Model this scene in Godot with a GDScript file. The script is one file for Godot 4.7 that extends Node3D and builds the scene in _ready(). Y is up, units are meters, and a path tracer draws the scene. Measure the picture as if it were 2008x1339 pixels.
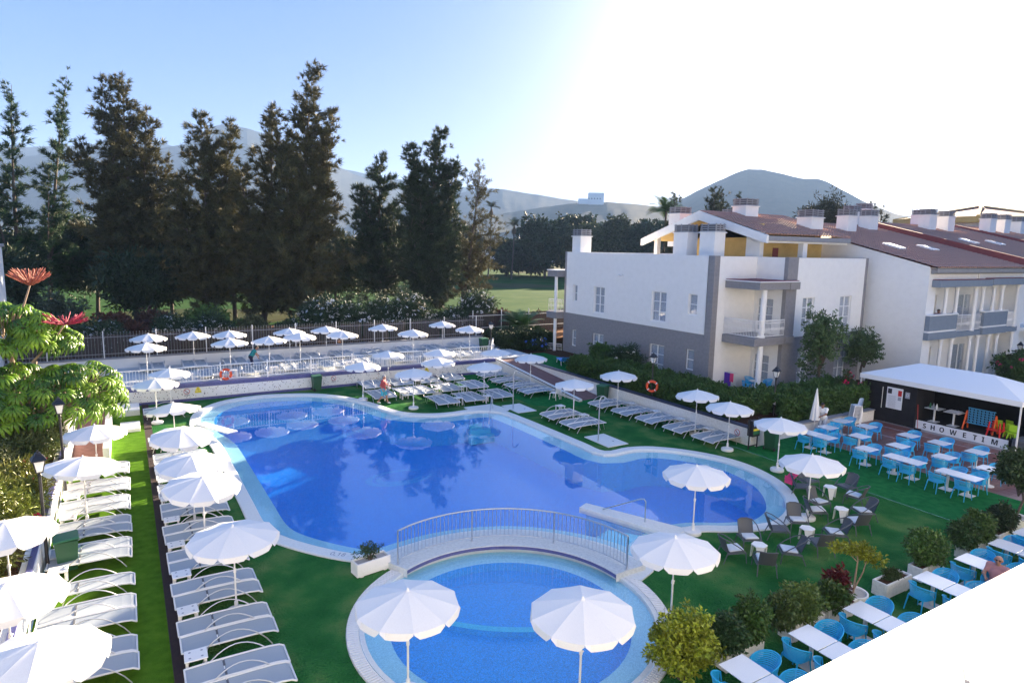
extends Node3D
# A hotel pool courtyard in low morning sun. World axes follow the courtyard: -Z runs along the pool towards the trees, +X towards the apartment houses.

var M = {}
var taken = {}
var rng = RandomNumberGenerator.new()

class MB:
	var v = PackedVector3Array()
	var n = PackedVector3Array()
	var c = PackedColorArray()
	var col = Color(1, 1, 1)
	var use_col = false
	var xf = Transform3D()
	func tri(a, b, d, na, nb, nd):
		var g = (b - a).cross(d - a)
		if g.dot(na + nb + nd) > 0.0:
			v.append_array([xf * a, xf * d, xf * b])
			n.append_array([xf.basis * na, xf.basis * nd, xf.basis * nb])
		else:
			v.append_array([xf * a, xf * b, xf * d])
			n.append_array([xf.basis * na, xf.basis * nb, xf.basis * nd])
		if use_col:
			c.append_array([col, col, col])
	func quad(a, b, d, e, out):
		# flat quad a-b-d-e, normal on the side of out
		var g = (b - a).cross(d - a)
		if g.length_squared() < 1e-14:
			g = (d - a).cross(e - a)
		g = g.normalized()
		if g.dot(out) < 0.0:
			g = -g
		tri(a, b, d, g, g, g)
		tri(a, d, e, g, g, g)
	func face(a, b, d, out):
		var g = (b - a).cross(d - a).normalized()
		if g.dot(out) < 0.0:
			g = -g
		tri(a, b, d, g, g, g)
	func squad(a, b, d, e, na, nb, nd, ne):
		tri(a, b, d, na, nb, nd)
		tri(a, d, e, na, nd, ne)
	func box(ce, s, bevel = 0.0, bs = Basis()):
		var h = s * 0.5
		var k = min(bevel, min(h.x, min(h.y, h.z)) * 0.9)
		var ax = [Vector3(1, 0, 0), Vector3(0, 1, 0), Vector3(0, 0, 1)]
		var hh = [h.x, h.y, h.z]
		for i in 3:
			var j = (i + 1) % 3
			var l = (i + 2) % 3
			for sg in [-1.0, 1.0]:
				var nn = ax[i] * sg
				var q = []
				for st in [[-1, -1], [1, -1], [1, 1], [-1, 1]]:
					q.append(ce + bs * (nn * hh[i] + ax[j] * (st[0] * (hh[j] - k)) + ax[l] * (st[1] * (hh[l] - k))))
				quad(q[0], q[1], q[2], q[3], bs * nn)
		if k > 0.0:
			for i in 3:
				var j = (i + 1) % 3
				var l = (i + 2) % 3
				for a in [-1.0, 1.0]:
					for b in [-1.0, 1.0]:
						var p = ax[j] * (a * hh[j]) + ax[l] * (b * (hh[l] - k))
						var r = ax[j] * (a * (hh[j] - k)) + ax[l] * (b * hh[l])
						var e = ax[i] * (hh[i] - k)
						quad(ce + bs * (p - e), ce + bs * (p + e), ce + bs * (r + e), ce + bs * (r - e), bs * (ax[j] * a + ax[l] * b))
			for a in [-1.0, 1.0]:
				for b in [-1.0, 1.0]:
					for d in [-1.0, 1.0]:
						face(ce + bs * Vector3(a * h.x, b * (h.y - k), d * (h.z - k)), ce + bs * Vector3(a * (h.x - k), b * h.y, d * (h.z - k)), ce + bs * Vector3(a * (h.x - k), b * (h.y - k), d * h.z), bs * Vector3(a, b, d))
	func span(a, b, bevel = 0.0):
		box((a + b) * 0.5, (b - a).abs(), bevel)
	func bar(a, b, w, h, bevel = 0.0, up = Vector3.UP):
		# a box from a to b, w wide and h high
		var d = b - a
		var z = d.normalized()
		var x = up.cross(z)
		if x.length() < 1e-4:
			x = Vector3.RIGHT.cross(z)
		x = x.normalized()
		box((a + b) * 0.5, Vector3(w, h, d.length()), bevel, Basis(x, z.cross(x), z))
	func tube(pts, rad, sides = 8, caps = true):
		var m = pts.size()
		var prev = Vector3.ZERO
		var rings = []
		var norms = []
		for i in m:
			var t = (pts[min(i + 1, m - 1)] - pts[max(i - 1, 0)]).normalized()
			if i == 0:
				prev = Vector3.UP if abs(t.y) < 0.9 else Vector3.RIGHT
			prev = (prev - t * prev.dot(t)).normalized()
			var s = t.cross(prev)
			var r = rad[i] if rad is Array else rad
			var ring = []
			var nr = []
			for k in sides:
				var a = TAU * k / sides
				var d = prev * cos(a) + s * sin(a)
				ring.append(pts[i] + d * r)
				nr.append(d)
			rings.append(ring)
			norms.append(nr)
		for i in m - 1:
			for k in sides:
				var k2 = (k + 1) % sides
				squad(rings[i][k], rings[i][k2], rings[i + 1][k2], rings[i + 1][k], norms[i][k], norms[i][k2], norms[i + 1][k2], norms[i + 1][k])
		if caps:
			for e in [0, m - 1]:
				var out = (pts[0] - pts[1]) if e == 0 else (pts[m - 1] - pts[m - 2])
				for k in sides - 2:
					face(rings[e][0], rings[e][k + 1], rings[e][k + 2], out)
	func lathe(ce, prof, sides = 20, flat = false, a0 = 0.0):
		for i in prof.size() - 1:
			var p = prof[i]
			var q = prof[i + 1]
			var d = q - p
			if d.length() < 1e-6:
				continue
			var nn = Vector2(d.y, -d.x).normalized()
			for k in sides:
				var a = a0 + TAU * k / sides
				var b = a0 + TAU * (k + 1) / sides
				var ca = Vector3(cos(a), 0, sin(a))
				var cb = Vector3(cos(b), 0, sin(b))
				var na = ca * nn.x + Vector3(0, nn.y, 0)
				var nb = cb * nn.x + Vector3(0, nn.y, 0)
				if flat:
					na = (na + nb).normalized()
					nb = na
				var A = ce + ca * p.x + Vector3(0, p.y, 0)
				var B = ce + cb * p.x + Vector3(0, p.y, 0)
				var C = ce + cb * q.x + Vector3(0, q.y, 0)
				var D = ce + ca * q.x + Vector3(0, q.y, 0)
				if p.x > 1e-5:
					tri(A, B, C, na, nb, nb)
				if q.x > 1e-5:
					tri(A, C, D, na, nb, na)
	func sheet(poly, y, up = 1.0):
		# a flat polygon given as (x, z)
		var ix = Geometry2D.triangulate_polygon(poly)
		var nn = Vector3(0, up, 0)
		for i in range(0, ix.size(), 3):
			var a = poly[ix[i]]
			var b = poly[ix[i + 1]]
			var d = poly[ix[i + 2]]
			tri(Vector3(a.x, y, a.y), Vector3(b.x, y, b.y), Vector3(d.x, y, d.y), nn, nn, nn)
	func prism(poly, y0, y1, bottom = false):
		sheet(poly, y1)
		if bottom:
			sheet(poly, y0, -1.0)
		var cen = Vector2.ZERO
		var ar = 0.0
		for i in poly.size():
			var p = poly[i]
			var q = poly[(i + 1) % poly.size()]
			ar += p.x * q.y - q.x * p.y
		var sg = 1.0 if ar > 0.0 else -1.0
		for i in poly.size():
			var p = poly[i]
			var q = poly[(i + 1) % poly.size()]
			var d = q - p
			quad(Vector3(p.x, y0, p.y), Vector3(q.x, y0, q.y), Vector3(q.x, y1, q.y), Vector3(p.x, y1, p.y), Vector3(d.y, 0, -d.x) * sg)
	func ball(ce, r, nu = 12, nv = 8):
		# r is a Vector3 of half axes
		for j in nv:
			var t0 = PI * j / nv
			var t1 = PI * (j + 1) / nv
			for i in nu:
				var a = TAU * i / nu
				var b = TAU * (i + 1) / nu
				var q = []
				for st in [[t0, a], [t0, b], [t1, b], [t1, a]]:
					q.append(Vector3(sin(st[0]) * cos(st[1]), cos(st[0]), sin(st[0]) * sin(st[1])))
				if j > 0:
					tri(ce + q[0] * r, ce + q[1] * r, ce + q[2] * r, (q[0] / r).normalized(), (q[1] / r).normalized(), (q[2] / r).normalized())
				if j < nv - 1:
					tri(ce + q[0] * r, ce + q[2] * r, ce + q[3] * r, (q[0] / r).normalized(), (q[2] / r).normalized(), (q[3] / r).normalized())
	func torus(ce, bs, R, r, a0 = 0.0, a1 = TAU, nu = 24, nv = 8):
		for i in nu:
			var a = a0 + (a1 - a0) * i / nu
			var b = a0 + (a1 - a0) * (i + 1) / nu
			for j in nv:
				var s = TAU * j / nv
				var t = TAU * (j + 1) / nv
				var P = []
				var Q = []
				for st in [[a, s], [b, s], [b, t], [a, t]]:
					var rad = Vector3(cos(st[0]), sin(st[0]), 0)
					var nn = rad * cos(st[1]) + Vector3(0, 0, 1) * sin(st[1])
					P.append(ce + bs * (rad * R + nn * r))
					Q.append(bs * nn)
				squad(P[0], P[1], P[2], P[3], Q[0], Q[1], Q[2], Q[3])
	func mesh():
		var arr = []
		arr.resize(Mesh.ARRAY_MAX)
		arr[Mesh.ARRAY_VERTEX] = v
		arr[Mesh.ARRAY_NORMAL] = n
		if use_col:
			arr[Mesh.ARRAY_COLOR] = c
		var me = ArrayMesh.new()
		me.add_surface_from_arrays(Mesh.PRIMITIVE_TRIANGLES, arr)
		return me

func L(r, g, b):
	return Color(r, g, b).linear_to_srgb()

func numbered(called):
	if not taken.has(called):
		taken[called] = 0
		return called
	taken[called] += 1
	return "%s_%03d" % [called, taken[called]]

func inst(me, called, m, parent):
	var o = MeshInstance3D.new()
	o.name = called
	o.mesh = me
	o.material_override = m
	parent.add_child(o, true)
	return o

func part(mb, called, m, parent):
	return inst(mb.mesh(), called, m, parent)

func tag(o, label, category, group = "", kind = ""):
	o.set_meta("label", label)
	o.set_meta("category", category)
	if group:
		o.set_meta("group", group)
	if kind:
		o.set_meta("kind", kind)
	return o

func thing(called, label, category, at = Vector3.ZERO, turn = 0.0, group = ""):
	var o = Node3D.new()
	o.name = numbered(called)
	add_child(o)
	o.position = at
	o.rotation.y = turn
	return tag(o, label, category, group)

func put(proto, called, label, category, at, turn, group):
	var o = proto.duplicate()
	o.name = numbered(called)
	add_child(o)
	o.position = at
	o.rotation.y = turn
	return tag(o, label, category, group)

func solid(mb, called, m, label, category, group = ""):
	var o = inst(mb.mesh(), numbered(called), m, self)
	return tag(o, label, category, group)

func struct(mb, called, m):
	var o = inst(mb.mesh(), numbered(called), m, self)
	o.set_meta("kind", "structure")
	return o

func ordn(i):
	return ["first", "second", "third", "fourth", "fifth", "sixth", "seventh", "eighth", "ninth", "tenth", "eleventh", "twelfth", "thirteenth", "fourteenth", "fifteenth", "sixteenth", "seventeenth", "eighteenth", "nineteenth", "twentieth", "twenty-first", "twenty-second", "twenty-third", "twenty-fourth"][i]

func rf(a, b):
	return rng.randf_range(a, b)

# ---------- materials ----------
func noise(seed_, freq, oct = 4, kind = FastNoiseLite.TYPE_SIMPLEX_SMOOTH):
	var f = FastNoiseLite.new()
	f.seed = seed_
	f.noise_type = kind
	f.frequency = freq
	f.fractal_octaves = oct
	return f

func ramp_tex(size, a, b, ca, cb, cc, share = 0.55):
	# colours (linear) by two seamless noises: fine grain a, coarse patches b
	var ia = a.get_seamless_image(size, size, false, false, 0.15)
	var ib = b.get_seamless_image(size, size, false, false, 0.15)
	ia.convert(Image.FORMAT_L8)
	ib.convert(Image.FORMAT_L8)
	var da = ia.get_data()
	var db = ib.get_data()
	var out = PackedByteArray()
	out.resize(size * size * 3)
	var lut = PackedByteArray()
	for i in 256:
		var t = i / 255.0
		var q = ca.lerp(cb, t * 2.0) if t < 0.5 else cb.lerp(cc, t * 2.0 - 1.0)
		q = q.linear_to_srgb()
		lut.append_array([int(q.r * 255.0), int(q.g * 255.0), int(q.b * 255.0)])
	var fa = int(share * 256.0)
	var fb = 256 - fa
	for i in size * size:
		var t = ((da[i] * fa + db[i] * fb) >> 8) * 3
		var k = i * 3
		out[k] = lut[t]
		out[k + 1] = lut[t + 1]
		out[k + 2] = lut[t + 2]
	return ImageTexture.create_from_image(Image.create_from_data(size, size, false, Image.FORMAT_RGB8, out))

func bump_tex(size, a, depth):
	var im = a.get_seamless_image(size, size, false, false, 0.15)
	im.convert(Image.FORMAT_RGBA8)
	im.bump_map_to_normal_map(depth)
	return ImageTexture.create_from_image(im)

func mat(c, rough = 0.7, metal = 0.0, spec = 0.5):
	var m = StandardMaterial3D.new()
	m.albedo_color = c
	m.roughness = rough
	m.metallic = metal
	m.metallic_specular = spec
	return m

func texd(tex, scale, rough, nrm = null, ns = 1.0):
	var m = mat(Color(1, 1, 1), rough)
	m.albedo_texture = tex
	m.uv1_triplanar = true
	m.uv1_world_triplanar = true
	m.uv1_scale = Vector3.ONE * scale
	if nrm:
		m.normal_enabled = true
		m.normal_texture = nrm
		m.normal_scale = ns
	return m

func leafmat(trans = 0.35, rough = 0.55):
	var m = mat(Color(1, 1, 1), rough, 0.0, 0.4)
	m.vertex_color_use_as_albedo = true
	m.backlight_enabled = true
	m.backlight = Color(trans, trans, trans)
	return m

func G3(r, g, b):
	return Color(r, g, b)

func make_materials():
	var fine = noise(3, 0.09, 4)
	var coarse = noise(8, 0.012, 5)
	var vfine = noise(5, 0.35, 2)
	M.turf = texd(ramp_tex(1024, vfine, noise(25, 0.0055, 5), G3(0.008, 0.078, 0.020), G3(0.034, 0.155, 0.040), G3(0.175, 0.25, 0.085), 0.26), 0.085, 0.95, bump_tex(512, vfine, 6.0), 0.6)
	M.turf_fresh = texd(ramp_tex(512, vfine, noise(21, 0.02, 3), G3(0.008, 0.078, 0.022), G3(0.020, 0.165, 0.046), G3(0.04, 0.23, 0.06), 0.5), 0.22, 0.95, bump_tex(512, vfine, 6.0), 0.6)
	M.turf_path = texd(ramp_tex(512, vfine, noise(23, 0.02, 3), G3(0.034, 0.092, 0.006), G3(0.085, 0.20, 0.014), G3(0.14, 0.28, 0.025), 0.5), 0.22, 0.95, bump_tex(512, vfine, 6.0), 0.6)
	M.render_white = texd(ramp_tex(512, fine, coarse, G3(0.74, 0.74, 0.73), G3(0.80, 0.80, 0.79), G3(0.83, 0.83, 0.82), 0.5), 0.3, 0.85, bump_tex(256, vfine, 3.0), 0.25)
	M.render_dull = texd(ramp_tex(512, fine, noise(31, 0.03, 5), G3(0.56, 0.56, 0.55), G3(0.74, 0.74, 0.73), G3(0.80, 0.80, 0.79), 0.4), 0.35, 0.85, bump_tex(256, vfine, 3.0), 0.3)
	M.render_grey = texd(ramp_tex(512, vfine, coarse, G3(0.20, 0.20, 0.215), G3(0.262, 0.258, 0.275), G3(0.32, 0.315, 0.33), 0.6), 0.6, 0.9, bump_tex(256, vfine, 5.0), 0.6)
	M.slab_grey = texd(ramp_tex(256, vfine, coarse, G3(0.22, 0.23, 0.25), G3(0.27, 0.275, 0.295), G3(0.31, 0.315, 0.33), 0.6), 0.6, 0.85)
	M.render_blue = texd(ramp_tex(256, vfine, coarse, G3(0.17, 0.21, 0.27), G3(0.20, 0.245, 0.305), G3(0.23, 0.27, 0.33), 0.6), 0.6, 0.85)
	M.ochre = texd(ramp_tex(256, fine, coarse, G3(0.52, 0.36, 0.12), G3(0.62, 0.43, 0.16), G3(0.68, 0.50, 0.20), 0.4), 0.3, 0.9)
	M.coping = texd(ramp_tex(512, fine, noise(41, 0.03, 4), G3(0.60, 0.62, 0.60), G3(0.74, 0.75, 0.73), G3(0.80, 0.80, 0.78), 0.5), 0.5, 0.6, bump_tex(256, vfine, 2.0), 0.3)
	M.paving = texd(ramp_tex(512, fine, noise(43, 0.03, 5), G3(0.42, 0.45, 0.45), G3(0.62, 0.65, 0.65), G3(0.74, 0.76, 0.75), 0.45), 0.5, 0.7, bump_tex(256, vfine, 3.0), 0.4)
	M.terrace = texd(ramp_tex(256, fine, coarse, G3(0.40, 0.44, 0.48), G3(0.50, 0.54, 0.58), G3(0.56, 0.60, 0.63), 0.5), 0.3, 0.6)
	M.soil = texd(ramp_tex(512, fine, coarse, G3(0.085, 0.04, 0.02), G3(0.19, 0.095, 0.05), G3(0.30, 0.17, 0.10), 0.6), 0.25, 1.0, bump_tex(256, fine, 6.0), 1.0)
	M.soil_dark = texd(ramp_tex(256, vfine, fine, G3(0.03, 0.018, 0.012), G3(0.07, 0.04, 0.025), G3(0.12, 0.07, 0.045), 0.6), 0.8, 1.0)
	M.golf = texd(ramp_tex(1024, noise(51, 0.05, 4), noise(52, 0.01, 4), G3(0.016, 0.060, 0.014), G3(0.036, 0.088, 0.024), G3(0.075, 0.12, 0.042), 0.35), 0.012, 1.0)
	M.land = texd(ramp_tex(512, noise(53, 0.05, 5), noise(54, 0.012, 4), G3(0.03, 0.045, 0.02), G3(0.06, 0.07, 0.034), G3(0.10, 0.10, 0.055), 0.5), 0.004, 1.0)
	M.rock = texd(ramp_tex(512, noise(55, 0.04, 5), noise(56, 0.012, 4), G3(0.03, 0.034, 0.028), G3(0.052, 0.054, 0.044), G3(0.08, 0.078, 0.062), 0.5), 0.0016, 1.0)
	M.rock_near = texd(ramp_tex(512, noise(57, 0.05, 5), noise(58, 0.012, 4), G3(0.032, 0.037, 0.025), G3(0.055, 0.058, 0.038), G3(0.085, 0.08, 0.052), 0.5), 0.004, 1.0)
	M.roof_tile = texd(ramp_tex(512, vfine, noise(61, 0.02, 4), G3(0.33, 0.165, 0.12), G3(0.49, 0.275, 0.205), G3(0.60, 0.38, 0.30), 0.6), 0.7, 0.85)
	M.maroon = texd(ramp_tex(256, vfine, coarse, G3(0.16, 0.035, 0.04), G3(0.20, 0.05, 0.055), G3(0.24, 0.07, 0.07), 0.6), 0.6, 0.8)
	M.red_tile = texd(ramp_tex(512, vfine, noise(63, 0.05, 3), G3(0.12, 0.045, 0.04), G3(0.185, 0.072, 0.06), G3(0.25, 0.11, 0.09), 0.5), 0.9, 0.35)
	M.tile_edge = mat(L(0.36, 0.34, 0.35), 0.6)
	M.ramp = texd(ramp_tex(256, vfine, coarse, G3(0.13, 0.06, 0.055), G3(0.20, 0.095, 0.085), G3(0.26, 0.13, 0.12), 0.5), 0.7, 0.8)
	M.pool_blue = texd(pool_tiles(G3(0.0, 0.21, 0.78), 0.42, 71), 0.5, 0.25)
	M.pool_mid = texd(pool_tiles(G3(0.006, 0.29, 0.78), 0.35, 72), 0.5, 0.25)
	M.pool_pale = texd(pool_tiles(G3(0.36, 0.68, 0.76), 0.16, 73), 0.5, 0.25)
	M.pool_aqua = texd(pool_tiles(G3(0.04, 0.52, 0.74), 0.2, 74), 0.5, 0.25)
	M.tile_purple = texd(pool_tiles(G3(0.085, 0.085, 0.25), 0.3, 75), 0.5, 0.35)
	M.water = mat(Color(0.45, 0.80, 1.0, 0.002), 0.0)
	M.water.transparency = BaseMaterial3D.TRANSPARENCY_ALPHA
	M.water.metallic_specular = 0.44
	M.water.metallic = 0.14
	M.water.normal_enabled = true
	M.water.normal_texture = bump_tex(512, noise(81, 0.014, 3), 1.5)
	M.water.normal_scale = 0.022
	M.water.uv1_triplanar = true
	M.water.uv1_world_triplanar = true
	M.water.uv1_scale = Vector3.ONE * 0.35
	M.glass = mat(Color(0.85, 0.92, 1.0, 0.12), 0.02)
	M.glass.transparency = BaseMaterial3D.TRANSPARENCY_ALPHA
	M.lantern_glass = mat(Color(0.95, 0.96, 0.97), 0.35)
	M.lantern_glass.backlight_enabled = true
	M.lantern_glass.backlight = Color(0.8, 0.8, 0.8)
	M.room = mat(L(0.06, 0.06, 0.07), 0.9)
	M.curtain = mat(L(0.42, 0.45, 0.50), 0.9)
	M.white_paint = mat(L(0.80, 0.80, 0.80), 0.4)
	M.white_metal = mat(L(0.72, 0.73, 0.74), 0.35)
	M.white_plastic = mat(L(0.78, 0.78, 0.78), 0.4)
	M.table_white = mat(L(0.80, 0.81, 0.82), 0.18)
	M.steel = mat(L(0.55, 0.57, 0.60), 0.3, 1.0)
	M.alu = mat(L(0.62, 0.63, 0.65), 0.4, 0.85)
	M.black_metal = mat(L(0.018, 0.018, 0.022), 0.45)
	M.dark_wood = texd(ramp_tex(256, noise(91, 0.08, 4), coarse, G3(0.022, 0.018, 0.017), G3(0.048, 0.040, 0.038), G3(0.085, 0.072, 0.07), 0.7), 1.5, 0.9)
	M.shade_strip_ramp_bed = texd(ramp_tex(256, noise(93, 0.08, 4), coarse, G3(0.012, 0.005, 0.006), G3(0.028, 0.012, 0.012), G3(0.05, 0.022, 0.02), 0.7), 1.5, 0.8)  # near-black tone imitates shade along the deck edge; also colours the ramp bed
	M.black_cloth = texd(ramp_tex(256, fine, coarse, G3(0.006, 0.006, 0.009), G3(0.011, 0.011, 0.015), G3(0.018, 0.018, 0.023), 0.5), 0.6, 0.9)
	M.canvas = texd(ramp_tex(256, vfine, fine, G3(0.76, 0.75, 0.74), G3(0.83, 0.82, 0.81), G3(0.87, 0.865, 0.86), 0.5), 0.8, 0.9)
	M.canvas.backlight_enabled = true
	M.canvas.backlight = Color(0.45, 0.44, 0.43)
	M.tent = mat(L(0.80, 0.81, 0.82), 0.6)
	M.tent.backlight_enabled = true
	M.tent.backlight = Color(0.25, 0.25, 0.25)
	M.sling = texd(ramp_tex(256, vfine, fine, G3(0.27, 0.315, 0.36), G3(0.33, 0.375, 0.42), G3(0.38, 0.425, 0.47), 0.7), 2.0, 0.75)
	M.seam = mat(L(0.10, 0.11, 0.13), 0.8)
	M.blue_plastic = mat(L(0.02, 0.42, 0.76), 0.4)
	M.blue_deep = mat(L(0.02, 0.22, 0.60), 0.5)
	M.grey_wicker = texd(ramp_tex(256, noise(95, 0.4, 1), fine, G3(0.05, 0.056, 0.066), G3(0.085, 0.094, 0.11), G3(0.12, 0.13, 0.15), 0.7), 3.0, 0.6)
	M.grey_frame = mat(L(0.085, 0.095, 0.115), 0.45)
	M.cushion = mat(L(0.62, 0.66, 0.70), 0.9)
	M.green_bin = mat(L(0.012, 0.075, 0.035), 0.45)
	M.green_bin_lid = mat(L(0.03, 0.15, 0.07), 0.45)
	M.orange = mat(L(0.72, 0.085, 0.025), 0.5)
	M.orange_toy = mat(L(0.75, 0.10, 0.01), 0.4)
	M.toy_blue = mat(L(0.06, 0.30, 0.55), 0.4)
	M.toy_red = mat(L(0.55, 0.015, 0.02), 0.4)
	M.toy_green = mat(L(0.30, 0.55, 0.02), 0.4)
	M.trim_dark = mat(L(0.05, 0.055, 0.09), 0.5)
	M.yellow = mat(L(0.75, 0.62, 0.03), 0.5)
	M.sign_white = mat(L(0.74, 0.76, 0.80), 0.6)
	M.ink = mat(L(0.02, 0.02, 0.03), 0.6)
	M.ink_soft = mat(L(0.30, 0.32, 0.38), 0.7)
	M.red_paint = mat(L(0.50, 0.03, 0.03), 0.5)
	M.pink = mat(L(0.75, 0.05, 0.16), 0.8)
	M.violet = mat(L(0.09, 0.02, 0.32), 0.8)
	M.skin = mat(L(0.42, 0.22, 0.15), 0.55)
	M.skin_dark = mat(L(0.20, 0.10, 0.065), 0.55)
	M.hair_dark = mat(L(0.012, 0.010, 0.010), 0.7)
	M.hair_grey = mat(L(0.30, 0.30, 0.31), 0.8)
	M.cloth_teal = mat(L(0.01, 0.20, 0.24), 0.85)
	M.cloth_navy = mat(L(0.012, 0.016, 0.055), 0.85)
	M.cloth_red = mat(L(0.42, 0.075, 0.085), 0.85)
	M.cloth_aqua = mat(L(0.06, 0.40, 0.55), 0.85)
	M.cloth_white = mat(L(0.74, 0.75, 0.77), 0.85)
	M.cloth_blush = mat(L(0.52, 0.24, 0.24), 0.85)
	M.cloth_pale = mat(L(0.42, 0.48, 0.60), 0.85)
	M.bark = texd(ramp_tex(256, noise(97, 0.1, 4), coarse, G3(0.05, 0.038, 0.032), G3(0.12, 0.095, 0.08), G3(0.22, 0.18, 0.155), 0.7), 0.7, 0.95, bump_tex(256, noise(98, 0.12, 3), 8.0), 1.0)
	M.bark_pale = texd(ramp_tex(256, noise(99, 0.1, 4), coarse, G3(0.20, 0.13, 0.09), G3(0.32, 0.23, 0.17), G3(0.44, 0.34, 0.26), 0.6), 1.0, 0.9)
	M.leaf = leafmat(0.35)
	M.leaf_gloss = leafmat(0.5, 0.34)
	M.needle = leafmat(0.5, 0.7)
	M.gravel = texd(ramp_tex(256, noise(101, 0.25, 2), vfine, G3(0.10, 0.09, 0.085), G3(0.40, 0.38, 0.36), G3(0.72, 0.70, 0.68), 0.8), 2.0, 0.9)
	M.roof_panel = texd(ramp_tex(512, fine, noise(103, 0.02, 5), G3(0.62, 0.62, 0.61), G3(0.78, 0.78, 0.77), G3(0.82, 0.82, 0.81), 0.35), 0.35, 0.55)
	for k in ["turf", "turf_fresh", "turf_path", "golf", "land", "rock", "rock_near", "soil", "soil_dark"]:
		M[k].metallic_specular = 0.1

func pool_tiles(base, vary, seed_):
	# glass mosaic, 2.5 cm pieces of uneven tone: 2 m on 512 pixels
	var r = RandomNumberGenerator.new()
	r.seed = seed_
	var im = Image.create(512, 512, false, Image.FORMAT_RGB8)
	im.fill((base * 0.8 + Color(0.02, 0.05, 0.06)).linear_to_srgb())
	for j in 64:
		for i in 64:
			var t = 1.0 + r.randf_range(-vary, vary)
			var h = r.randf_range(-0.10, 0.10) * vary
			var q = Color(clamp(base.r * t + h * 0.02, 0, 1), clamp(base.g * t + h * 0.2, 0, 1), clamp(base.b * t, 0, 1))
			im.fill_rect(Rect2i(i * 8, j * 8, 7, 7), q.linear_to_srgb())
	return ImageTexture.create_from_image(im)
func sun_dir():
	var az = deg_to_rad(59.0)
	var el = deg_to_rad(13.2)
	return Vector3(sin(az) * cos(el), sin(el), -cos(az) * cos(el))

func make_sky():
	# clear hazy morning: deep blue overhead, pale towards the horizon, white round the sun
	var w = 768
	var h = 384
	var im = Image.create(w, h, false, Image.FORMAT_RGBF)
	var s = sun_dir()
	var zen = Vector3(0.060, 0.160, 0.42)
	var hor = Vector3(0.11, 0.21, 0.41)
	for j in h:
		var el = (0.5 - (j + 0.5) / h) * PI
		var y = sin(el)
		var c = cos(el)
		var t = exp(-max(el, 0.0) / 0.26)
		var t2 = exp(-max(el, 0.0) / 0.17)
		var base = zen.lerp(hor, t)
		for i in w:
			var a = ((i + 0.5) / w - 0.25) * TAU
			var d = Vector3(cos(a) * c, y, sin(a) * c)
			var g = rad_to_deg(acos(clamp(d.dot(s), -1.0, 1.0)))
			var glow = 6.0 * exp(-g / 7.0) + 2.0 * exp(-g / 20.0) * t2
			var q = base + Vector3(1.0, 0.90, 0.80) * glow
			im.set_pixel(i, j, Color(q.x, q.y, q.z))
	var p = PanoramaSkyMaterial.new()
	p.panorama = ImageTexture.create_from_image(im)
	var sk = Sky.new()
	sk.sky_material = p
	return sk

func _ready():
	rng.seed = 20240611
	var cam = Camera3D.new()
	cam.name = "camera"
	cam.transform = Transform3D(Basis(Vector3(0.858460, 0.019328, 0.512517), Vector3(0.057779, 0.989283, -0.134089), Vector3(-0.509616, 0.144723, 0.848143)), Vector3(0, 9.316, 0))
	cam.fov = 55.67
	cam.near = 0.1
	cam.far = 20000.0
	add_child(cam)
	cam.current = true
	var env = Environment.new()
	env.background_mode = Environment.BG_SKY
	env.sky = make_sky()
	env.background_energy_multiplier = 0.255
	env.tonemap_mode = Environment.TONE_MAPPER_LINEAR
	env.tonemap_exposure = 7.8
	env.sdfgi_enabled = true
	env.ssao_enabled = true
	env.ssil_enabled = true
	env.fog_enabled = true
	env.fog_density = 0.00016
	env.fog_light_color = Color(0.66, 0.80, 1.0)
	var we = WorldEnvironment.new()
	we.name = "environment"
	we.environment = env
	add_child(we)
	var sun = DirectionalLight3D.new()
	sun.name = "sun"
	sun.light_color = Color(1.0, 0.91, 0.78)
	sun.light_energy = 1.6
	sun.light_angular_distance = 0.5
	sun.shadow_enabled = true
	sun.basis = Basis.looking_at(-sun_dir(), Vector3.UP)
	add_child(sun)
	make_materials()
	print("materials ", Time.get_ticks_msec())
	build_ground()
	build_pool()
	build_walls()
	build_hills()
	print("setting ", Time.get_ticks_msec())
	build_house_a()
	build_house_b()
	build_hotel()
	print("houses ", Time.get_ticks_msec())
	build_umbrellas()
	build_loungers()
	build_cafe()
	build_stage()
	build_small_things()
	print("furniture ", Time.get_ticks_msec())
	build_plants()
	print("plants ", Time.get_ticks_msec())
	build_people()
	print("people ", Time.get_ticks_msec())
func rect(x0, z0, x1, z1):
	return PackedVector2Array([Vector2(x0, z0), Vector2(x1, z0), Vector2(x1, z1), Vector2(x0, z1)])

func smooth_loop(pts, steps):
	var out = PackedVector2Array()
	var m = pts.size()
	for i in m:
		var p0 = pts[(i - 1 + m) % m]
		var p1 = pts[i]
		var p2 = pts[(i + 1) % m]
		var p3 = pts[(i + 2) % m]
		for k in steps:
			out.append(p1.cubic_interpolate(p2, p0, p3, float(k) / steps))
	return out

var pool_outer
const KC = Vector2(8.0, -13.1)

func inset(poly, d):
	# every point moved inwards along the mean normal of its two edges
	var m = poly.size()
	var ar = 0.0
	for i in m:
		ar += poly[i].cross(poly[(i + 1) % m])
	var sg = 1.0 if ar > 0.0 else -1.0
	var out = PackedVector2Array()
	for i in m:
		var a = (poly[i] - poly[(i - 1 + m) % m]).normalized()
		var b = (poly[(i + 1) % m] - poly[i]).normalized()
		var na = Vector2(-a.y, a.x) * sg
		var nb = Vector2(-b.y, b.x) * sg
		var nn = (na + nb).normalized()
		out.append(poly[i] + nn * (d / max(nn.dot(na), 0.5)))
	return out

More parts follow.
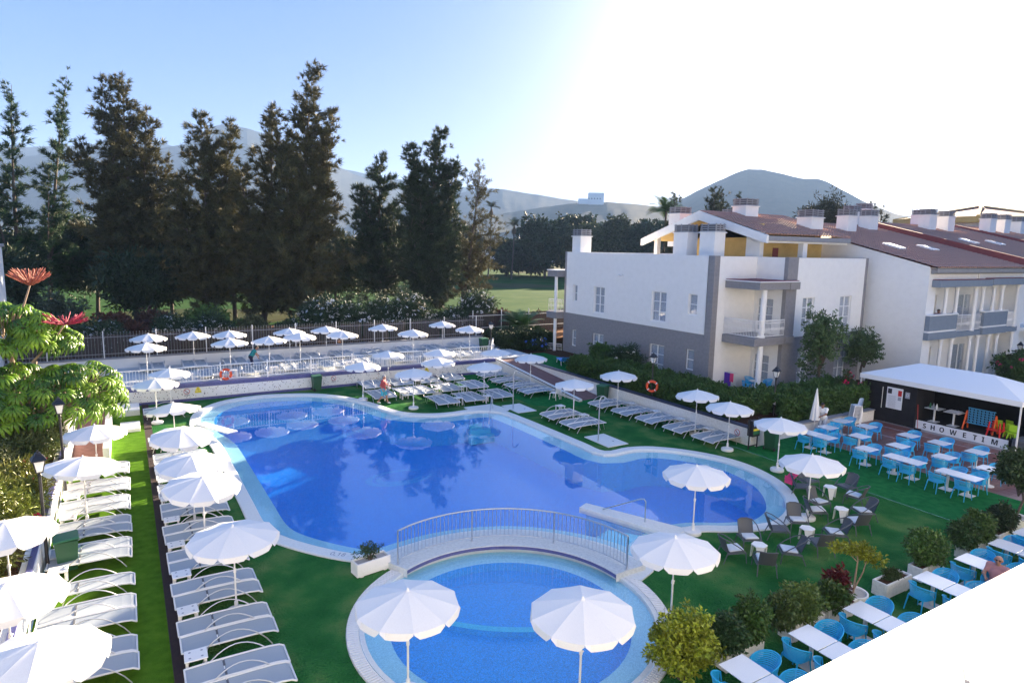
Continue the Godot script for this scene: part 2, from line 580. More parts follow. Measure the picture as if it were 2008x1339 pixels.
func ring_strip(mb, a, ya, b, yb, out_y = 1.0):
	# band between two loops of equal length
	var m = a.size()
	for i in m:
		var j = (i + 1) % m
		mb.quad(Vector3(a[i].x, ya, a[i].y), Vector3(a[j].x, ya, a[j].y), Vector3(b[j].x, yb, b[j].y), Vector3(b[i].x, yb, b[i].y), Vector3(0, out_y, 0))

func wall_strip(mb, a, y0, y1, inward):
	var m = a.size()
	var ar = 0.0
	for i in m:
		ar += a[i].cross(a[(i + 1) % m])
	var sg = (1.0 if ar > 0.0 else -1.0) * (1.0 if inward else -1.0)
	for i in m:
		var j = (i + 1) % m
		var d = a[j] - a[i]
		mb.quad(Vector3(a[i].x, y0, a[i].y), Vector3(a[j].x, y0, a[j].y), Vector3(a[j].x, y1, a[j].y), Vector3(a[i].x, y1, a[i].y), Vector3(-d.y, 0, d.x) * sg)

func circle(ce, r, k):
	var out = PackedVector2Array()
	for i in k:
		out.append(ce + Vector2(cos(TAU * i / k), sin(TAU * i / k)) * r)
	return out

func cut(piece, holes):
	var list = [piece]
	for h in holes:
		var nxt = []
		for q in list:
			for r in Geometry2D.clip_polygons(q, h):
				if r.size() > 2:
					nxt.append(r)
		list = nxt
	return list

func build_ground():
	var ctl = [Vector2(2.45, -36.3), Vector2(2.95, -38.5), Vector2(4.4, -40.4), Vector2(6.5, -41.05), Vector2(8.2, -40.75), Vector2(9.9, -39.95), Vector2(11.3, -38.35), Vector2(12.2, -36.2), Vector2(12.7, -34.2), Vector2(13.2, -33.15), Vector2(14.1, -32.45), Vector2(15.25, -32.15), Vector2(16.4, -32.2), Vector2(17.5, -31.9), Vector2(18.25, -31.0), Vector2(18.45, -29.0), Vector2(18.55, -26.5), Vector2(18.62, -24.0)]
	var ctl2 = [Vector2(18.7, -22.55), Vector2(20.0, -22.5), Vector2(21.2, -22.0), Vector2(22.3, -20.8), Vector2(23.0, -19.3), Vector2(23.13, -17.75), Vector2(22.7, -16.15), Vector2(21.9, -14.9), Vector2(20.8, -13.85), Vector2(19.8, -13.35), Vector2(18.75, -13.15), Vector2(17.7, -13.4), Vector2(16.9, -13.75), Vector2(16.1, -14.2), Vector2(15.2, -14.3), Vector2(14.0, -13.9), Vector2(12.95, -13.4)]
	var ctl3 = [Vector2(12.42, -13.75), Vector2(12.2, -14.8), Vector2(11.5, -15.95), Vector2(10.55, -16.85), Vector2(9.4, -17.4), Vector2(8.2, -17.6), Vector2(7.0, -17.5), Vector2(6.1, -17.35), Vector2(5.3, -17.75), Vector2(4.3, -18.9), Vector2(3.45, -20.3), Vector2(3.1, -21.6), Vector2(3.05, -24.0), Vector2(3.0, -28.0), Vector2(2.9, -32.0), Vector2(2.45, -34.3)]
	var all = ctl + ctl2 + ctl3
	pool_outer = smooth_loop(all, 4)
	# artificial turf round the pools, split so that no piece holds a whole pool
	var kc = circle(KC, 4.1, 64)
	var mb = MB.new()
	for s in [[0.75, 8.0], [8.0, 13.0], [13.0, 18.0], [18.0, 24.75]]:
		for q in cut(rect(s[0], -41.4, s[1], -5.0), [pool_outer, kc]):
			mb.sheet(q, 0.0)
	struct(mb, "pool_deck_turf", M.turf)
	mb = MB.new()
	mb.sheet(rect(24.75, -20.0, 29.2, -5.0), 0.004)
	mb.sheet(rect(24.75, -41.4, 25.5, -20.0), 0.004)
	mb.sheet(PackedVector2Array([Vector2(20.45, -41.3), Vector2(24.75, -41.3), Vector2(24.75, -30.1), Vector2(21.6, -30.3), Vector2(20.45, -31.6)]), 0.004)
	struct(mb, "fresh_turf", M.turf_fresh)
	mb = MB.new()
	mb.sheet(rect(-2.4, -41.4, 0.42, -5.0), 0.0)
	struct(mb, "path_turf", M.turf_path)
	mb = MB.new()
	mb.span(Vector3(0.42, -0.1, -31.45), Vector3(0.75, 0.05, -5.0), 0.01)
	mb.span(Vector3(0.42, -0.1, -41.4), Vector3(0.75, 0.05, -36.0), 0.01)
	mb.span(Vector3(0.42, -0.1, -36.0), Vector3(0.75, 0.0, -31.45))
	struct(mb, "painted_shade_edge", M.shade_strip_ramp_bed)  # deck edge strip, coloured dark to stand in for shade under the lounger heads
	# café floor under the restaurant canopy and the red terrace
	mb = MB.new()
	mb.sheet(rect(0.75, -5.0, 32.0, 1.2), -0.004)
	struct(mb, "restaurant_floor", M.paving)
	# open country outside the courtyard
	mb = MB.new()
	mb.sheet(rect(-60.0, -5000.0, -2.45, 400.0), -0.03)
	mb.sheet(rect(-4000.0, -5000.0, -60.0, 400.0), -0.03)
	mb.sheet(rect(-2.45, 1.2, 60.0, 400.0), -0.03)
	mb.sheet(rect(60.0, -5000.0, 6000.0, 400.0), -0.03)
	mb.sheet(rect(31.0, -45.0, 60.0, 1.2), -0.03)
	mb.sheet(rect(-2.45, -5000.0, 60.0, -45.0), -0.03)
	struct(mb, "ground", M.land)
	# garden bank behind the fence and the fairway beyond
	mb = MB.new()
	var bank = noise(301, 0.06, 3)
	var nx = 60
	var nz = 12
	for i in nx:
		for j in nz:
			var q = []
			for st in [[0, 0], [1, 0], [1, 1], [0, 1]]:
				var x = -45.0 + (i + st[0]) * 2.2
				var z = -48.9 - (j + st[1]) * 2.2
				var y = 0.95 + bank.get_noise_2d(x, z) * 0.35 - max(0.0, (-z - 64.0) / 11.3) * 0.9
				q.append(Vector3(x, y, z))
			mb.quad(q[0], q[1], q[2], q[3], Vector3.UP)
	struct(mb, "garden_bank", M.soil)
	mb = MB.new()
	var gn = noise(302, 0.012, 3)
	for i in 50:
		for j in 26:
			var q = []
			for st in [[0, 0], [1, 0], [1, 1], [0, 1]]:
				var x = -120.0 + (i + st[0]) * 8.0
				var z = -73.0 - (j + st[1]) * 6.0
				q.append(Vector3(x, 0.15 + gn.get_noise_2d(x, z) * 0.6, z))
			mb.quad(q[0], q[1], q[2], q[3], Vector3.UP)
	struct(mb, "fairway", M.golf)

func build_pool():
	var water_edge = inset(pool_outer, 0.48)
	var shelf_edge = inset(pool_outer, 1.15)
	# coping: a rounded white border, flush on the turf side
	var mb = MB.new()
	var lip = inset(pool_outer, 0.03)
	var lip2 = inset(pool_outer, 0.44)
	wall_strip(mb, pool_outer, -0.1, 0.035, false)
	ring_strip(mb, pool_outer, 0.035, lip, 0.055)
	ring_strip(mb, lip, 0.055, lip2, 0.055)
	ring_strip(mb, lip2, 0.055, water_edge, 0.02)
	wall_strip(mb, water_edge, -0.3, 0.02, true)
	struct(mb, "pool_coping", M.coping)
	mb = MB.new()
	ring_strip(mb, water_edge, -0.10, shelf_edge, -0.16)
	struct(mb, "pool_shelf", M.pool_pale)
	mb = MB.new()
	wall_strip(mb, shelf_edge, -1.5, -0.16, true)
	struct(mb, "pool_wall", M.pool_mid)
	mb = MB.new()
	for s in [[0.0, 8.0], [8.0, 13.0], [13.0, 18.0], [18.0, 26.0]]:
		for q in Geometry2D.intersect_polygons(rect(s[0], -45.0, s[1], -5.0), shelf_edge):
			mb.sheet(q, -1.5)
	struct(mb, "pool_floor", M.pool_blue)
	mb = MB.new()
	for s in [[0.0, 8.0], [8.0, 13.0], [13.0, 18.0], [18.0, 26.0]]:
		for q in Geometry2D.intersect_polygons(rect(s[0], -45.0, s[1], -5.0), inset(pool_outer, 0.46)):
			mb.sheet(q, -0.03)
	struct(mb, "pool_water", M.water)
	# whale tail figure in pale mosaic on the pool floor
	mb = MB.new()
	for a in [[10.6, -27.6, 1.5, 0.55, 0.2, 5.6], [10.6, -27.6, 1.05, 0.38, 0.5, 4.2]]:
		var pr = null
		for k in 41:
			var t = a[4] + (a[5] - a[4]) * k / 40.0
			var ce = Vector2(a[0] + cos(t) * a[2], a[1] + sin(t) * a[3] * 1.6)
			var w2 = 0.06 + 0.10 * sin(PI * k / 40.0)
			var nr = Vector2(cos(t), sin(t)) * w2
			if pr != null:
				mb.quad(Vector3(pr[0].x, -1.494, pr[0].y), Vector3(pr[1].x, -1.494, pr[1].y), Vector3(ce.x + nr.x, -1.494, ce.y + nr.y), Vector3(ce.x - nr.x, -1.494, ce.y - nr.y), Vector3.UP)
			pr = [ce - nr, ce + nr]
	struct(mb, "pool_floor_mosaic", M.pool_mid)
	# corner entry steps and the pale slab beside them
	mb = MB.new()
	mb.sheet(PackedVector2Array([Vector2(16.5, -32.6), Vector2(18.25, -32.75), Vector2(18.75, -31.2), Vector2(18.3, -30.8), Vector2(17.4, -31.9)]), 0.062)
	mb.span(Vector3(16.5, -0.1, -32.75), Vector3(18.4, 0.06, -32.1), 0.01)
	struct(mb, "step_slab", M.coping)
	for k in 4:
		mb = MB.new()
		mb.span(Vector3(16.1 - 0.12 * k, -1.45, -31.6 + 0.32 * k), Vector3(17.6, -0.22 - 0.26 * k, -31.3 + 0.32 * k), 0.01)
		struct(mb, "pool_step", M.pool_aqua)
	# triangular steps between the jetty and the children's pool
	for k in 4:
		mb = MB.new()
		var e = 0.5 * k
		mb.prism(PackedVector2Array([Vector2(12.75, -14.3 - e * 0.6), Vector2(14.7 - e * 0.1, -14.9 - e * 0.35), Vector2(13.7, -16.2 - e * 0.55), Vector2(12.5, -15.5 - e * 0.5)]), -1.45, -0.18 - 0.22 * k)
		struct(mb, "pool_step", M.pool_aqua if k < 2 else M.pool_pale)
	# jetty: a white slab reaching into the water, with its grab rail
	var j = thing("pool_jetty", "white slab reaching into the pool with a bent steel grab rail", "jetty", Vector3.ZERO)
	mb = MB.new()
	mb.prism(PackedVector2Array([Vector2(13.62, -17.72), Vector2(14.08, -17.92), Vector2(15.75, -14.5), Vector2(14.95, -14.35)]), -0.12, 0.08, true)
	part(mb, "slab", M.coping, j)
	mb = MB.new()
	mb.prism(PackedVector2Array([Vector2(13.78, -17.5), Vector2(14.02, -17.62), Vector2(15.55, -14.6), Vector2(15.05, -14.5)]), -1.45, -0.12)
	part(mb, "footing", M.pool_mid, j)
	mb = MB.new()
	mb.tube([Vector3(14.2, 0.1, -17.1), Vector3(14.2, 0.12, -17.1), Vector3(14.73, 0.86, -15.8), Vector3(14.79, 0.9, -15.66), Vector3(14.82, 0.82, -15.6), Vector3(14.82, 0.1, -15.6)], 0.024, 8)
	part(mb, "grab_rail", M.steel, j)
	# ---- children's pool ----
	var r0 = circle(KC, 4.1, 72)
	var r1 = circle(KC, 3.78, 72)
	var r2 = circle(KC, 3.66, 72)
	var r3 = circle(KC, 3.05, 72)
	mb = MB.new()
	wall_strip(mb, r0, -0.1, 0.03, false)
	ring_strip(mb, r1, 0.03, r2, 0.03)
	wall_strip(mb, r2, -0.3, 0.03, true)
	ring_strip(mb, r0, 0.0, r1, 0.0)
	var cp = struct(mb, "childrens_pool_rim", M.coping)
	# the slotted overflow grating round it, bar by bar
	mb = MB.new()
	mb.box(Vector3(3.94, 0.025, 0), Vector3(0.29, 0.03, 0.062), 0.008)
	var bar = mb.mesh()
	for k in 288:
		var o = inst(bar, "grating_bar", M.white_plastic, cp)
		o.transform = Transform3D(Basis(Vector3.UP, TAU * k / 288.0), Vector3(KC.x, 0, KC.y))
	mb = MB.new()
	ring_strip(mb, r2, -0.10, r3, -0.14)
	struct(mb, "childrens_pool_shelf", M.pool_pale)
	mb = MB.new()
	wall_strip(mb, r3, -0.55, -0.14, true)
	mb.sheet(r3, -0.55)
	struct(mb, "childrens_pool_floor", M.pool_mid)
	mb = MB.new()
	var st0 = circle(KC + Vector2(0.52, -0.85) * 5.4, 5.5, 120)
	for q in Geometry2D.intersect_polygons(st0, r3):
		mb.prism(q, -0.549, -0.40)
	struct(mb, "childrens_pool_step", M.pool_mid)
	mb = MB.new()
	for q in Geometry2D.intersect_polygons(st0, r3):
		for q2 in Geometry2D.clip_polygons(q, circle(KC + Vector2(0.52, -0.85) * 5.4, 5.28, 120)):
			mb.sheet(q2, -0.394)
	struct(mb, "childrens_pool_step_edge", M.pool_aqua)
	mb = MB.new()
	mb.sheet(r2, -0.03)
	struct(mb, "childrens_pool_water", M.water)
	# footbridge between the pools with its curved railing
	var b = thing("footbridge", "curved pale footbridge with steel railing between the two pools", "bridge")
	mb = MB.new()
	var a0 = atan2(-16.95 - KC.y, 6.05 - KC.x)
	var a1 = atan2(-13.15 - KC.y, 12.1 - KC.x)
	var inn = []
	var outp = []
	for k in 37:
		var a = lerp(a0, a1, k / 36.0)
		inn.append(KC + Vector2(cos(a), sin(a)) * 3.5)
		outp.append(KC + Vector2(cos(a), sin(a)) * 4.62)
	for k in 36:
		var p = [inn[k], inn[k + 1], outp[k + 1], outp[k]]
		var t = []
		for q in p:
			t.append(Vector3(q.x, 0.2, q.y))
		var lo = []
		for q in p:
			lo.append(Vector3(q.x, 0.05, q.y))
		mb.quad(t[0], t[1], t[2], t[3], Vector3.UP)
		mb.quad(lo[0], lo[1], lo[2], lo[3], Vector3.DOWN)
		var oc = Vector3(KC.x, 0.1, KC.y)
		mb.quad(t[0], t[1], lo[1], lo[0], oc - t[0])
		mb.quad(t[2], t[3], lo[3], lo[2], t[2] - oc)
	for e in [0, 36]:
		mb.quad(Vector3(inn[e].x, 0.2, inn[e].y), Vector3(outp[e].x, 0.2, outp[e].y), Vector3(outp[e].x, -0.05, outp[e].y), Vector3(inn[e].x, -0.05, inn[e].y), Vector3(inn[e].x - inn[18].x, 0, inn[e].y - inn[18].y))
	part(mb, "deck", M.paving, b)
	mb = MB.new()
	for k in 36:
		var t = []
		var lo = []
		for q in [[inn[k], 1], [inn[k + 1], 1]]:
			t.append(Vector3(q[0].x, 0.17, q[0].y) + (Vector3(KC.x, 0.17, KC.y) - Vector3(q[0].x, 0.17, q[0].y)).normalized() * 0.006)
			lo.append(t[-1] - Vector3(0, 0.10, 0))
		mb.quad(t[0], t[1], lo[1], lo[0], Vector3(KC.x, 0.1, KC.y) - t[0])
	part(mb, "mosaic_edge", M.tile_purple, b)
	var rail = Node3D.new()
	rail.name = "railing"
	b.add_child(rail)
	var arc = func(a, y): return Vector3(KC.x + cos(a) * 3.95, y, KC.y + sin(a) * 3.95)
	var ra0 = a0 + 0.03
	var ra1 = a1 - 0.02
	var top = []
	var low = []
	for k in 49:
		var a = lerp(ra0, ra1, k / 48.0)
		top.append(arc.call(a, 1.2))
		low.append(arc.call(a, 0.31))
	mb = MB.new()
	mb.tube(top, 0.028, 8)
	part(mb, "handrail", M.steel, rail)
	mb = MB.new()
	mb.tube(low, 0.018, 6)
	part(mb, "bottom_rail", M.steel, rail)
	mb = MB.new()
	mb.tube([Vector3(0, 0.2, 0), Vector3(0, 1.2, 0)], 0.028, 8)
	mb.lathe(Vector3(0, 0.2, 0), [Vector2(0.06, 0), Vector2(0.06, 0.012), Vector2(0.03, 0.014)], 10)
	var post = mb.mesh()
	mb = MB.new()
	mb.tube([Vector3(0, 0.31, 0), Vector3(0, 1.19, 0)], 0.010, 5, false)
	var balu = mb.mesh()
	for k in 61:
		var a = lerp(ra0, ra1, k / 60.0)
		var o = inst(post if k % 20 == 0 else balu, "post" if k % 20 == 0 else "baluster", M.steel, rail)
		o.position = arc.call(a, 0.0)
	# pale paving joining the rim, the bridge end and the pool coping
	mb = MB.new()
	mb.prism(PackedVector2Array([Vector2(11.75, -13.1), Vector2(12.45, -13.75), Vector2(12.98, -13.42), Vector2(12.8, -13.0), Vector2(12.1, -12.75)]), -0.05, 0.045)
	struct(mb, "pool_link_paving", M.coping)
	# diving board at the far left end
	var db = thing("diving_board", "white diving board jutting over the left end of the pool", "diving board")
	mb = MB.new()
	mb.box(Vector3(3.42, 0.33, -33.5), Vector3(0.55, 0.06, 2.6), 0.02, Basis(Vector3.UP, 0.47))
	part(mb, "board", M.white_plastic, db)
	mb = MB.new()
	mb.box(Vector3(2.95, 0.16, -34.4), Vector3(0.62, 0.3, 0.7), 0.02, Basis(Vector3.UP, 0.47))
	part(mb, "stand", M.coping, db)
	# ladder rail on the corner slab
	var ld = thing("pool_handrail", "bent steel handrail on the pale slab at the pool corner steps", "handrail")
	mb = MB.new()
	mb.tube([Vector3(17.9, 0.06, -31.85), Vector3(17.9, 0.85, -31.85), Vector3(17.86, 0.95, -31.72), Vector3(17.6, 0.9, -31.4), Vector3(16.9, 0.02, -30.4), Vector3(16.85, -0.4, -30.35)], 0.022, 8)
	part(mb, "rail", M.steel, ld)
	mb = MB.new()
	mb.lathe(Vector3(17.9, 0.06, -31.85), [Vector2(0.06, 0), Vector2(0.06, 0.015), Vector2(0.025, 0.02)], 12)
	part(mb, "foot_plate", M.steel, ld)
	# depth mark on the near coping
	var tm = TextMesh.new()
	tm.text = "0,18"
	tm.font_size = 16
	tm.pixel_size = 0.016
	tm.depth = 0.004
	var sf = SystemFont.new()
	sf.font_names = PackedStringArray(["Droid Sans"])
	tm.font = sf
	var dm = inst(tm, numbered("depth_mark"), M.ink_soft, self)
	dm.transform = Transform3D(Basis(Vector3.UP, -0.72) * Basis(Vector3.RIGHT, -PI / 2), Vector3(5.05, 0.058, -18.35))
	tag(dm, "grey depth figures painted on the near coping of the big pool", "marking")

func build_walls():
	# retaining wall of the raised terrace: white with embedded tile chips, violet mosaic bands top and bottom
	var w = thing("terrace_wall", "white retaining wall with tile chips and violet mosaic bands", "wall")
	var mb = MB.new()
	mb.span(Vector3(-0.9, -0.2, -41.75), Vector3(23.5, 1.0, -41.42))
	part(mb, "wall_body", M.render_white, w)
	mb = MB.new()
	mb.span(Vector3(-0.9, 0.8, -41.42), Vector3(23.5, 1.03, -41.39), 0.004)
	mb.span(Vector3(-0.9, 1.0, -41.75), Vector3(23.5, 1.028, -41.42))
	part(mb, "top_band", M.tile_purple, w)
	mb = MB.new()
	mb.span(Vector3(-0.9, -0.05, -41.42), Vector3(23.5, 0.16, -41.39), 0.004)
	part(mb, "bottom_band", M.tile_purple, w)
	mb = MB.new()
	mb.use_col = true
	for k in 420:
		var pc = [Color(0.03, 0.05, 0.16), Color(0.02, 0.06, 0.03), Color(0.12, 0.04, 0.08), Color(0.05, 0.05, 0.06), Color(0.30, 0.16, 0.05)][rng.randi() % 5]
		mb.col = pc
		var s = rf(0.02, 0.04)
		mb.box(Vector3(rf(-0.8, 23.4), rf(0.2, 0.77), -41.418), Vector3(s * 1.3, s, 0.008), 0.0, Basis(Vector3.BACK, rf(0, 3.0)))
	var vc = mat(Color(1, 1, 1), 0.3)
	vc.vertex_color_use_as_albedo = true
	M.vcol = vc
	var chips = part(mb, "tile_chips", vc, w)
	chips.set_meta("kind", "stuff")
	# terrace floor and side wall
	mb = MB.new()
	mb.span(Vector3(-0.9, -0.2, -48.6), Vector3(27.0, 0.99, -41.76))
	struct(mb, "terrace_floor", M.terrace)
	# railing
	railing("terrace_railing", "white baluster railing along the front edge of the raised terrace", Vector3(-0.7, 1.03, -41.58), Vector3(23.3, 1.03, -41.58), 9, 17)
	railing("terrace_end_railing", "short white railing turning back at the right end of the terrace", Vector3(23.3, 1.0, -41.75), Vector3(24.9, 1.0, -44.4), 1, 20)
	# low white wall below the fence
	var f = thing("fence_wall", "low white wall carrying the tall slatted fence behind the terrace", "wall")
	mb = MB.new()
	mb.span(Vector3(-8.0, 0.0, -48.9), Vector3(26.5, 1.62, -48.6), 0.01)
	part(mb, "wall_body", M.render_white, f)
	mb = MB.new()
	mb.span(Vector3(-8.0, 1.62, -48.93), Vector3(26.5, 1.72, -48.57), 0.01)
	part(mb, "stone_cap", M.slab_grey, f)
	# fence: dark slats behind white pickets
	var fe = thing("slatted_fence", "tall fence of dark slats and white pickets behind the terrace umbrellas", "fence")
	mb = MB.new()
	mb.box(Vector3(0, 0.76, 0), Vector3(0.15, 1.48, 0.02), 0.004)
	var slat = mb.mesh()
	mb = MB.new()
	mb.box(Vector3(0, 0.81, 0), Vector3(0.014, 1.62, 0.014), 0.003)
	mb.lathe(Vector3(0, 1.62, 0), [Vector2(0.022, 0), Vector2(0, 0.07)], 6)
	var pick = mb.mesh()
	for k in 190:
		var x = -7.9 + k * 0.18
		if rng.randf() < 0.9:
			var o = inst(slat, "slat", M.dark_wood, fe)
			o.position = Vector3(x + rf(-0.02, 0.02), 1.72 + rf(-0.04, 0.02), -48.78)
			o.rotation.z = rf(-0.012, 0.012)
		var p = inst(pick, "picket", M.slab_grey, fe)
		p.position = Vector3(x + 0.09, 1.72, -48.66)
	mb = MB.new()
	for y in [1.95, 3.05]:
		mb.span(Vector3(-7.9, y, -48.70), Vector3(26.4, y + 0.04, -48.675))
	part(mb, "rail", M.slab_grey, fe)
	mb = MB.new()
	mb.box(Vector3(0, 0.88, 0), Vector3(0.06, 1.76, 0.06), 0.01)
	var fp = mb.mesh()
	for k in 12:
		inst(fp, "post", M.white_metal, fe).position = Vector3(-7.4 + k * 3.0, 1.72, -48.62)
	# the fence goes on beyond the terrace, at garden level
	var f2 = thing("garden_fence", "dark slatted fence behind the palm beside the apartment house", "fence")
	for k in 62:
		var o = inst(slat, "slat", M.dark_wood, f2)
		o.position = Vector3(26.7 + k * 0.2, 1.5 + rf(-0.03, 0.03), -52.0)
		o.scale = Vector3(1.1, 1.15, 1)
	mb = MB.new()
	for y in [1.9, 3.0]:
		mb.span(Vector3(26.6, y, -51.98), Vector3(39.2, y + 0.05, -51.955))
	part(mb, "rail", M.white_metal, f2)
	mb = MB.new()
	mb.box(Vector3(0, 1.05, 0), Vector3(0.07, 2.1, 0.07), 0.01)
	for k in 5:
		inst(mb.mesh(), "post", M.white_metal, f2).position = Vector3(27.0 + k * 3.0, 1.45, -51.93)
	# garden ground right of the terrace, behind the planter wall
	mb = MB.new()
	mb.sheet(PackedVector2Array([Vector2(25.9, -48.6), Vector2(31.3, -48.6), Vector2(31.3, -20.4), Vector2(25.9, -20.4)]), 0.78)
	mb.sheet(rect(27.0, -52.2, 45.0, -48.6), 0.78)
	mb.sheet(rect(31.3, -28.0, 44.2, -20.4), 0.5)
	struct(mb, "planting_bed", M.soil_dark)
	mb = MB.new()
	mb.sheet(rect(26.0, -43.5, 29.2, -36.2), 0.784)
	struct(mb, "small_lawn", M.turf_fresh)
	# planter wall along the right side of the deck
	var pw = thing("planter_wall", "long low white wall with dark coping in front of the hedge", "wall")
	mb = MB.new()
	mb.span(Vector3(25.5, -0.1, -44.6), Vector3(25.78, 0.86, -19.9), 0.01)
	part(mb, "wall_body", M.render_dull, pw)
	mb = MB.new()
	mb.span(Vector3(25.44, 0.86, -44.6), Vector3(25.84, 0.92, -19.85), 0.01)
	part(mb, "coping_strip", M.trim_dark, pw)
	var pw2 = thing("cafe_planter_wall", "low white wall with grey coping behind the blue cafe chairs", "wall")
	mb = MB.new()
	mb.span(Vector3(25.8, -0.1, -20.3), Vector3(36.1, 0.56, -20.02), 0.01)
	part(mb, "wall_body", M.render_dull, pw2)
	mb = MB.new()
	mb.span(Vector3(25.86, 0.56, -20.36), Vector3(36.1, 0.62, -19.96), 0.01)
	part(mb, "coping_strip", M.slab_grey, pw2)
	mb = MB.new()
	mb.span(Vector3(25.78, -0.1, -20.0), Vector3(26.7, 0.82, -19.75), 0.01)
	part(mb, "end_pier", M.render_dull, pw2)
	# right-hand ramp up to the terrace
	var rp = thing("red_ramp", "red paved ramp rising to the terrace along the white planter wall", "ramp")
	mb = MB.new()
	var r0 = [Vector3(23.75, 0.006, -31.2), Vector3(25.5, 0.006, -31.2), Vector3(25.5, 1.0, -43.0), Vector3(23.75, 1.0, -43.0)]
	mb.quad(r0[0], r0[1], r0[2], r0[3], Vector3.UP)
	part(mb, "ramp_surface", M.ramp, rp)
	mb = MB.new()
	for k in 12:
		var t0 = k / 12.0
		var t1 = (k + 1) / 12.0
		var z0 = lerp(-31.0, -41.42, t0)
		var z1 = lerp(-31.0, -41.42, t1)
		mb.quad(Vector3(23.5, 0.0, z0), Vector3(23.5, 0.0, z1), Vector3(23.5, t1 * 0.92 + 0.14, z1), Vector3(23.5, t0 * 0.92 + 0.14, z0), Vector3.LEFT)
		mb.quad(Vector3(23.5, t0 * 0.92 + 0.14, z0), Vector3(23.5, t1 * 0.92 + 0.14, z1), Vector3(23.75, t1 * 0.92 + 0.14, z1), Vector3(23.75, t0 * 0.92 + 0.14, z0), Vector3.UP)
		mb.quad(Vector3(23.75, 0.0, z0), Vector3(23.75, 0.0, z1), Vector3(23.75, t1 * 0.92 + 0.14, z1), Vector3(23.75, t0 * 0.92 + 0.14, z0), Vector3.RIGHT)
	mb.quad(Vector3(23.5, 0, -31.0), Vector3(23.75, 0, -31.0), Vector3(23.75, 0.14, -31.0), Vector3(23.5, 0.14, -31.0), Vector3.BACK)
	part(mb, "side_wall", M.render_dull, rp)
	mb = MB.new()
	mb.bar(Vector3(23.49, 0.10, -31.0), Vector3(23.49, 1.02, -41.42), 0.02, 0.04)
	part(mb, "dark_line", M.trim_dark, rp)
	# left-hand ramp
	var lp = thing("brick_ramp", "dark red slatted ramp between white walls under the umbrella tree", "ramp")
	mb = MB.new()
	mb.quad(Vector3(-2.35, 0.02, -31.5), Vector3(-1.2, 0.02, -31.5), Vector3(-1.2, 1.0, -42.5), Vector3(-2.35, 1.0, -42.5), Vector3.UP)
	part(mb, "bed", M.shade_strip_ramp_bed, lp)
	mb = MB.new()
	mb.box(Vector3(0, 0, 0), Vector3(1.13, 0.03, 0.155), 0.008)
	var pl = mb.mesh()
	for k in 62:
		var t = k / 62.0
		var o = inst(pl, "plank", M.ramp, lp)
		o.position = Vector3(-1.775, 0.04 + t * 0.98, -31.6 - t * 10.9)
		o.rotation.x = 0.0889
	mb = MB.new()
	mb.span(Vector3(-1.2, -0.1, -42.6), Vector3(-0.95, 1.12, -36.5), 0.01)
	mb.span(Vector3(-1.2, -0.1, -36.5), Vector3(-0.95, 0.62, -31.2), 0.01)
	part(mb, "side_wall", M.render_white, lp)
	mb = MB.new()
	mb.span(Vector3(-2.6, -0.1, -42.6), Vector3(-2.35, 1.5, -31.2), 0.01)
	part(mb, "far_wall", M.render_white, lp)
	# planter wall along the left column of loungers
	var wl = thing("left_planter_wall", "white planter wall with violet tile edge left of the loungers", "wall")
	mb = MB.new()
	mb.span(Vector3(-2.75, -0.1, -31.2), Vector3(-2.42, 0.86, -9.0), 0.01)
	part(mb, "wall_body", M.render_white, wl)
	mb = MB.new()
	mb.span(Vector3(-2.60, 0.86, -31.2), Vector3(-2.46, 0.895, -9.0), 0.004)
	part(mb, "tile_edge", M.tile_purple, wl)
	mb = MB.new()
	mb.sheet(rect(-12.0, -48.0, -2.75, -6.0), 0.72)
	struct(mb, "left_planting_bed", M.soil)
	# white steps by the left end of the terrace wall
	for a in [[-0.75, -40.9, 0.30, -39.15, 0.30], [-0.6, -37.3, 0.25, -35.75, 0.15]]:
		mb = MB.new()
		mb.span(Vector3(a[0], -0.05, a[1]), Vector3(a[2], a[4], a[3]), 0.015)
		struct(mb, "white_step", M.coping)

func railing(called, label, a, b, posts, per):
	var r = thing(called, label, "railing")
	var mb = MB.new()
	mb.bar(a + Vector3(0, 0.95, 0), b + Vector3(0, 0.95, 0), 0.05, 0.05, 0.008)
	part(mb, "top_rail", M.white_paint, r)
	mb = MB.new()
	mb.bar(a + Vector3(0, 0.12, 0), b + Vector3(0, 0.12, 0), 0.04, 0.04, 0.006)
	part(mb, "bottom_rail", M.white_paint, r)
	mb = MB.new()
	mb.box(Vector3(0, 0.53, 0), Vector3(0.08, 1.06, 0.08), 0.01)
	mb.lathe(Vector3(0, 1.06, 0), [Vector2(0.045, 0), Vector2(0.05, 0.03), Vector2(0, 0.08)], 8)
	var pm = mb.mesh()
	mb = MB.new()
	mb.box(Vector3(0, 0.53, 0), Vector3(0.024, 0.82, 0.024))
	var bm = mb.mesh()
	var k = posts * per
	for i in k + 1:
		var o = inst(pm if i % per == 0 else bm, "post" if i % per == 0 else "baluster", M.white_paint, r)
		o.position = a.lerp(b, float(i) / k)
	return r

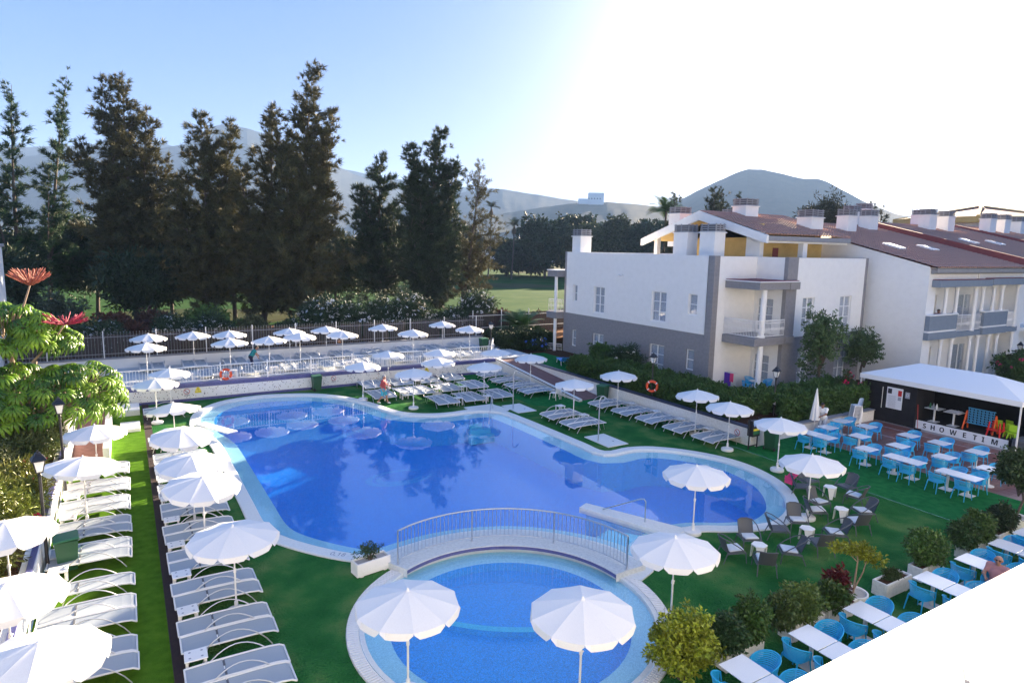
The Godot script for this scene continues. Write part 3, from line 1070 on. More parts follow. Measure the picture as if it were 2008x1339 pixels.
func ridge_hill(called, m, az0, az1, dist0, dist1, prof, seed_, rough):
	# a hill built as terrain: crest heights given as (azimuth, elevation) seen from the hotel, rising over its own ground from dist0 to the crest at dist1
	var mb = MB.new()
	var nz = noise(seed_, 1.0, 4)
	var na = 240
	var nd = 26
	var pts = []
	for i in na + 1:
		var az = lerp(az0, az1, float(i) / na)
		var el = prof[0].y
		for k in prof.size() - 1:
			if az >= prof[k].x and az <= prof[k + 1].x:
				el = lerp(prof[k].y, prof[k + 1].y, (az - prof[k].x) / (prof[k + 1].x - prof[k].x))
		if az > prof[-1].x:
			el = prof[-1].y
		var row = []
		for j in nd + 14:
			var t = float(j) / nd
			var d = lerp(dist0, dist1, t)
			var crest = tan(deg_to_rad(max(el, 0.0))) * dist1 + 9.3
			var s = min(t, 1.0)
			var hgt = crest * pow(s, 1.35)
			if t > 1.0:
				hgt = crest * max(0.0, 1.0 - (t - 1.0) * 2.0)
			var gul = nz.get_noise_2d(az * 0.16, d / dist1 * 1.6) * rough * crest * s * (1.05 - s * 0.92)
			var a = deg_to_rad(az)
			row.append(Vector3(sin(a) * d, hgt + gul - 2.0, -cos(a) * d))
		pts.append(row)
	for i in na:
		for j in nd + 13:
			var q = [pts[i][j], pts[i + 1][j], pts[i + 1][j + 1], pts[i][j + 1]]
			mb.quad(q[0], q[1], q[2], q[3], Vector3.UP)
	return struct(mb, called, m)

func build_hills():
	var P = func(a):
		var o = []
		for q in a:
			o.append(Vector2(q[0], q[1]))
		return o
	ridge_hill("mountain", M.rock, -45.0, 30.0, 1500.0, 2600.0, P.call([[-45, 3.0], [-20, 4.6], [-6.75, 5.3], [-3.3, 6.0], [-1.4, 6.1], [1.5, 6.4], [3.0, 6.9], [4.6, 7.3], [5.6, 8.2], [6.4, 8.75], [7.2, 9.0], [8.2, 8.95], [9.2, 8.9], [10.5, 8.55], [11.6, 8.2], [12.6, 7.9], [14.0, 7.3], [15.6, 6.6], [17.2, 5.9], [18.6, 5.45], [22, 4.9], [26, 4.2], [30, 3.0]]), 401, 0.14)
	ridge_hill("far_mountain", M.rock, -45.0, 36.0, 2700.0, 3300.0, P.call([[-45, 5.0], [-8, 6.0], [-2, 6.6], [0.5, 7.2], [2.0, 7.5], [3.0, 7.2], [5, 7.0], [12, 6.6], [17, 6.1], [20, 5.6], [24, 5.25], [30, 4.9], [36, 4.0]]), 402, 0.2)
	ridge_hill("middle_hill", M.rock, 16.0, 60.0, 1350.0, 2300.0, P.call([[16, 2.2], [22, 3.6], [27, 4.7], [30, 4.95], [33, 4.6], [35, 4.25], [37.5, 3.9], [40, 3.6], [45, 3.0], [60, 1.5]]), 403, 0.15)
	ridge_hill("near_hill", M.rock_near, 22.0, 62.0, 800.0, 1500.0, P.call([[22, 1.6], [28, 2.6], [32, 3.3], [35, 3.75], [37, 4.0], [39, 4.05], [41, 3.9], [44, 3.6], [48, 3.0], [62, 2.0]]), 404, 0.2)
	ridge_hill("cone_hill", M.rock_near, 40.0, 80.0, 1100.0, 2000.0, P.call([[40, 1.8], [43, 3.2], [46, 4.75], [48, 5.75], [49.3, 6.35], [50.3, 6.72], [51.4, 6.66], [52.6, 6.35], [53.8, 5.95], [54.6, 5.8], [55.6, 5.82], [56.2, 5.6], [57.4, 4.9], [59, 3.95], [61, 3.1], [64, 2.4], [68, 2.0], [80, 1.2]]), 405, 0.16)
	# houses and the square block on the near hill
	var bl = thing("hilltop_building", "pale square building on the crest of the far hill", "building")
	var a = deg_to_rad(38.0)
	var d = 1480.0
	var mb = MB.new()
	mb.box(Vector3(sin(a) * d, 118.0, -cos(a) * d), Vector3(34, 26, 24), 0.3, Basis(Vector3.UP, -0.6))
	part(mb, "block", M.render_dull, bl)
	mb = MB.new()
	mb.box(Vector3(sin(a - 0.016) * d, 112.0, -cos(a - 0.016) * d), Vector3(30, 12, 24), 0.3, Basis(Vector3.UP, -0.6))
	part(mb, "wing", M.render_dull, bl)
	mb = MB.new()
	for k in 5:
		mb.box(Vector3(sin(a) * (d - 13.0) - 12.0 + k * 5.0, 118.0, -cos(a) * (d - 13.0) - 9.0 + k * 3.6), Vector3(2.0, 3.0, 0.6), 0.0, Basis(Vector3.UP, -0.6))
	part(mb, "window", M.room, bl)
	for k in 14:
		var az = deg_to_rad(29.2 + k * 0.52 + rf(-0.12, 0.12))
		var dd = rf(420.0, 640.0)
		mb = MB.new()
		var w = rf(7, 13)
		var hh = rf(4, 8)
		mb.box(Vector3(0, hh * 0.5, 0), Vector3(w, hh, rf(6, 10)), 0.1)
		mb.box(Vector3(rf(-2, 2), hh + 0.9, 0), Vector3(w * 0.4, 1.8, 4), 0.1)
		var o = solid(mb, "distant_house", M.render_dull, "tiny pale house of the far town, %s from the left below the hill" % ordn(k), "house", "houses of the far town")
		o.position = Vector3(sin(az) * dd, 0, -cos(az) * dd)
		o.rotation.y = rf(-1, 1)
const SIDE = Basis(Vector3(0, 0, 1), Vector3(0, 1, 0), Vector3(-1, 0, 0))   # faces -X, its own x runs along +Z

func facade(parent, called, m, xf, u0, v0, u1, v1, holes, depth = 0.2):
	# a wall face with real openings: front face plus the reveals of every hole
	var us = [u0, u1]
	var vs = [v0, v1]
	for h in holes:
		us.append_array([h[0], h[2]])
		vs.append_array([h[1], h[3]])
	us.sort()
	vs.sort()
	var mb = MB.new()
	mb.xf = xf
	for i in us.size() - 1:
		for j in vs.size() - 1:
			if us[i + 1] - us[i] < 0.001 or vs[j + 1] - vs[j] < 0.001:
				continue
			var cu = (us[i] + us[i + 1]) * 0.5
			var cv = (vs[j] + vs[j + 1]) * 0.5
			var open = false
			for h in holes:
				if cu > h[0] and cu < h[2] and cv > h[1] and cv < h[3]:
					open = true
			if not open and cu > u0 and cu < u1 and cv > v0 and cv < v1:
				mb.quad(Vector3(us[i], vs[j], 0), Vector3(us[i + 1], vs[j], 0), Vector3(us[i + 1], vs[j + 1], 0), Vector3(us[i], vs[j + 1], 0), Vector3(0, 0, 1))
	for h in holes:
		var a = Vector3(h[0], h[1], 0)
		var b = Vector3(h[2], h[1], 0)
		var c = Vector3(h[2], h[3], 0)
		var d = Vector3(h[0], h[3], 0)
		var k = Vector3(0, 0, -depth)
		mb.quad(a, b, b + k, a + k, Vector3.UP)
		mb.quad(d, c, c + k, d + k, Vector3.DOWN)
		mb.quad(a, d, d + k, a + k, Vector3.RIGHT)
		mb.quad(b, c, c + k, b + k, Vector3.LEFT)
	return part(mb, called, m, parent)

func window(parent, called, xf, h, cols, rows, depth = 0.13, curtain = true):
	# h: [u0, v0, u1, v1] of the opening
	var w = Node3D.new()
	w.name = called
	parent.add_child(w, true)
	w.transform = xf * Transform3D(Basis(), Vector3(h[0], h[1], -depth))
	var W = h[2] - h[0]
	var H = h[3] - h[1]
	var mb = MB.new()
	var t = 0.06
	mb.span(Vector3(0, 0, -0.03), Vector3(t, H, 0.03), 0.006)
	mb.span(Vector3(W - t, 0, -0.03), Vector3(W, H, 0.03), 0.006)
	mb.span(Vector3(t, 0, -0.03), Vector3(W - t, t, 0.03), 0.006)
	mb.span(Vector3(t, H - t, -0.03), Vector3(W - t, H, 0.03), 0.006)
	for i in cols - 1:
		var x = W * (i + 1) / cols
		var k = 0.045 if cols == 2 else 0.03
		mb.span(Vector3(x - k, t, -0.028), Vector3(x + k, H - t, 0.028), 0.006)
	for j in rows - 1:
		var y = H * (j + 1) / rows
		for i in cols:
			mb.span(Vector3(W * i / cols + 0.05, y - 0.022, -0.02), Vector3(W * (i + 1) / cols - 0.05, y + 0.022, 0.02), 0.004)
	part(mb, "frame", M.white_paint, w)
	for i in cols:
		for j in rows:
			mb = MB.new()
			mb.span(Vector3(W * i / cols + 0.04, H * j / rows + 0.02, -0.006), Vector3(W * (i + 1) / cols - 0.04, H * (j + 1) / rows - 0.02, 0.0))
			part(mb, "pane", M.glass, w)
	if curtain:
		mb = MB.new()
		var nn = 24
		for k in nn:
			var x0 = W * k / nn
			var x1 = W * (k + 1) / nn
			mb.quad(Vector3(x0, 0, -0.12 + 0.02 * sin(k * 1.9)), Vector3(x1, 0, -0.12 + 0.02 * sin((k + 1) * 1.9)), Vector3(x1, H, -0.12 + 0.02 * sin((k + 1) * 1.9)), Vector3(x0, H, -0.12 + 0.02 * sin(k * 1.9)), Vector3(0, 0, 1))
		part(mb, "curtain", M.curtain, w)
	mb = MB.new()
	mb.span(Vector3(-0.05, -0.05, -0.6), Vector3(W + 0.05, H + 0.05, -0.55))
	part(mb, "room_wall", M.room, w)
	return w

func chimney(parent, x, z, y0, y1, s = 1.1, d = 1.1):
	var c = Node3D.new()
	c.name = "chimney"
	parent.add_child(c, true)
	var mb = MB.new()
	mb.span(Vector3(x - s / 2, y0, z - d / 2), Vector3(x + s / 2, y1 - 0.62, z + d / 2), 0.015)
	part(mb, "stack", M.render_white, c)
	mb = MB.new()
	mb.span(Vector3(x - s / 2 - 0.07, y1 - 0.62, z - d / 2 - 0.07), Vector3(x + s / 2 + 0.07, y1 - 0.55, z + d / 2 + 0.07), 0.01)
	part(mb, "ledge", M.render_white, c)
	mb = MB.new()
	mb.span(Vector3(x - s / 2 + 0.12, y1 - 0.55, z - d / 2 + 0.12), Vector3(x + s / 2 - 0.12, y1 - 0.05, z + d / 2 - 0.12))
	part(mb, "flue", M.room, c)
	# louvre courses of pale blocks
	for k in 4:
		mb = MB.new()
		var y = y1 - 0.53 + k * 0.135
		var h = 0.075
		mb.span(Vector3(x - s / 2, y, z - d / 2), Vector3(x + s / 2, y + h, z - d / 2 + 0.09), 0.01)
		mb.span(Vector3(x - s / 2, y, z + d / 2 - 0.09), Vector3(x + s / 2, y + h, z + d / 2), 0.01)
		mb.span(Vector3(x - s / 2, y, z - d / 2 + 0.09), Vector3(x - s / 2 + 0.09, y + h, z + d / 2 - 0.09), 0.01)
		mb.span(Vector3(x + s / 2 - 0.09, y, z - d / 2 + 0.09), Vector3(x + s / 2, y + h, z + d / 2 - 0.09), 0.01)
		part(mb, "louvre", M.slab_grey, c)
	for a in [-1, 0, 1]:
		for q in [-1, 1]:
			mb = MB.new()
			mb.box(Vector3(x + a * (s / 2 - 0.12), y1 - 0.28, z + q * (d / 2 - 0.04)), Vector3(0.07, 0.54, 0.05))
			part(mb, "upright", M.slab_grey, c)
			if a == 0:
				mb = MB.new()
				mb.box(Vector3(x + q * (s / 2 - 0.04), y1 - 0.28, z), Vector3(0.05, 0.54, 0.07))
				part(mb, "upright", M.slab_grey, c)
	return c

func tile_roof(parent, called, x0, x1, za, ya, zb, yb):
	# courses of overlapping barrel tiles on the slope from (za, ya) up to (zb, yb); rises and hollows run up the slope
	var mb = MB.new()
	var L2 = Vector2(zb - za, yb - ya)
	var k = int(L2.length() / 0.36)
	var up = Vector3(0, abs(zb - za), -(zb - za) * sign(1.0) * (yb - ya) / abs(zb - za)).normalized()
	var nrm = Vector3(0, 1, -(yb - ya) / (zb - za)).normalized()
	var nx = int((x1 - x0) / 0.28)
	for i in k:
		var t0 = float(i) / k
		var t1 = float(i + 1) / k
		var p0 = Vector3(0, lerp(ya, yb, t0), lerp(za, zb, t0)) + nrm * 0.07
		var p1 = Vector3(0, lerp(ya, yb, t1), lerp(za, zb, t1)) + nrm * 0.025
		for j in nx:
			var xa = x0 + (x1 - x0) * j / nx
			var xb = x0 + (x1 - x0) * (j + 1) / nx
			var xm = (xa + xb) * 0.5
			var r = nrm * 0.05
			var A = p0 + Vector3(xa, 0, 0)
			var B = p0 + Vector3(xm, 0, 0) + r
			var C = p0 + Vector3(xb, 0, 0)
			var A2 = p1 + Vector3(xa, 0, 0)
			var B2 = p1 + Vector3(xm, 0, 0) + r
			var C2 = p1 + Vector3(xb, 0, 0)
			mb.quad(A, B, B2, A2, nrm)
			mb.quad(B, C, C2, B2, nrm)
			mb.face(A - nrm * 0.06, C - nrm * 0.06, B, Vector3(0, 0, za - zb))
	var o = part(mb, called, M.roof_tile, parent)
	o.set_meta("kind", "stuff")
	return o

func balustrade(parent, called, a, b, h, k):
	# ornamental white metal railing with bulged bars
	var r = Node3D.new()
	r.name = called
	parent.add_child(r, true)
	var mb = MB.new()
	mb.bar(a + Vector3(0, h, 0), b + Vector3(0, h, 0), 0.05, 0.05, 0.01)
	part(mb, "top_rail", M.white_paint, r)
	mb = MB.new()
	mb.bar(a + Vector3(0, 0.08, 0), b + Vector3(0, 0.08, 0), 0.04, 0.04, 0.006)
	mb.bar(a + Vector3(0, h - 0.16, 0), b + Vector3(0, h - 0.16, 0), 0.025, 0.025)
	part(mb, "bottom_rail", M.white_paint, r)
	mb = MB.new()
	mb.tube([Vector3(0, 0.08, 0), Vector3(0, h * 0.35, 0), Vector3(0, h * 0.48, 0), Vector3(0, h * 0.6, 0), Vector3(0, h, 0)], [0.014, 0.014, 0.034, 0.014, 0.014], 6, false)
	var bm = mb.mesh()
	for i in k + 1:
		inst(bm, "baluster", M.white_paint, r).position = a.lerp(b, float(i) / k)
	return r

func build_house_a():
	var h = thing("apartment_house", "white and grey two-storey apartment house with corner balcony beside the pool", "building")
	var S = Transform3D(SIDE, Vector3(31.3, 0, 0))
	var up = [[-42.5, 5.05, -41.95, 6.4], [-39.8, 4.4, -38.5, 6.42], [-33.35, 4.45, -31.95, 6.5], [-29.95, 5.2, -29.2, 6.55]]
	var lo = [[-42.6, 1.38, -42.0, 2.72], [-39.85, 0.82, -38.5, 2.78], [-33.4, 0.82, -31.95, 2.85], [-29.95, 1.6, -29.25, 2.95]]
	facade(h, "grey_wall", M.render_grey, S, -43.8, 0.0, -28.48, 4.05, lo)
	var S2 = Transform3D(SIDE, Vector3(31.26, 0, 0))
	facade(h, "white_wall", M.render_white, S2, -43.5, 4.05, -28.48, 9.0, up, 0.24)
	for k in 4:
		window(h, "window", S2, up[k], 1 if k in [0, 3] else 2, 2 if k in [0, 3] else 3)
		window(h, "window", S, lo[k], 1 if k in [0, 3] else 2, 2 if k in [0, 3] else 3)
	var mb = MB.new()
	# grey corner pilasters and the edges of the white panel
	mb.span(Vector3(31.285, 0.0, -28.48), Vector3(31.75, 9.02, -27.98))
	part(mb, "corner_pilaster", M.render_grey, h)
	mb = MB.new()
	mb.span(Vector3(31.285, 4.05, -43.8), Vector3(31.6, 9.02, -43.5))
	part(mb, "corner_pilaster", M.render_grey, h)
	mb = MB.new()
	mb.quad(Vector3(31.26, 4.05, -43.5), Vector3(31.26, 4.05, -28.48), Vector3(31.3, 4.05, -28.48), Vector3(31.3, 4.05, -43.5), Vector3.DOWN)
	mb.span(Vector3(31.26, 8.98, -43.5), Vector3(31.55, 9.0, -28.48))
	# walls that close the volume
	mb.quad(Vector3(31.3, 0, -43.8), Vector3(43.67, 0, -43.8), Vector3(43.67, 9.0, -43.8), Vector3(31.3, 9.0, -43.8), Vector3.FORWARD)
	mb.quad(Vector3(43.67, 0, -43.8), Vector3(43.67, 0, -25.7), Vector3(43.67, 9.0, -25.7), Vector3(43.67, 9.0, -43.8), Vector3.RIGHT)
	mb.span(Vector3(31.55, 7.5, -43.75), Vector3(43.6, 7.6, -28.2))
	mb.span(Vector3(35.25, 7.5, -28.2), Vector3(43.6, 7.6, -25.95))
	# parapet inner faces
	mb.quad(Vector3(31.55, 7.6, -43.5), Vector3(31.55, 7.6, -28.25), Vector3(31.55, 9.0, -28.25), Vector3(31.55, 9.0, -43.5), Vector3.RIGHT)
	part(mb, "parapet", M.render_white, h)
	# front, left of the balcony notch
	var F1 = Transform3D(Basis(), Vector3(0, 0, -28.0))
	facade(h, "notch_wall", M.render_white, F1, 31.75, 0.0, 35.2, 9.0, [], 0.2)
	var N1 = Transform3D(SIDE, Vector3(35.2, 0, 0))
	var d1 = [-27.75, 4.25, -26.55, 6.4]
	var d0 = [-27.75, 0.55, -26.55, 2.75]
	facade(h, "notch_side_wall", M.render_white, N1, -28.0, 0.0, -25.92, 9.0, [d0, d1])
	for d in [d0, d1]:
		window(h, "balcony_door", N1, d, 2, 4, 0.1)
	mb = MB.new()
	mb.span(Vector3(31.75, 8.99, -28.25), Vector3(35.2, 9.0, -28.0))
	mb.span(Vector3(35.2, 8.99, -28.0), Vector3(35.45, 9.0, -25.92))
	part(mb, "parapet_top", M.render_white, h)
	# projecting front block
	var F2 = Transform3D(Basis(), Vector3(0, 0, -25.7))
	var fu = [[36.9, 4.5, 38.1, 6.5], [40.85, 4.4, 42.15, 6.5]]
	var fl = [[36.9, 0.9, 38.1, 3.0], [40.85, 0.9, 42.15, 3.0]]
	facade(h, "front_white_wall", M.render_white, Transform3D(Basis(), Vector3(0, 0, -25.66)), 36.16, 4.0, 43.4, 9.0, fu, 0.24)
	facade(h, "front_grey_wall", M.render_grey, F2, 36.16, 0.0, 43.67, 4.0, fl)
	for k in 2:
		window(h, "window", Transform3D(Basis(), Vector3(0, 0, -25.66)), fu[k], 2, 3)
		window(h, "window", F2, fl[k], 2, 3)
	mb = MB.new()
	mb.span(Vector3(35.18, 0.0, -25.92), Vector3(36.16, 9.02, -25.64), 0.004)
	part(mb, "front_pilaster", M.render_grey, h)
	mb = MB.new()
	mb.span(Vector3(43.4, 4.0, -25.9), Vector3(43.68, 9.02, -25.64), 0.004)
	part(mb, "end_pilaster", M.render_grey, h)
	mb = MB.new()
	mb.span(Vector3(36.16, 8.99, -25.9), Vector3(43.4, 9.0, -25.66))
	mb.quad(Vector3(36.16, 4.0, -25.7), Vector3(43.4, 4.0, -25.7), Vector3(43.4, 4.0, -25.66), Vector3(36.16, 4.0, -25.66), Vector3.DOWN)
	part(mb, "front_parapet", M.render_white, h)
	# corner balcony: ground terrace, floor slab, roof slab, round column, railings
	mb = MB.new()
	mb.span(Vector3(32.3, 0.0, -28.0), Vector3(35.2, 0.5, -24.9), 0.01)
	part(mb, "patio", M.terrace, h)
	mb = MB.new()
	mb.span(Vector3(32.35, 3.62, -28.0), Vector3(35.195, 4.12, -25.5), 0.015)
	mb.span(Vector3(35.195, 3.62, -25.635), Vector3(36.0, 4.12, -25.45), 0.01)
	part(mb, "balcony_slab", M.render_grey, h)
	mb = MB.new()
	mb.span(Vector3(32.35, 7.05, -28.0), Vector3(35.195, 7.5, -25.4), 0.015)
	mb.span(Vector3(35.195, 7.05, -25.635), Vector3(36.1, 7.5, -25.35), 0.01)
	part(mb, "balcony_canopy", M.render_grey, h)
	mb = MB.new()
	mb.span(Vector3(32.28, 7.5, -28.0), Vector3(36.12, 7.56, -25.3), 0.01)
	part(mb, "canopy_trim", M.white_paint, h)
	mb = MB.new()
	mb.span(Vector3(32.4, 7.56, -28.0), Vector3(36.05, 7.6, -25.42))
	part(mb, "canopy_tiles", M.maroon, h)
	for y in [[0.5, 3.62], [4.12, 7.05]]:
		mb = MB.new()
		mb.tube([Vector3(33.2, y[0], -25.72), Vector3(33.2, y[1], -25.72)], 0.17, 20)
		mb.lathe(Vector3(33.2, y[0], -25.72), [Vector2(0.22, 0), Vector2(0.22, 0.12), Vector2(0.17, 0.16)], 20)
		part(mb, "column", M.render_white, h)
	balustrade(h, "balcony_railing", Vector3(32.45, 4.12, -27.95), Vector3(32.45, 4.12, -25.6), 1.05, 20)
	balustrade(h, "balcony_railing", Vector3(32.45, 4.12, -25.6), Vector3(35.15, 4.12, -25.6), 1.05, 22)
	# balconies at the far left end
	mb = MB.new()
	for y in [[3.5, 4.05], [6.95, 7.45]]:
		mb.span(Vector3(30.5, y[0], -45.2), Vector3(36.0, y[1], -43.8), 0.01)
	part(mb, "end_balcony", M.render_grey, h)
	mb = MB.new()
	mb.span(Vector3(30.45, 7.45, -45.25), Vector3(36.0, 7.52, -43.8), 0.01)
	part(mb, "end_balcony_trim", M.white_paint, h)
	for y in [[0.3, 3.5], [4.05, 6.95]]:
		mb = MB.new()
		mb.tube([Vector3(30.66, y[0], -44.1), Vector3(30.66, y[1], -44.1)], 0.13, 16)
		part(mb, "column", M.render_white, h)
		balustrade(h, "end_railing", Vector3(30.66, y[0], -45.1), Vector3(31.25, y[0], -43.9), 1.0, 10)
	# floodlight on the wall
	mb = MB.new()
	mb.box(Vector3(31.15, 7.42, -36.55), Vector3(0.12, 0.1, 0.3), 0.02)
	mb.box(Vector3(31.05, 7.40, -36.75), Vector3(0.2, 0.16, 0.14), 0.03)
	part(mb, "wall_light", M.white_metal, h)
	# ---- attic storey with its gable and tiled roof ----
	var at = Node3D.new()
	at.name = "attic"
	h.add_child(at)
	tile_roof(at, "roof_tiles", 34.75, 43.7, -27.15, 10.42, -32.7, 12.05)
	tile_roof(at, "roof_tiles", 34.75, 43.7, -38.3, 10.2, -32.7, 12.05)
	mb = MB.new()
	for e in [[-27.2, 10.36], [-38.25, 10.14]]:
		var q = [Vector3(34.8, e[1], e[0]), Vector3(43.7, e[1], e[0]), Vector3(43.7, 12.0, -32.7), Vector3(34.8, 12.0, -32.7)]
		mb.quad(q[0] - Vector3(0, 0.15, 0), q[1] - Vector3(0, 0.15, 0), q[2] - Vector3(0, 0.15, 0), q[3] - Vector3(0, 0.15, 0), Vector3.DOWN)
	part(mb, "soffit", M.ochre, at)
	mb = MB.new()
	# white bargeboard along the gable
	for e in [[-26.95, 10.36], [-38.5, 10.12]]:
		var p = Vector3(34.62, e[1], e[0])
		var t = Vector3(34.62, 12.05, -32.7)
		mb.quad(p, t, t - Vector3(0, 0.62, 0), p - Vector3(0, 0.5, 0), Vector3.LEFT)
		mb.quad(p + Vector3(0.2, 0, 0), t + Vector3(0.2, 0, 0), t + Vector3(0.2, -0.62, 0), p + Vector3(0.2, -0.5, 0), Vector3.RIGHT)
		mb.quad(p, t, t + Vector3(0.2, 0, 0), p + Vector3(0.2, 0, 0), Vector3.UP)
		mb.quad(p - Vector3(0, 0.5, 0), t - Vector3(0, 0.62, 0), t + Vector3(0.2, -0.62, 0), p + Vector3(0.2, -0.5, 0), Vector3.DOWN)
		mb.quad(p, p + Vector3(0.2, 0, 0), p + Vector3(0.2, -0.5, 0), p - Vector3(0, 0.5, 0), Vector3(0, 0, e[0] + 32.0))
	part(mb, "bargeboard", M.render_white, at)
	mb = MB.new()
	mb.span(Vector3(34.8, 10.02, -27.28), Vector3(43.7, 10.32, -27.05), 0.01)
	part(mb, "eaves", M.slab_grey, at)
	mb = MB.new()
	mb.span(Vector3(34.9, 9.9, -27.75), Vector3(43.7, 10.05, -27.3), 0.01)
	part(mb, "eaves_beam", M.render_white, at)
	mb = MB.new()
	mb.span(Vector3(37.2, 7.6, -29.4), Vector3(43.65, 10.8, -29.2))
	mb.span(Vector3(37.0, 7.6, -37.2), Vector3(37.2, 11.2, -29.2))
	mb.face(Vector3(37.0, 10.2, -37.5), Vector3(37.0, 10.3, -28.0), Vector3(37.0, 11.9, -32.7), Vector3.LEFT)
	part(mb, "attic_wall", M.ochre, at)
	mb = MB.new()
	for q in [[35.6, -29.3, 36.0, -28.2, 10.7], [38.9, -27.75, 39.35, -27.35, 9.95], [35.2, -37.6, 35.55, -37.25, 10.2], [35.2, -34.5, 35.55, -34.2, 11.0]]:
		mb = MB.new()
		mb.span(Vector3(q[0], 7.6, q[1]), Vector3(q[2], q[4], q[3]), 0.01)
		part(mb, "pier", M.render_white, at)
	mb = MB.new()
	mb.span(Vector3(38.2, 7.6, -29.2), Vector3(38.8, 9.6, -29.17), 0.01)
	part(mb, "attic_door", M.maroon, at)
	chimney(h, 32.1, -42.7, 8.6, 10.85, 1.1, 1.1)
	chimney(h, 33.6, -32.8, 8.6, 11.1, 1.0, 1.3)
	chimney(h, 33.6, -30.4, 8.6, 11.1, 1.0, 1.3)
	chimney(h, 38.6, -38.4, 9.6, 12.75, 1.3, 1.2)
	chimney(h, 38.8, -32.2, 11.3, 13.1, 1.35, 1.2)
	chimney(h, 46.5, -40.0, 11.3, 13.0, 1.3, 1.2)
	chimney(h, 42.2, -29.3, 10.6, 12.35, 1.35, 1.2)

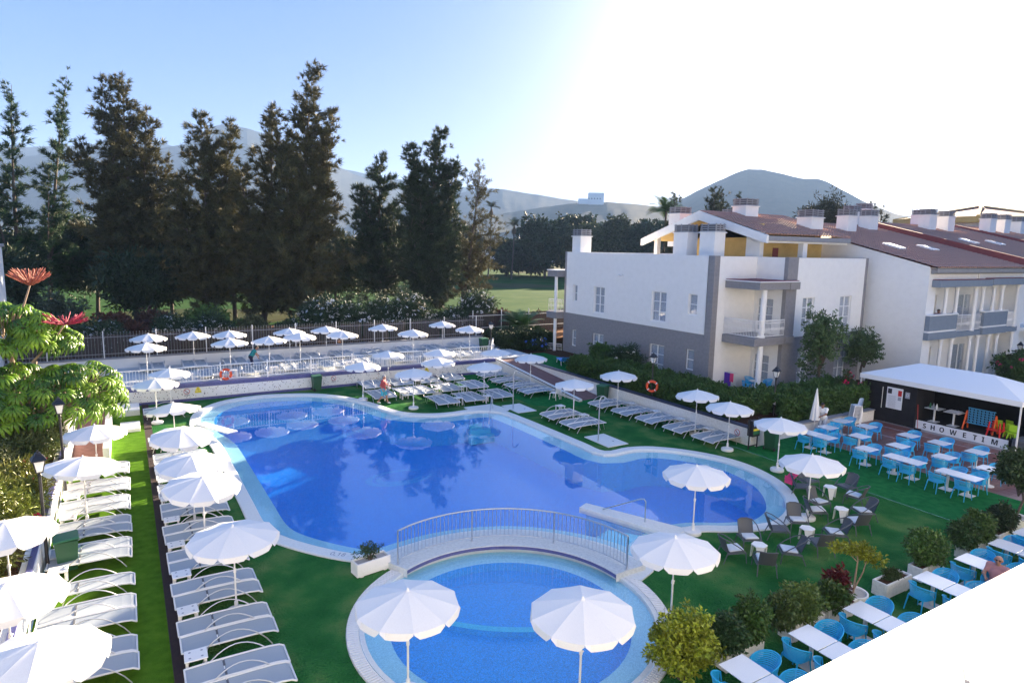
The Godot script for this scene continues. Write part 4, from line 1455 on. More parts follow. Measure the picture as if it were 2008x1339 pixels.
func build_house_b():
	# the row behind: units stepping up along +X, a plain gable towards the pool
	var X1 = 44.2
	var zf = -21.9
	for u in 3:
		var x0 = [X1, 57.0, 72.0][u]
		var x1 = [57.0, 72.0, 90.0][u]
		var dy = [0.0, 0.35, 0.5][u]
		var h = thing("terraced_house", ["white terraced house with plain gable wall, balconies and red roof", "second terraced house with raised maroon roof edge behind the skylights", "third terraced house at the right edge with many roof chimneys"][u], "building", Vector3.ZERO, 0.0, "row of terraced houses")
		var mb = MB.new()
		var ey = 8.62 + dy
		var ry = 11.75 + dy
		var rz = -33.8
		# gable wall on the pool side
		if u == 0:
			mb.quad(Vector3(x0, 0, zf), Vector3(x0, 0, -45.0), Vector3(x0, ey - 0.05, -45.0), Vector3(x0, ey - 0.05, zf), Vector3.LEFT)
			mb.face(Vector3(x0, ey - 0.05, zf), Vector3(x0, ey - 0.05, -45.7), Vector3(x0, ry - 0.05, rz), Vector3.LEFT)
		mb.quad(Vector3(x1, 0, zf), Vector3(x1, 0, -45.0), Vector3(x1, ey, -45.0), Vector3(x1, ey, zf), Vector3.RIGHT)
		mb.quad(Vector3(x0, 0, -45.0), Vector3(x1, 0, -45.0), Vector3(x1, ey, -45.0), Vector3(x0, ey, -45.0), Vector3.FORWARD)
		part(mb, "gable_wall", M.render_white, h)
		# upper front band above the loggias, window wall behind them
		mb = MB.new()
		mb.quad(Vector3(x0, 7.4, zf), Vector3(x1, 7.4, zf), Vector3(x1, ey - 0.1, zf), Vector3(x0, ey - 0.1, zf), Vector3.BACK)
		mb.span(Vector3(x0 + 0.01, 7.35, zf - 1.35), Vector3(x1 - 0.01, 7.4, zf))
		mb.span(Vector3(x0 + 0.01, 3.75, zf - 1.35), Vector3(x1 - 0.01, 4.0, zf - 0.01))
		mb.span(Vector3(x0 + 0.01, 0.0, zf - 0.35), Vector3(x0 + 1.0, 7.35, zf - 0.012))
		part(mb, "front_wall", M.render_white, h)
		var F = Transform3D(Basis(), Vector3(0, 0, zf - 1.3))
		var holes = []
		var k = int((x1 - x0) / 5.0)
		for i in k:
			var a = x0 + 1.9 + i * 5.0
			holes.append([a, 0.6, a + 2.0, 3.0])
			holes.append([a, 4.15, a + 2.0, 6.6])
		facade(h, "window_wall", M.render_white, F, x0 + 0.02, 0.0, x1, 7.35, holes)
		if u < 2:
			for hh in holes:
				window(h, "patio_door", F, hh, 2, 1, 0.1)
		if u == 0:
			# loggia fronts: solid blue-grey boxes, railings between, slabs and twin columns
			for i in 3:
				var bx0 = x0 + 0.05 + i * 7.2
				if bx0 > x1 - 1.0:
					continue
				mb = MB.new()
				var bx1 = min(bx0 + 3.5, x1)
				mb.span(Vector3(bx0, 4.45, zf), Vector3(bx1, 5.42, zf + 0.3), 0.01)
				mb.span(Vector3(bx0 - 0.02, 3.85, zf), Vector3(bx1 + 0.02, 4.33, zf + 0.32), 0.01)
				part(mb, "balcony_box", M.render_blue, h)
				mb = MB.new()
				mb.span(Vector3(bx0 - 0.02, 5.42, zf - 0.05), Vector3(bx1 + 0.02, 5.5, zf + 0.34), 0.01)
				mb.span(Vector3(bx0, 4.33, zf), Vector3(bx1, 4.45, zf + 0.28), 0.004)
				part(mb, "balcony_cap", M.white_paint, h)
				var rx1 = min(bx1 + 3.7, x1)
				if rx1 > bx1 + 0.5:
					mb = MB.new()
					mb.span(Vector3(bx1 + 0.03, 3.85, zf), Vector3(rx1 - 0.03, 4.2, zf + 0.2), 0.01)
					part(mb, "balcony_slab", M.render_blue, h)
					balustrade(h, "balcony_railing", Vector3(bx1 + 0.05, 4.2, zf + 0.1), Vector3(rx1 - 0.05, 4.2, zf + 0.1), 1.12, 24)
					mb = MB.new()
					mb.span(Vector3(bx1 + 0.3, 1.1, zf), Vector3(rx1 - 0.3, 1.2, zf + 0.2), 0.01)
					part(mb, "garden_slab", M.render_blue, h)
			mb = MB.new()
			mb.span(Vector3(x0 + 0.4, 7.28, zf), Vector3(x0 + 7.3, 7.72, zf + 0.55), 0.01)
			mb.span(Vector3(x0 + 7.4, 7.34, zf), Vector3(x1, 7.78, zf + 0.55), 0.01)
			part(mb, "loggia_canopy", M.render_blue, h)
			mb = MB.new()
			mb.span(Vector3(x0 + 0.45, 7.72, zf), Vector3(x0 + 7.25, 7.76, zf + 0.5))
			mb.span(Vector3(x0 + 7.45, 7.78, zf), Vector3(x1, 7.82, zf + 0.5))
			part(mb, "canopy_tiles", M.maroon, h)
			for cx in [46.2, 47.6, 50.1, 51.2, 52.75, 54.0, 56.4]:
				for y in [[0.4, 3.85], [5.5 if cx < 48 or (cx > 51 and cx < 54.2) else 4.2, 7.3]]:
					mb = MB.new()
					var r = 0.115
					mb.lathe(Vector3(cx, 0, zf + 0.16), [Vector2(0.0, y[0]), Vector2(0.17, y[0]), Vector2(0.17, y[0] + 0.06), Vector2(r, y[0] + 0.12), Vector2(r, y[1] - 0.3), Vector2(r + 0.03, y[1] - 0.26), Vector2(r, y[1] - 0.22), Vector2(0.2, y[1] - 0.03), Vector2(0.2, y[1])], 14)
					part(mb, "column", M.render_white, h)
			mb = MB.new()
			mb.tube([Vector3(50.6, 3.9, zf + 0.06), Vector3(50.6, 8.3, zf + 0.06)], 0.06, 10)
			part(mb, "downpipe", M.white_paint, h)
		# roof
		tile_roof(h, "roof_tiles", x0 - (0.12 if u == 0 else 0.0), x1, zf + 0.5, ey - 0.1, rz, ry)
		mb = MB.new()
		mb.quad(Vector3(x0, ey, -45.6), Vector3(x1, ey, -45.6), Vector3(x1, ry - 0.02, rz), Vector3(x0, ry - 0.02, rz), Vector3(0, 1, -1))
		mb.quad(Vector3(x0, ey - 0.25, zf + 0.4), Vector3(x1, ey - 0.25, zf + 0.4), Vector3(x1, ry - 0.12, rz), Vector3(x0, ry - 0.12, rz), Vector3.DOWN)
		part(mb, "roof_back", M.maroon, h)
		mb = MB.new()
		mb.span(Vector3(x0 + 0.1, ey - 0.42, zf), Vector3(x1, ey - 0.14, zf + 0.42), 0.01)
		mb.span(Vector3(x0 + 0.1, ey - 0.5, zf), Vector3(x1, ey - 0.42, zf + 0.22), 0.01)
		part(mb, "eaves", M.slab_grey, h)
		if u > 0:
			mb = MB.new()
			var p = [Vector3(x0, ey - 0.75, zf + 0.55), Vector3(x0, ry - 0.75, rz), Vector3(x0, ry + 0.12, rz), Vector3(x0, ey + 0.12, zf + 0.55)]
			mb.quad(p[0], p[1], p[2], p[3], Vector3.LEFT)
			for q in 4:
				p[q] += Vector3(0.22, 0, 0)
			mb.quad(p[3] - Vector3(0.22, 0, 0), p[2] - Vector3(0.22, 0, 0), p[2], p[3], Vector3.UP)
			mb.quad(p[0] - Vector3(0.22, 0, 0), p[3] - Vector3(0.22, 0, 0), p[3], p[0], Vector3.BACK)
			mb.quad(p[0], p[1], p[2], p[3], Vector3.RIGHT)
			part(mb, "roof_upstand", M.maroon, h)
		var sk = [[[47.6, -26.2], [51.8, -26.0]], [[60.5, -27.2], [64.6, -27.0]], [[76.0, -27.2]]][u]
		var sl = (ry - ey) / (rz - zf)
		for q in sk:
			mb = MB.new()
			var yy = ey + (q[1] - zf) * sl + 0.16
			mb.box(Vector3(q[0], yy, q[1]), Vector3(0.9, 0.12, 1.3), 0.01, Basis(Vector3.RIGHT, atan(0.284)))
			var so = part(mb, "skylight", M.white_metal, h)
			mb = MB.new()
			mb.box(Vector3(q[0], yy + 0.07, q[1]), Vector3(0.72, 0.02, 1.1), 0.0, Basis(Vector3.RIGHT, atan(0.284)))
			part(mb, "pane", M.glass, so)
		var ch = [[[49.6, -31.2, 1.5], [54.6, -32.4, 1.4], [55.5, -34.5, 1.5]], [[63.2, -32.0, 1.6], [66.0, -31.8, 1.6], [60.6, -36.5, 1.7], [69.4, -36.0, 1.5]], [[73.6, -31.6, 1.6], [76.6, -31.6, 1.6], [80.6, -31.8, 1.5], [84.4, -31.8, 1.5]]][u]
		for q in ch:
			var gy = ey + (max(q[1], rz) - zf) * sl
			chimney(h, q[0], q[1], gy - 0.8, gy + q[2] + 0.25, 1.2, 1.0)
	# octagonal tower house further back
	var t = thing("tower_house", "tower house with shallow octagonal roof and ochre eaves behind the row", "building")
	var c = Vector3(91.0, 0, -40.0)
	var mb = MB.new()
	mb.lathe(c, [Vector2(0.0, 15.3), Vector2(0.6, 15.25), Vector2(9.3, 13.75), Vector2(9.3, 13.6)], 8, true, PI / 8)
	part(mb, "roof", M.maroon, t)
	mb = MB.new()
	mb.lathe(c, [Vector2(9.35, 13.75), Vector2(9.35, 13.05), Vector2(8.4, 13.05)], 8, true, PI / 8)
	part(mb, "eaves", M.ochre, t)
	mb = MB.new()
	for k in 8:
		var a = PI / 8 + TAU * k / 8
		mb.bar(c + Vector3(cos(a) * 9.35, 13.8, sin(a) * 9.35), c + Vector3(cos(a) * 0.5, 15.32, sin(a) * 0.5), 0.35, 0.16, 0.02)
	part(mb, "hip_ridge", M.ochre, t)
	mb = MB.new()
	mb.lathe(c, [Vector2(8.4, 0.0), Vector2(8.4, 13.2)], 8, true, PI / 8)
	part(mb, "wall", M.render_white, t)
	mb = MB.new()
	for k in 8:
		var a = TAU * k / 8
		mb.box(c + Vector3(cos(a) * 7.8, 12.2, sin(a) * 7.8), Vector3(0.2, 0.9, 1.0), 0.01, Basis(Vector3.UP, -a))
	part(mb, "window", M.room, t)
	# edge of a white house at the far left
	var w = thing("garden_house", "white house whose corner shows at the left edge among the trees", "building")
	mb = MB.new()
	mb.span(Vector3(-14.0, 0.0, -52.0), Vector3(-6.55, 8.7, -45.0), 0.02)
	part(mb, "wall", M.render_white, w)
	mb = MB.new()
	mb.span(Vector3(-14.2, 8.7, -52.2), Vector3(-6.45, 8.9, -44.8), 0.02)
	part(mb, "roof_slab", M.slab_grey, w)
	window(w, "window", Transform3D(Basis(), Vector3(0, 0, -44.9)), [-8.4, 5.0, -7.2, 6.6], 2, 2, -0.02)

func build_hotel():
	# the hotel on whose upper floor the viewer stands: its long white front faces the courtyard and the sun
	var h = thing("hotel_wing", "white hotel front behind the viewer, with rows of balcony doors", "building")
	var F = Transform3D(Basis(Vector3(-1, 0, 0), Vector3(0, 1, 0), Vector3(0, 0, -1)), Vector3(0, 0, 1.6))
	var holes = []
	for i in 14:
		for j in 4:
			holes.append([-38.0 + i * 5.0, 0.6 + j * 3.2, -36.0 + i * 5.0, 2.8 + j * 3.2])
	facade(h, "front_wall", M.render_white, F, -42.0, 0.0, 34.0, 14.0, holes)
	var mb = MB.new()
	for q in holes:
		mb.xf = F
		mb.span(Vector3(q[0], q[1], -0.22), Vector3(q[2], q[3], -0.2))
	part(mb, "door_panes", M.curtain, h)
	mb = MB.new()
	mb.span(Vector3(-34.0, 14.0, 1.4), Vector3(42.0, 14.3, 14.0), 0.02)
	part(mb, "roof", M.render_white, h)
	mb = MB.new()
	mb.span(Vector3(-34.0, 0.0, 13.8), Vector3(42.0, 14.0, 14.0))
	mb.span(Vector3(-34.0, 0.0, 1.8), Vector3(-33.8, 14.0, 13.8))
	mb.span(Vector3(41.8, 0.0, 1.8), Vector3(42.0, 14.0, 13.8))
	part(mb, "other_walls", M.render_white, h)
	# flat restaurant roof below, made of long white panels
	var r = thing("restaurant_roof", "flat white panel roof of the restaurant at the lower right corner", "roof")
	for k in 9:
		mb = MB.new()
		var x0 = 4.0 + k * 2.92 + 0.0
		mb.span(Vector3(x0 + 0.012, 2.86, -5.35), Vector3(x0 + 2.908, 3.0, 1.3), 0.008)
		part(mb, "panel", M.roof_panel, r)
	mb = MB.new()
	mb.span(Vector3(4.0, 2.70, -5.3), Vector3(30.3, 2.86, -5.12), 0.01)
	part(mb, "edge_beam", M.alu, r)
	for k in 4:
		mb = MB.new()
		mb.span(Vector3(4.6 + k * 8.2, 0.0, -5.28), Vector3(4.74 + k * 8.2, 2.7, -5.14), 0.01)
		part(mb, "post", M.alu, r)
	mb = MB.new()
	mb.box(Vector3(10.62, 3.02, -4.1), Vector3(0.34, 0.035, 0.07), 0.01, Basis(Vector3.UP, 0.5))
	part(mb, "lost_strip", M.slab_grey, r)
# ---------- parasols ----------
func umbrella_proto():
	var root = Node3D.new()
	var mb = MB.new()
	mb.lathe(Vector3.ZERO, [Vector2(0.27, 0.0), Vector2(0.285, 0.02), Vector2(0.28, 0.10), Vector2(0.25, 0.125), Vector2(0.07, 0.14), Vector2(0.05, 0.16), Vector2(0.045, 0.36), Vector2(0.0, 0.37)], 24)
	part(mb, "base", M.white_plastic, root)
	mb = MB.new()
	mb.tube([Vector3(0, 0.3, 0), Vector3(0, 1.2, 0)], 0.024, 10)
	mb.tube([Vector3(0, 1.18, 0), Vector3(0, 2.34, 0)], 0.019, 10)
	part(mb, "pole", M.white_metal, root)
	mb = MB.new()
	mb.lathe(Vector3(0, 1.13, 0), [Vector2(0.0, 0.0), Vector2(0.035, 0.0), Vector2(0.038, 0.05), Vector2(0.03, 0.1), Vector2(0.0, 0.1)], 12)
	mb.ball(Vector3(0.05, 1.18, 0), Vector3(0.03, 0.02, 0.02), 8, 6)
	part(mb, "clamp", M.white_plastic, root)
	var can = Node3D.new()
	can.name = "canopy"
	root.add_child(can)
	can.position = Vector3(0, 2.30, 0)
	# one panel of ten: a sagging sector with its hanging valance
	mb = MB.new()
	var K = 10
	var da = TAU / K
	var R = 1.06
	var drop = 0.30
	var P = func(t, s):
		# t 0..1 from the top to the rim, s -0.5..0.5 across
		var a = s * da
		var r = R * t * lerp(1.0, cos(da * 0.5) / cos(a), 0.75)
		var sag = (0.25 - s * s) * 0.07 * t
		return Vector3(cos(a) * r, 0.04 - drop * pow(t, 1.15) - sag, sin(a) * r)
	var nr = 5
	var ns = 6
	for i in nr:
		for j in ns:
			var q = []
			var nn = []
			for st in [[i, j], [i, j + 1], [i + 1, j + 1], [i + 1, j]]:
				var t = max(st[0] / float(nr), 0.02)
				var s = st[1] / float(ns) - 0.5
				var p = P.call(t, s)
				var e = 0.02
				var du = P.call(min(t + e, 1.0), s) - P.call(max(t - e, 0.0), s)
				var dv = P.call(t, s + e) - P.call(t, s - e)
				var g = du.cross(dv).normalized()
				if g.y < 0:
					g = -g
				q.append(p)
				nn.append(g)
			mb.squad(q[0], q[1], q[2], q[3], nn[0], nn[1], nn[2], nn[3])
	for j in ns:
		var s0 = j / float(ns) - 0.5
		var s1 = (j + 1) / float(ns) - 0.5
		var a = P.call(1.0, s0)
		var b = P.call(1.0, s1)
		var va = Vector3(0.01, -0.13, 0)
		var ea = 0.0 if j > 0 else 0.10
		var eb = 0.0 if j < ns - 1 else 0.10
		var o = Vector3(1, 0.05, 0)
		mb.quad(a, b, b + va + Vector3(0.02, eb, 0), a + va + Vector3(0.02, ea, 0), o)
	var panel = mb.mesh()
	for k in K:
		var o = inst(panel, "canopy_panel", M.canvas, can)
		o.rotation.y = da * k
	mb = MB.new()
	var pr = P.call(1.0, 0.5)
	mb.tube([Vector3(0.03, 0.0, 0), Vector3(0.5, -0.125, 0), Vector3(1.05, pr.y - 0.012, 0)], 0.008, 5, false)
	mb.tube([Vector3(0.03, -0.42, 0), Vector3(0.48, -0.135, 0)], 0.007, 5, false)
	var rib = mb.mesh()
	for k in K:
		inst(rib, "rib", M.white_metal, can).rotation.y = da * (k + 0.5)
	mb = MB.new()
	mb.lathe(Vector3(0, 0.02, 0), [Vector2(0.05, 0.0), Vector2(0.05, 0.025), Vector2(0.025, 0.035), Vector2(0.022, 0.08), Vector2(0.0, 0.09)], 12)
	part(mb, "finial", M.white_plastic, can)
	mb = MB.new()
	mb.lathe(Vector3(0, -0.45, 0), [Vector2(0.024, 0.0), Vector2(0.045, 0.0), Vector2(0.045, 0.06), Vector2(0.024, 0.06)], 12)
	part(mb, "runner", M.white_plastic, can)
	return root

func umb(proto, x, z, label, group, y = 0.0, tilt = 0.0, towards = 0.0):
	var o = put(proto, "parasol", label, "parasol", Vector3(x, y, z), rf(0, 1.2), group)
	var c = o.get_node("canopy")
	c.rotation.x = rf(-0.025, 0.025)
	c.rotation.z = rf(-0.025, 0.025)
	if tilt != 0.0:
		var ax = Vector3(cos(towards), 0, -sin(towards))
		ax = (Basis(Vector3.UP, -o.rotation.y) * ax).normalized()
		c.basis = Basis(ax, tilt)
	return o

func build_umbrellas():
	var p = umbrella_proto()
	var g = "white parasols round the pool"
	var A = [[-1.3, -28.4, 0.0, 0.0], [-1.5, -24.3, 0.10, 1.6], [-2.9, -19.4, 0.0, 0.0], [-2.45, -15.8, 0.0, 0.0], [-1.65, -13.1, 0.0, 0.0]]
	for i in 5:
		umb(p, A[i][0], A[i][1], "white parasol, %s from the back in the far-left lounger column" % ordn(i), g, 0.0, A[i][2], A[i][3])
	var B = [[1.82, -39.6, 0.0], [1.03, -36.9, 0.0], [1.5, -31.0, -0.13], [1.5, -26.4, 0.13], [1.55, -22.9, 0.10], [1.65, -20.6, 0.12], [1.95, -16.5, 0.0]]
	for i in 7:
		umb(p, B[i][0], B[i][1], "white parasol, %s from the back beside the pool's left edge" % ordn(i), g, 0.0, B[i][2], 0.3)
	var D = [[11.95, -37.2, "white parasol at the pool edge left of the walking man"], [13.85, -33.9, "white parasol on a round base nearest the far pool edge"], [14.75, -40.5, "white parasol close to the retaining wall behind the walking man"], [18.1, -39.7, "white parasol close to the wall behind the grey far loungers"], [16.6, -36.6, "white parasol standing among the middle row of far loungers"], [18.5, -34.0, "white parasol beside the first shower slab"], [21.75, -38.3, "white parasol at the top of the right red ramp"], [22.75, -35.4, "white parasol in front of the middle of the right red ramp"], [20.5, -27.5, "white parasol between the two lounger pairs near the shower"]]
	for q in D:
		umb(p, q[0], q[1], q[2], g)
	var E = [[24.25, -28.3, "white parasol near the green bin by the planter wall"], [24.6, -22.6, "white parasol before the hedge left of the litter stand"], [24.0, -20.0, "white parasol with round base beside the no-diving sign"], [23.65, -17.0, "white parasol in front of the man in the white shirt"], [20.25, -13.2, "white parasol above the grey wicker armchairs"], [15.75, -14.3, "white parasol over the round right bay of the pool"], [11.25, -10.75, "white parasol on the turf right of the children's pool"], [4.6, -11.6, "left of the two big white parasols at the children's pool"], [7.55, -9.6, "right of the two big white parasols at the children's pool"]]
	for q in E:
		umb(p, q[0], q[1], q[2], g)
	var T = [[1.1, -47.3], [3.7, -47.4], [5.9, -47.1], [9.8, -46.9], [12.4, -47.0], [16.6, -46.7], [21.6, -46.8]]
	for i in T.size():
		umb(p, T[i][0], T[i][1], "white parasol, %s from the left in the terrace row along the fence" % ordn(i), "white parasols on the terrace", 1.0)
	var T2 = [[0.85, -43.1], [5.4, -43.2], [7.75, -43.3], [9.9, -44.2], [12.75, -44.1], [17.5, -42.9], [22.3, -43.4]]
	for i in T2.size():
		umb(p, T2[i][0], T2[i][1], "white parasol, %s from the left in the terrace row behind the railing" % ordn(i), "white parasols on the terrace", 1.0)
	# a folded one by the hedge
	var c = thing("folded_parasol", "folded white parasol held by the man in the white shirt", "parasol", Vector3(30.0, 0, -19.62))
	var mb = MB.new()
	mb.tube([Vector3(0, 0, 0), Vector3(0, 2.5, 0)], 0.02, 8)
	part(mb, "pole", M.white_metal, c)
	mb = MB.new()
	for k in 16:
		var a = TAU * k / 16
		var b = TAU * (k + 1) / 16
		var ra = 1.0 if k % 2 == 0 else 0.72
		var rb = 0.72 if k % 2 == 0 else 1.0
		var pf = [[0.03, 2.45], [0.08, 2.1], [0.17, 1.5], [0.24, 0.95], [0.25, 0.85]]
		for i in 4:
			var q = [Vector3(cos(a) * pf[i][0] * ra, pf[i][1], sin(a) * pf[i][0] * ra), Vector3(cos(b) * pf[i][0] * rb, pf[i][1], sin(b) * pf[i][0] * rb), Vector3(cos(b) * pf[i + 1][0] * rb, pf[i + 1][1], sin(b) * pf[i + 1][0] * rb), Vector3(cos(a) * pf[i + 1][0] * ra, pf[i + 1][1], sin(a) * pf[i + 1][0] * ra)]
			mb.quad(q[0], q[1], q[2], q[3], q[0] - Vector3(0, q[0].y - 0.02, 0))
	part(mb, "folded_canopy", M.canvas, c)
	mb = MB.new()
	mb.lathe(Vector3.ZERO, [Vector2(0.27, 0.0), Vector2(0.285, 0.02), Vector2(0.28, 0.10), Vector2(0.25, 0.125), Vector2(0.07, 0.14), Vector2(0.0, 0.16)], 24)
	part(mb, "base", M.white_plastic, c)

# ---------- sun loungers ----------
func lounger_proto():
	# own x runs from the head (-1.02) to the foot (+1.02)
	var root = Node3D.new()
	var W = 0.33
	var prof = [[-1.02, 0.345], [-0.6, 0.36], [-0.28, 0.365]]
	var prof2 = [[-0.25, 0.365], [0.3, 0.36], [0.7, 0.35], [0.9, 0.325], [1.0, 0.27]]
	for e in [[prof, "back_sling"], [prof2, "seat_sling"]]:
		var mb = MB.new()
		var pf = e[0]
		for i in pf.size() - 1:
			for k in 4:
				var z0 = -W + 0.03 + (2 * W - 0.06) * k / 4.0
				var z1 = -W + 0.03 + (2 * W - 0.06) * (k + 1) / 4.0
				var s0 = -0.02 * (1.0 - pow((k - 2) / 2.0, 2.0))
				var s1 = -0.02 * (1.0 - pow((k - 1) / 2.0, 2.0))
				mb.quad(Vector3(pf[i][0], pf[i][1] + s0, z0), Vector3(pf[i + 1][0], pf[i + 1][1] + s0, z0), Vector3(pf[i + 1][0], pf[i + 1][1] + s1, z1), Vector3(pf[i][0], pf[i][1] + s1, z1), Vector3.UP)
		part(mb, e[1], M.sling, root)
	var mb2 = MB.new()
	for s in [-1, 1]:
		var pts = []
		for q in prof + prof2:
			pts.append(Vector3(q[0], q[1], s * W))
		mb2.tube(pts, 0.024, 6)
	mb2.tube([Vector3(-1.02, 0.345, -W), Vector3(-1.02, 0.345, W)], 0.022, 6)
	mb2.tube([Vector3(1.0, 0.27, -W), Vector3(1.0, 0.27, W)], 0.022, 6)
	mb2.tube([Vector3(-0.27, 0.34, -W), Vector3(-0.27, 0.34, W)], 0.016, 6)
	part(mb2, "frame", M.white_metal, root)
	mb2 = MB.new()
	for s in [-0.17, 0.17]:
		mb2.box(Vector3(-0.265, 0.36, s), Vector3(0.045, 0.012, 0.2), 0.004)
	part(mb2, "hinge_strap", M.seam, root)
	mb2 = MB.new()
	var arc = []
	for k in 13:
		var t = k / 12.0
		arc.append(Vector3(lerp(-0.62, 0.86, t), 0.60 * pow(sin(PI * (0.10 + 0.90 * t)), 0.8) if t < 1.0 else 0.0, 0))
	arc[0].y = 0.0
	mb2.tube(arc, 0.015, 6)
	var am = mb2.mesh()
	for s in [-1, 1]:
		inst(am, "arched_leg", M.alu, root).position = Vector3(0, 0.012, s * (W + 0.03))
	mb2 = MB.new()
	mb2.tube([Vector3(0, 0.34, 0), Vector3(-0.1, 0.0, 0)], 0.014, 6)
	var lm = mb2.mesh()
	for s in [-1, 1]:
		inst(lm, "leg", M.alu, root).position = Vector3(-0.82, 0, s * W)
	return root

func stool_proto():
	# small white plastic side table with four wide legs
	var root = Node3D.new()
	var mb = MB.new()
	mb.box(Vector3(0, 0.43, 0), Vector3(0.46, 0.035, 0.44), 0.014)
	part(mb, "table_top", M.white_plastic, root)
	mb = MB.new()
	for q in [[0.12, 0.11], [-0.12, 0.11], [0.12, -0.11], [-0.12, -0.11]]:
		mb.lathe(Vector3(q[0], 0.4485, q[1]), [Vector2(0.0, 0.0), Vector2(0.028, 0.0)], 10)
	part(mb, "drain_dimple", M.ink_soft, root)
	mb = MB.new()
	mb.box(Vector3(0, 0.205, 0), Vector3(0.055, 0.41, 0.04), 0.01)
	var lm = mb.mesh()
	for q in [[0.18, 0.17], [-0.18, 0.17], [0.18, -0.17], [-0.18, -0.17]]:
		var o = inst(lm, "leg", M.white_plastic, root)
		o.position = Vector3(q[0], 0, q[1])
	return root

func pair(p, x, z, turn, gap, label_a, label_b, group, y = 0.0):
	# two beds side by side, turned about the pair's middle
	var b = Basis(Vector3.UP, turn)
	for s in [[-1, label_a], [1, label_b]]:
		var at = Vector3(x, y, z) + b * Vector3(rf(-0.02, 0.02), 0, s[0] * gap)
		put(p, "sun_lounger", s[1], "sun lounger", at, turn + rf(-0.012, 0.012), group)

func build_loungers():
	var p = lounger_proto()
	var st = stool_proto()
	var g = 0.36
	var za = [-29.2, -27.15, -25.2, -23.2, -21.3]
	for i in za.size():
		var n = "grey lounger, %s bed of the " + ordn(i) + " sunlit pair from the back, far-left column"
		pair(p, -1.27, za[i], 0.0, g, n % "back", n % "front", "loungers of the far-left column")
		put(st, "side_table", "white side table behind the %s pair from the back, far-left column" % ordn(i), "side table", Vector3(-2.0, 0, za[i] + 1.0), 0.0, "white side tables")
	put(p, "sun_lounger", "single grey lounger behind the green wheelie bin, far-left column", "sun lounger", Vector3(-1.23, 0, -19.15), 0.0, "loungers of the far-left column")
	var zb = [-17.55, -15.52, -13.45]
	for i in zb.size():
		var n = "grey lounger, %s bed of the " + ordn(i) + " pair nearer than the green bin, far-left column"
		pair(p, -1.22, zb[i], 0.0, g, n % "back", n % "front", "loungers of the far-left column")
	for i in 9:
		var z = -29.5 + i * 2.0
		var n = "grey lounger, %s bed of the " + ordn(i) + " pair from the back, beside the pool's left edge"
		pair(p, 1.62, z, 0.0, g, n % "back", n % "front", "loungers along the pool's left edge")
		put(st, "side_table", "white side table, %s from the back, between lounger heads beside the pool" % ordn(i), "side table", Vector3(0.86, 0, z + 1.0), rf(-0.05, 0.05), "white side tables")
	# pairs at the far left corner
	pair(p, 1.5, -38.3, 0.0, g, "grey lounger, back bed of the pair at the far left wall corner", "grey lounger, front bed of the pair at the far left wall corner", "loungers along the pool's left edge")
	pair(p, 1.55, -32.3, 0.0, g, "grey lounger, back bed of the pair beside the diving board", "grey lounger, front bed of the pair beside the diving board", "loungers along the pool's left edge")
	# far deck: three rows with the feet towards the pool
	var F = -PI / 2
	var rows = [["back", -40.0, [13.38, 15.29, 17.2, 19.02]], ["middle", -37.1, [12.99, 14.78, 17.41, 19.3]], ["front", -34.1, [15.75, 17.5, 19.4]]]
	for r in rows:
		for i in r[2].size():
			var n = "grey lounger, %s bed of the " + ordn(i) + " pair from the left, " + r[0] + " row of far deck"
			pair(p, r[2][i], r[1], F, g, n % "left", n % "right", "loungers on the far deck")
	put(p, "sun_lounger", "single grey lounger between two pairs in the middle row of far deck", "sun lounger", Vector3(15.87, 0, -37.1), F, "loungers on the far deck")
	var ts = [[14.3, -36.5], [16.55, -33.6], [16.45, -36.4], [18.2, -36.3], [18.35, -33.3], [14.25, -39.6], [16.3, -39.3]]
	for i in ts.size():
		put(st, "side_table", "white side table %s, far deck" % ["left of the middle row", "right of the first front pair", "in the middle of the middle row", "right in the middle row", "right in the front row", "left in the back row", "centre of the back row"][i], "side table", Vector3(ts[i][0], 0, ts[i][1]), 0.1, "white side tables")
	# right group: heads towards the ramp wall
	var zr = [-39.4, -37.4, -35.5, -33.8]
	for i in 4:
		var n = "grey lounger, %s bed of the " + ordn(i) + " pair from the back along the right ramp"
		pair(p, 22.15, zr[i], PI, g, n % "front", n % "back", "loungers along the right ramp")
	var zq = [-28.1, -26.2]
	for i in 2:
		var n = "grey lounger, %s bed of the " + ["far", "near"][i] + " pair at the pool's straight right edge"
		pair(p, 20.15, zq[i], PI, g, n % "front", n % "back", "loungers at the pool's right edge")
	for i in 2:
		put(st, "side_table", ["white side table behind the far pair at the pool's right edge", "white side table between both pairs at the pool's right edge"][i], "side table", Vector3(20.9, 0, [-29.3, -27.1][i]), 0.0, "white side tables")
	var zw = [-28.92, -26.92, -25.07, -23.07, -21.15]
	for i in 5:
		var n = "grey lounger, %s bed of the " + ordn(i) + " pair from the back along the planter wall"
		pair(p, 24.1 + i * 0.11, zw[i], PI, g, n % "front", n % "back", "loungers along the planter wall")
		if i < 4:
			put(st, "side_table", "white side table, %s from the back, along the planter wall" % ordn(i), "side table", Vector3(25.0, 0, zw[i] + 1.0), 0.0, "white side tables")
	# terrace: two rows, heads to the fence
	for i in 10:
		var x = 0.2 + i * 2.45
		var n = "grey lounger, %s bed of the " + ordn(i) + " pair from the left, terrace row at fence"
		pair(p, x + 1.0, -46.9, F, g, n % "left", n % "right", "loungers on the terrace", 1.0)
	for i in 9:
		var x = 0.8 + i * 2.45
		var n = "grey lounger, %s bed of the " + ordn(i) + " pair from the left, terrace row at railing"
		pair(p, x + 1.0, -43.1, F, g, n % "left", n % "right", "loungers on the terrace", 1.0)
		put(st, "side_table", "white side table, %s from the left, behind the terrace railing" % ordn(i), "side table", Vector3(x + 2.2, 1.0, -42.6), 0.0, "white side tables")
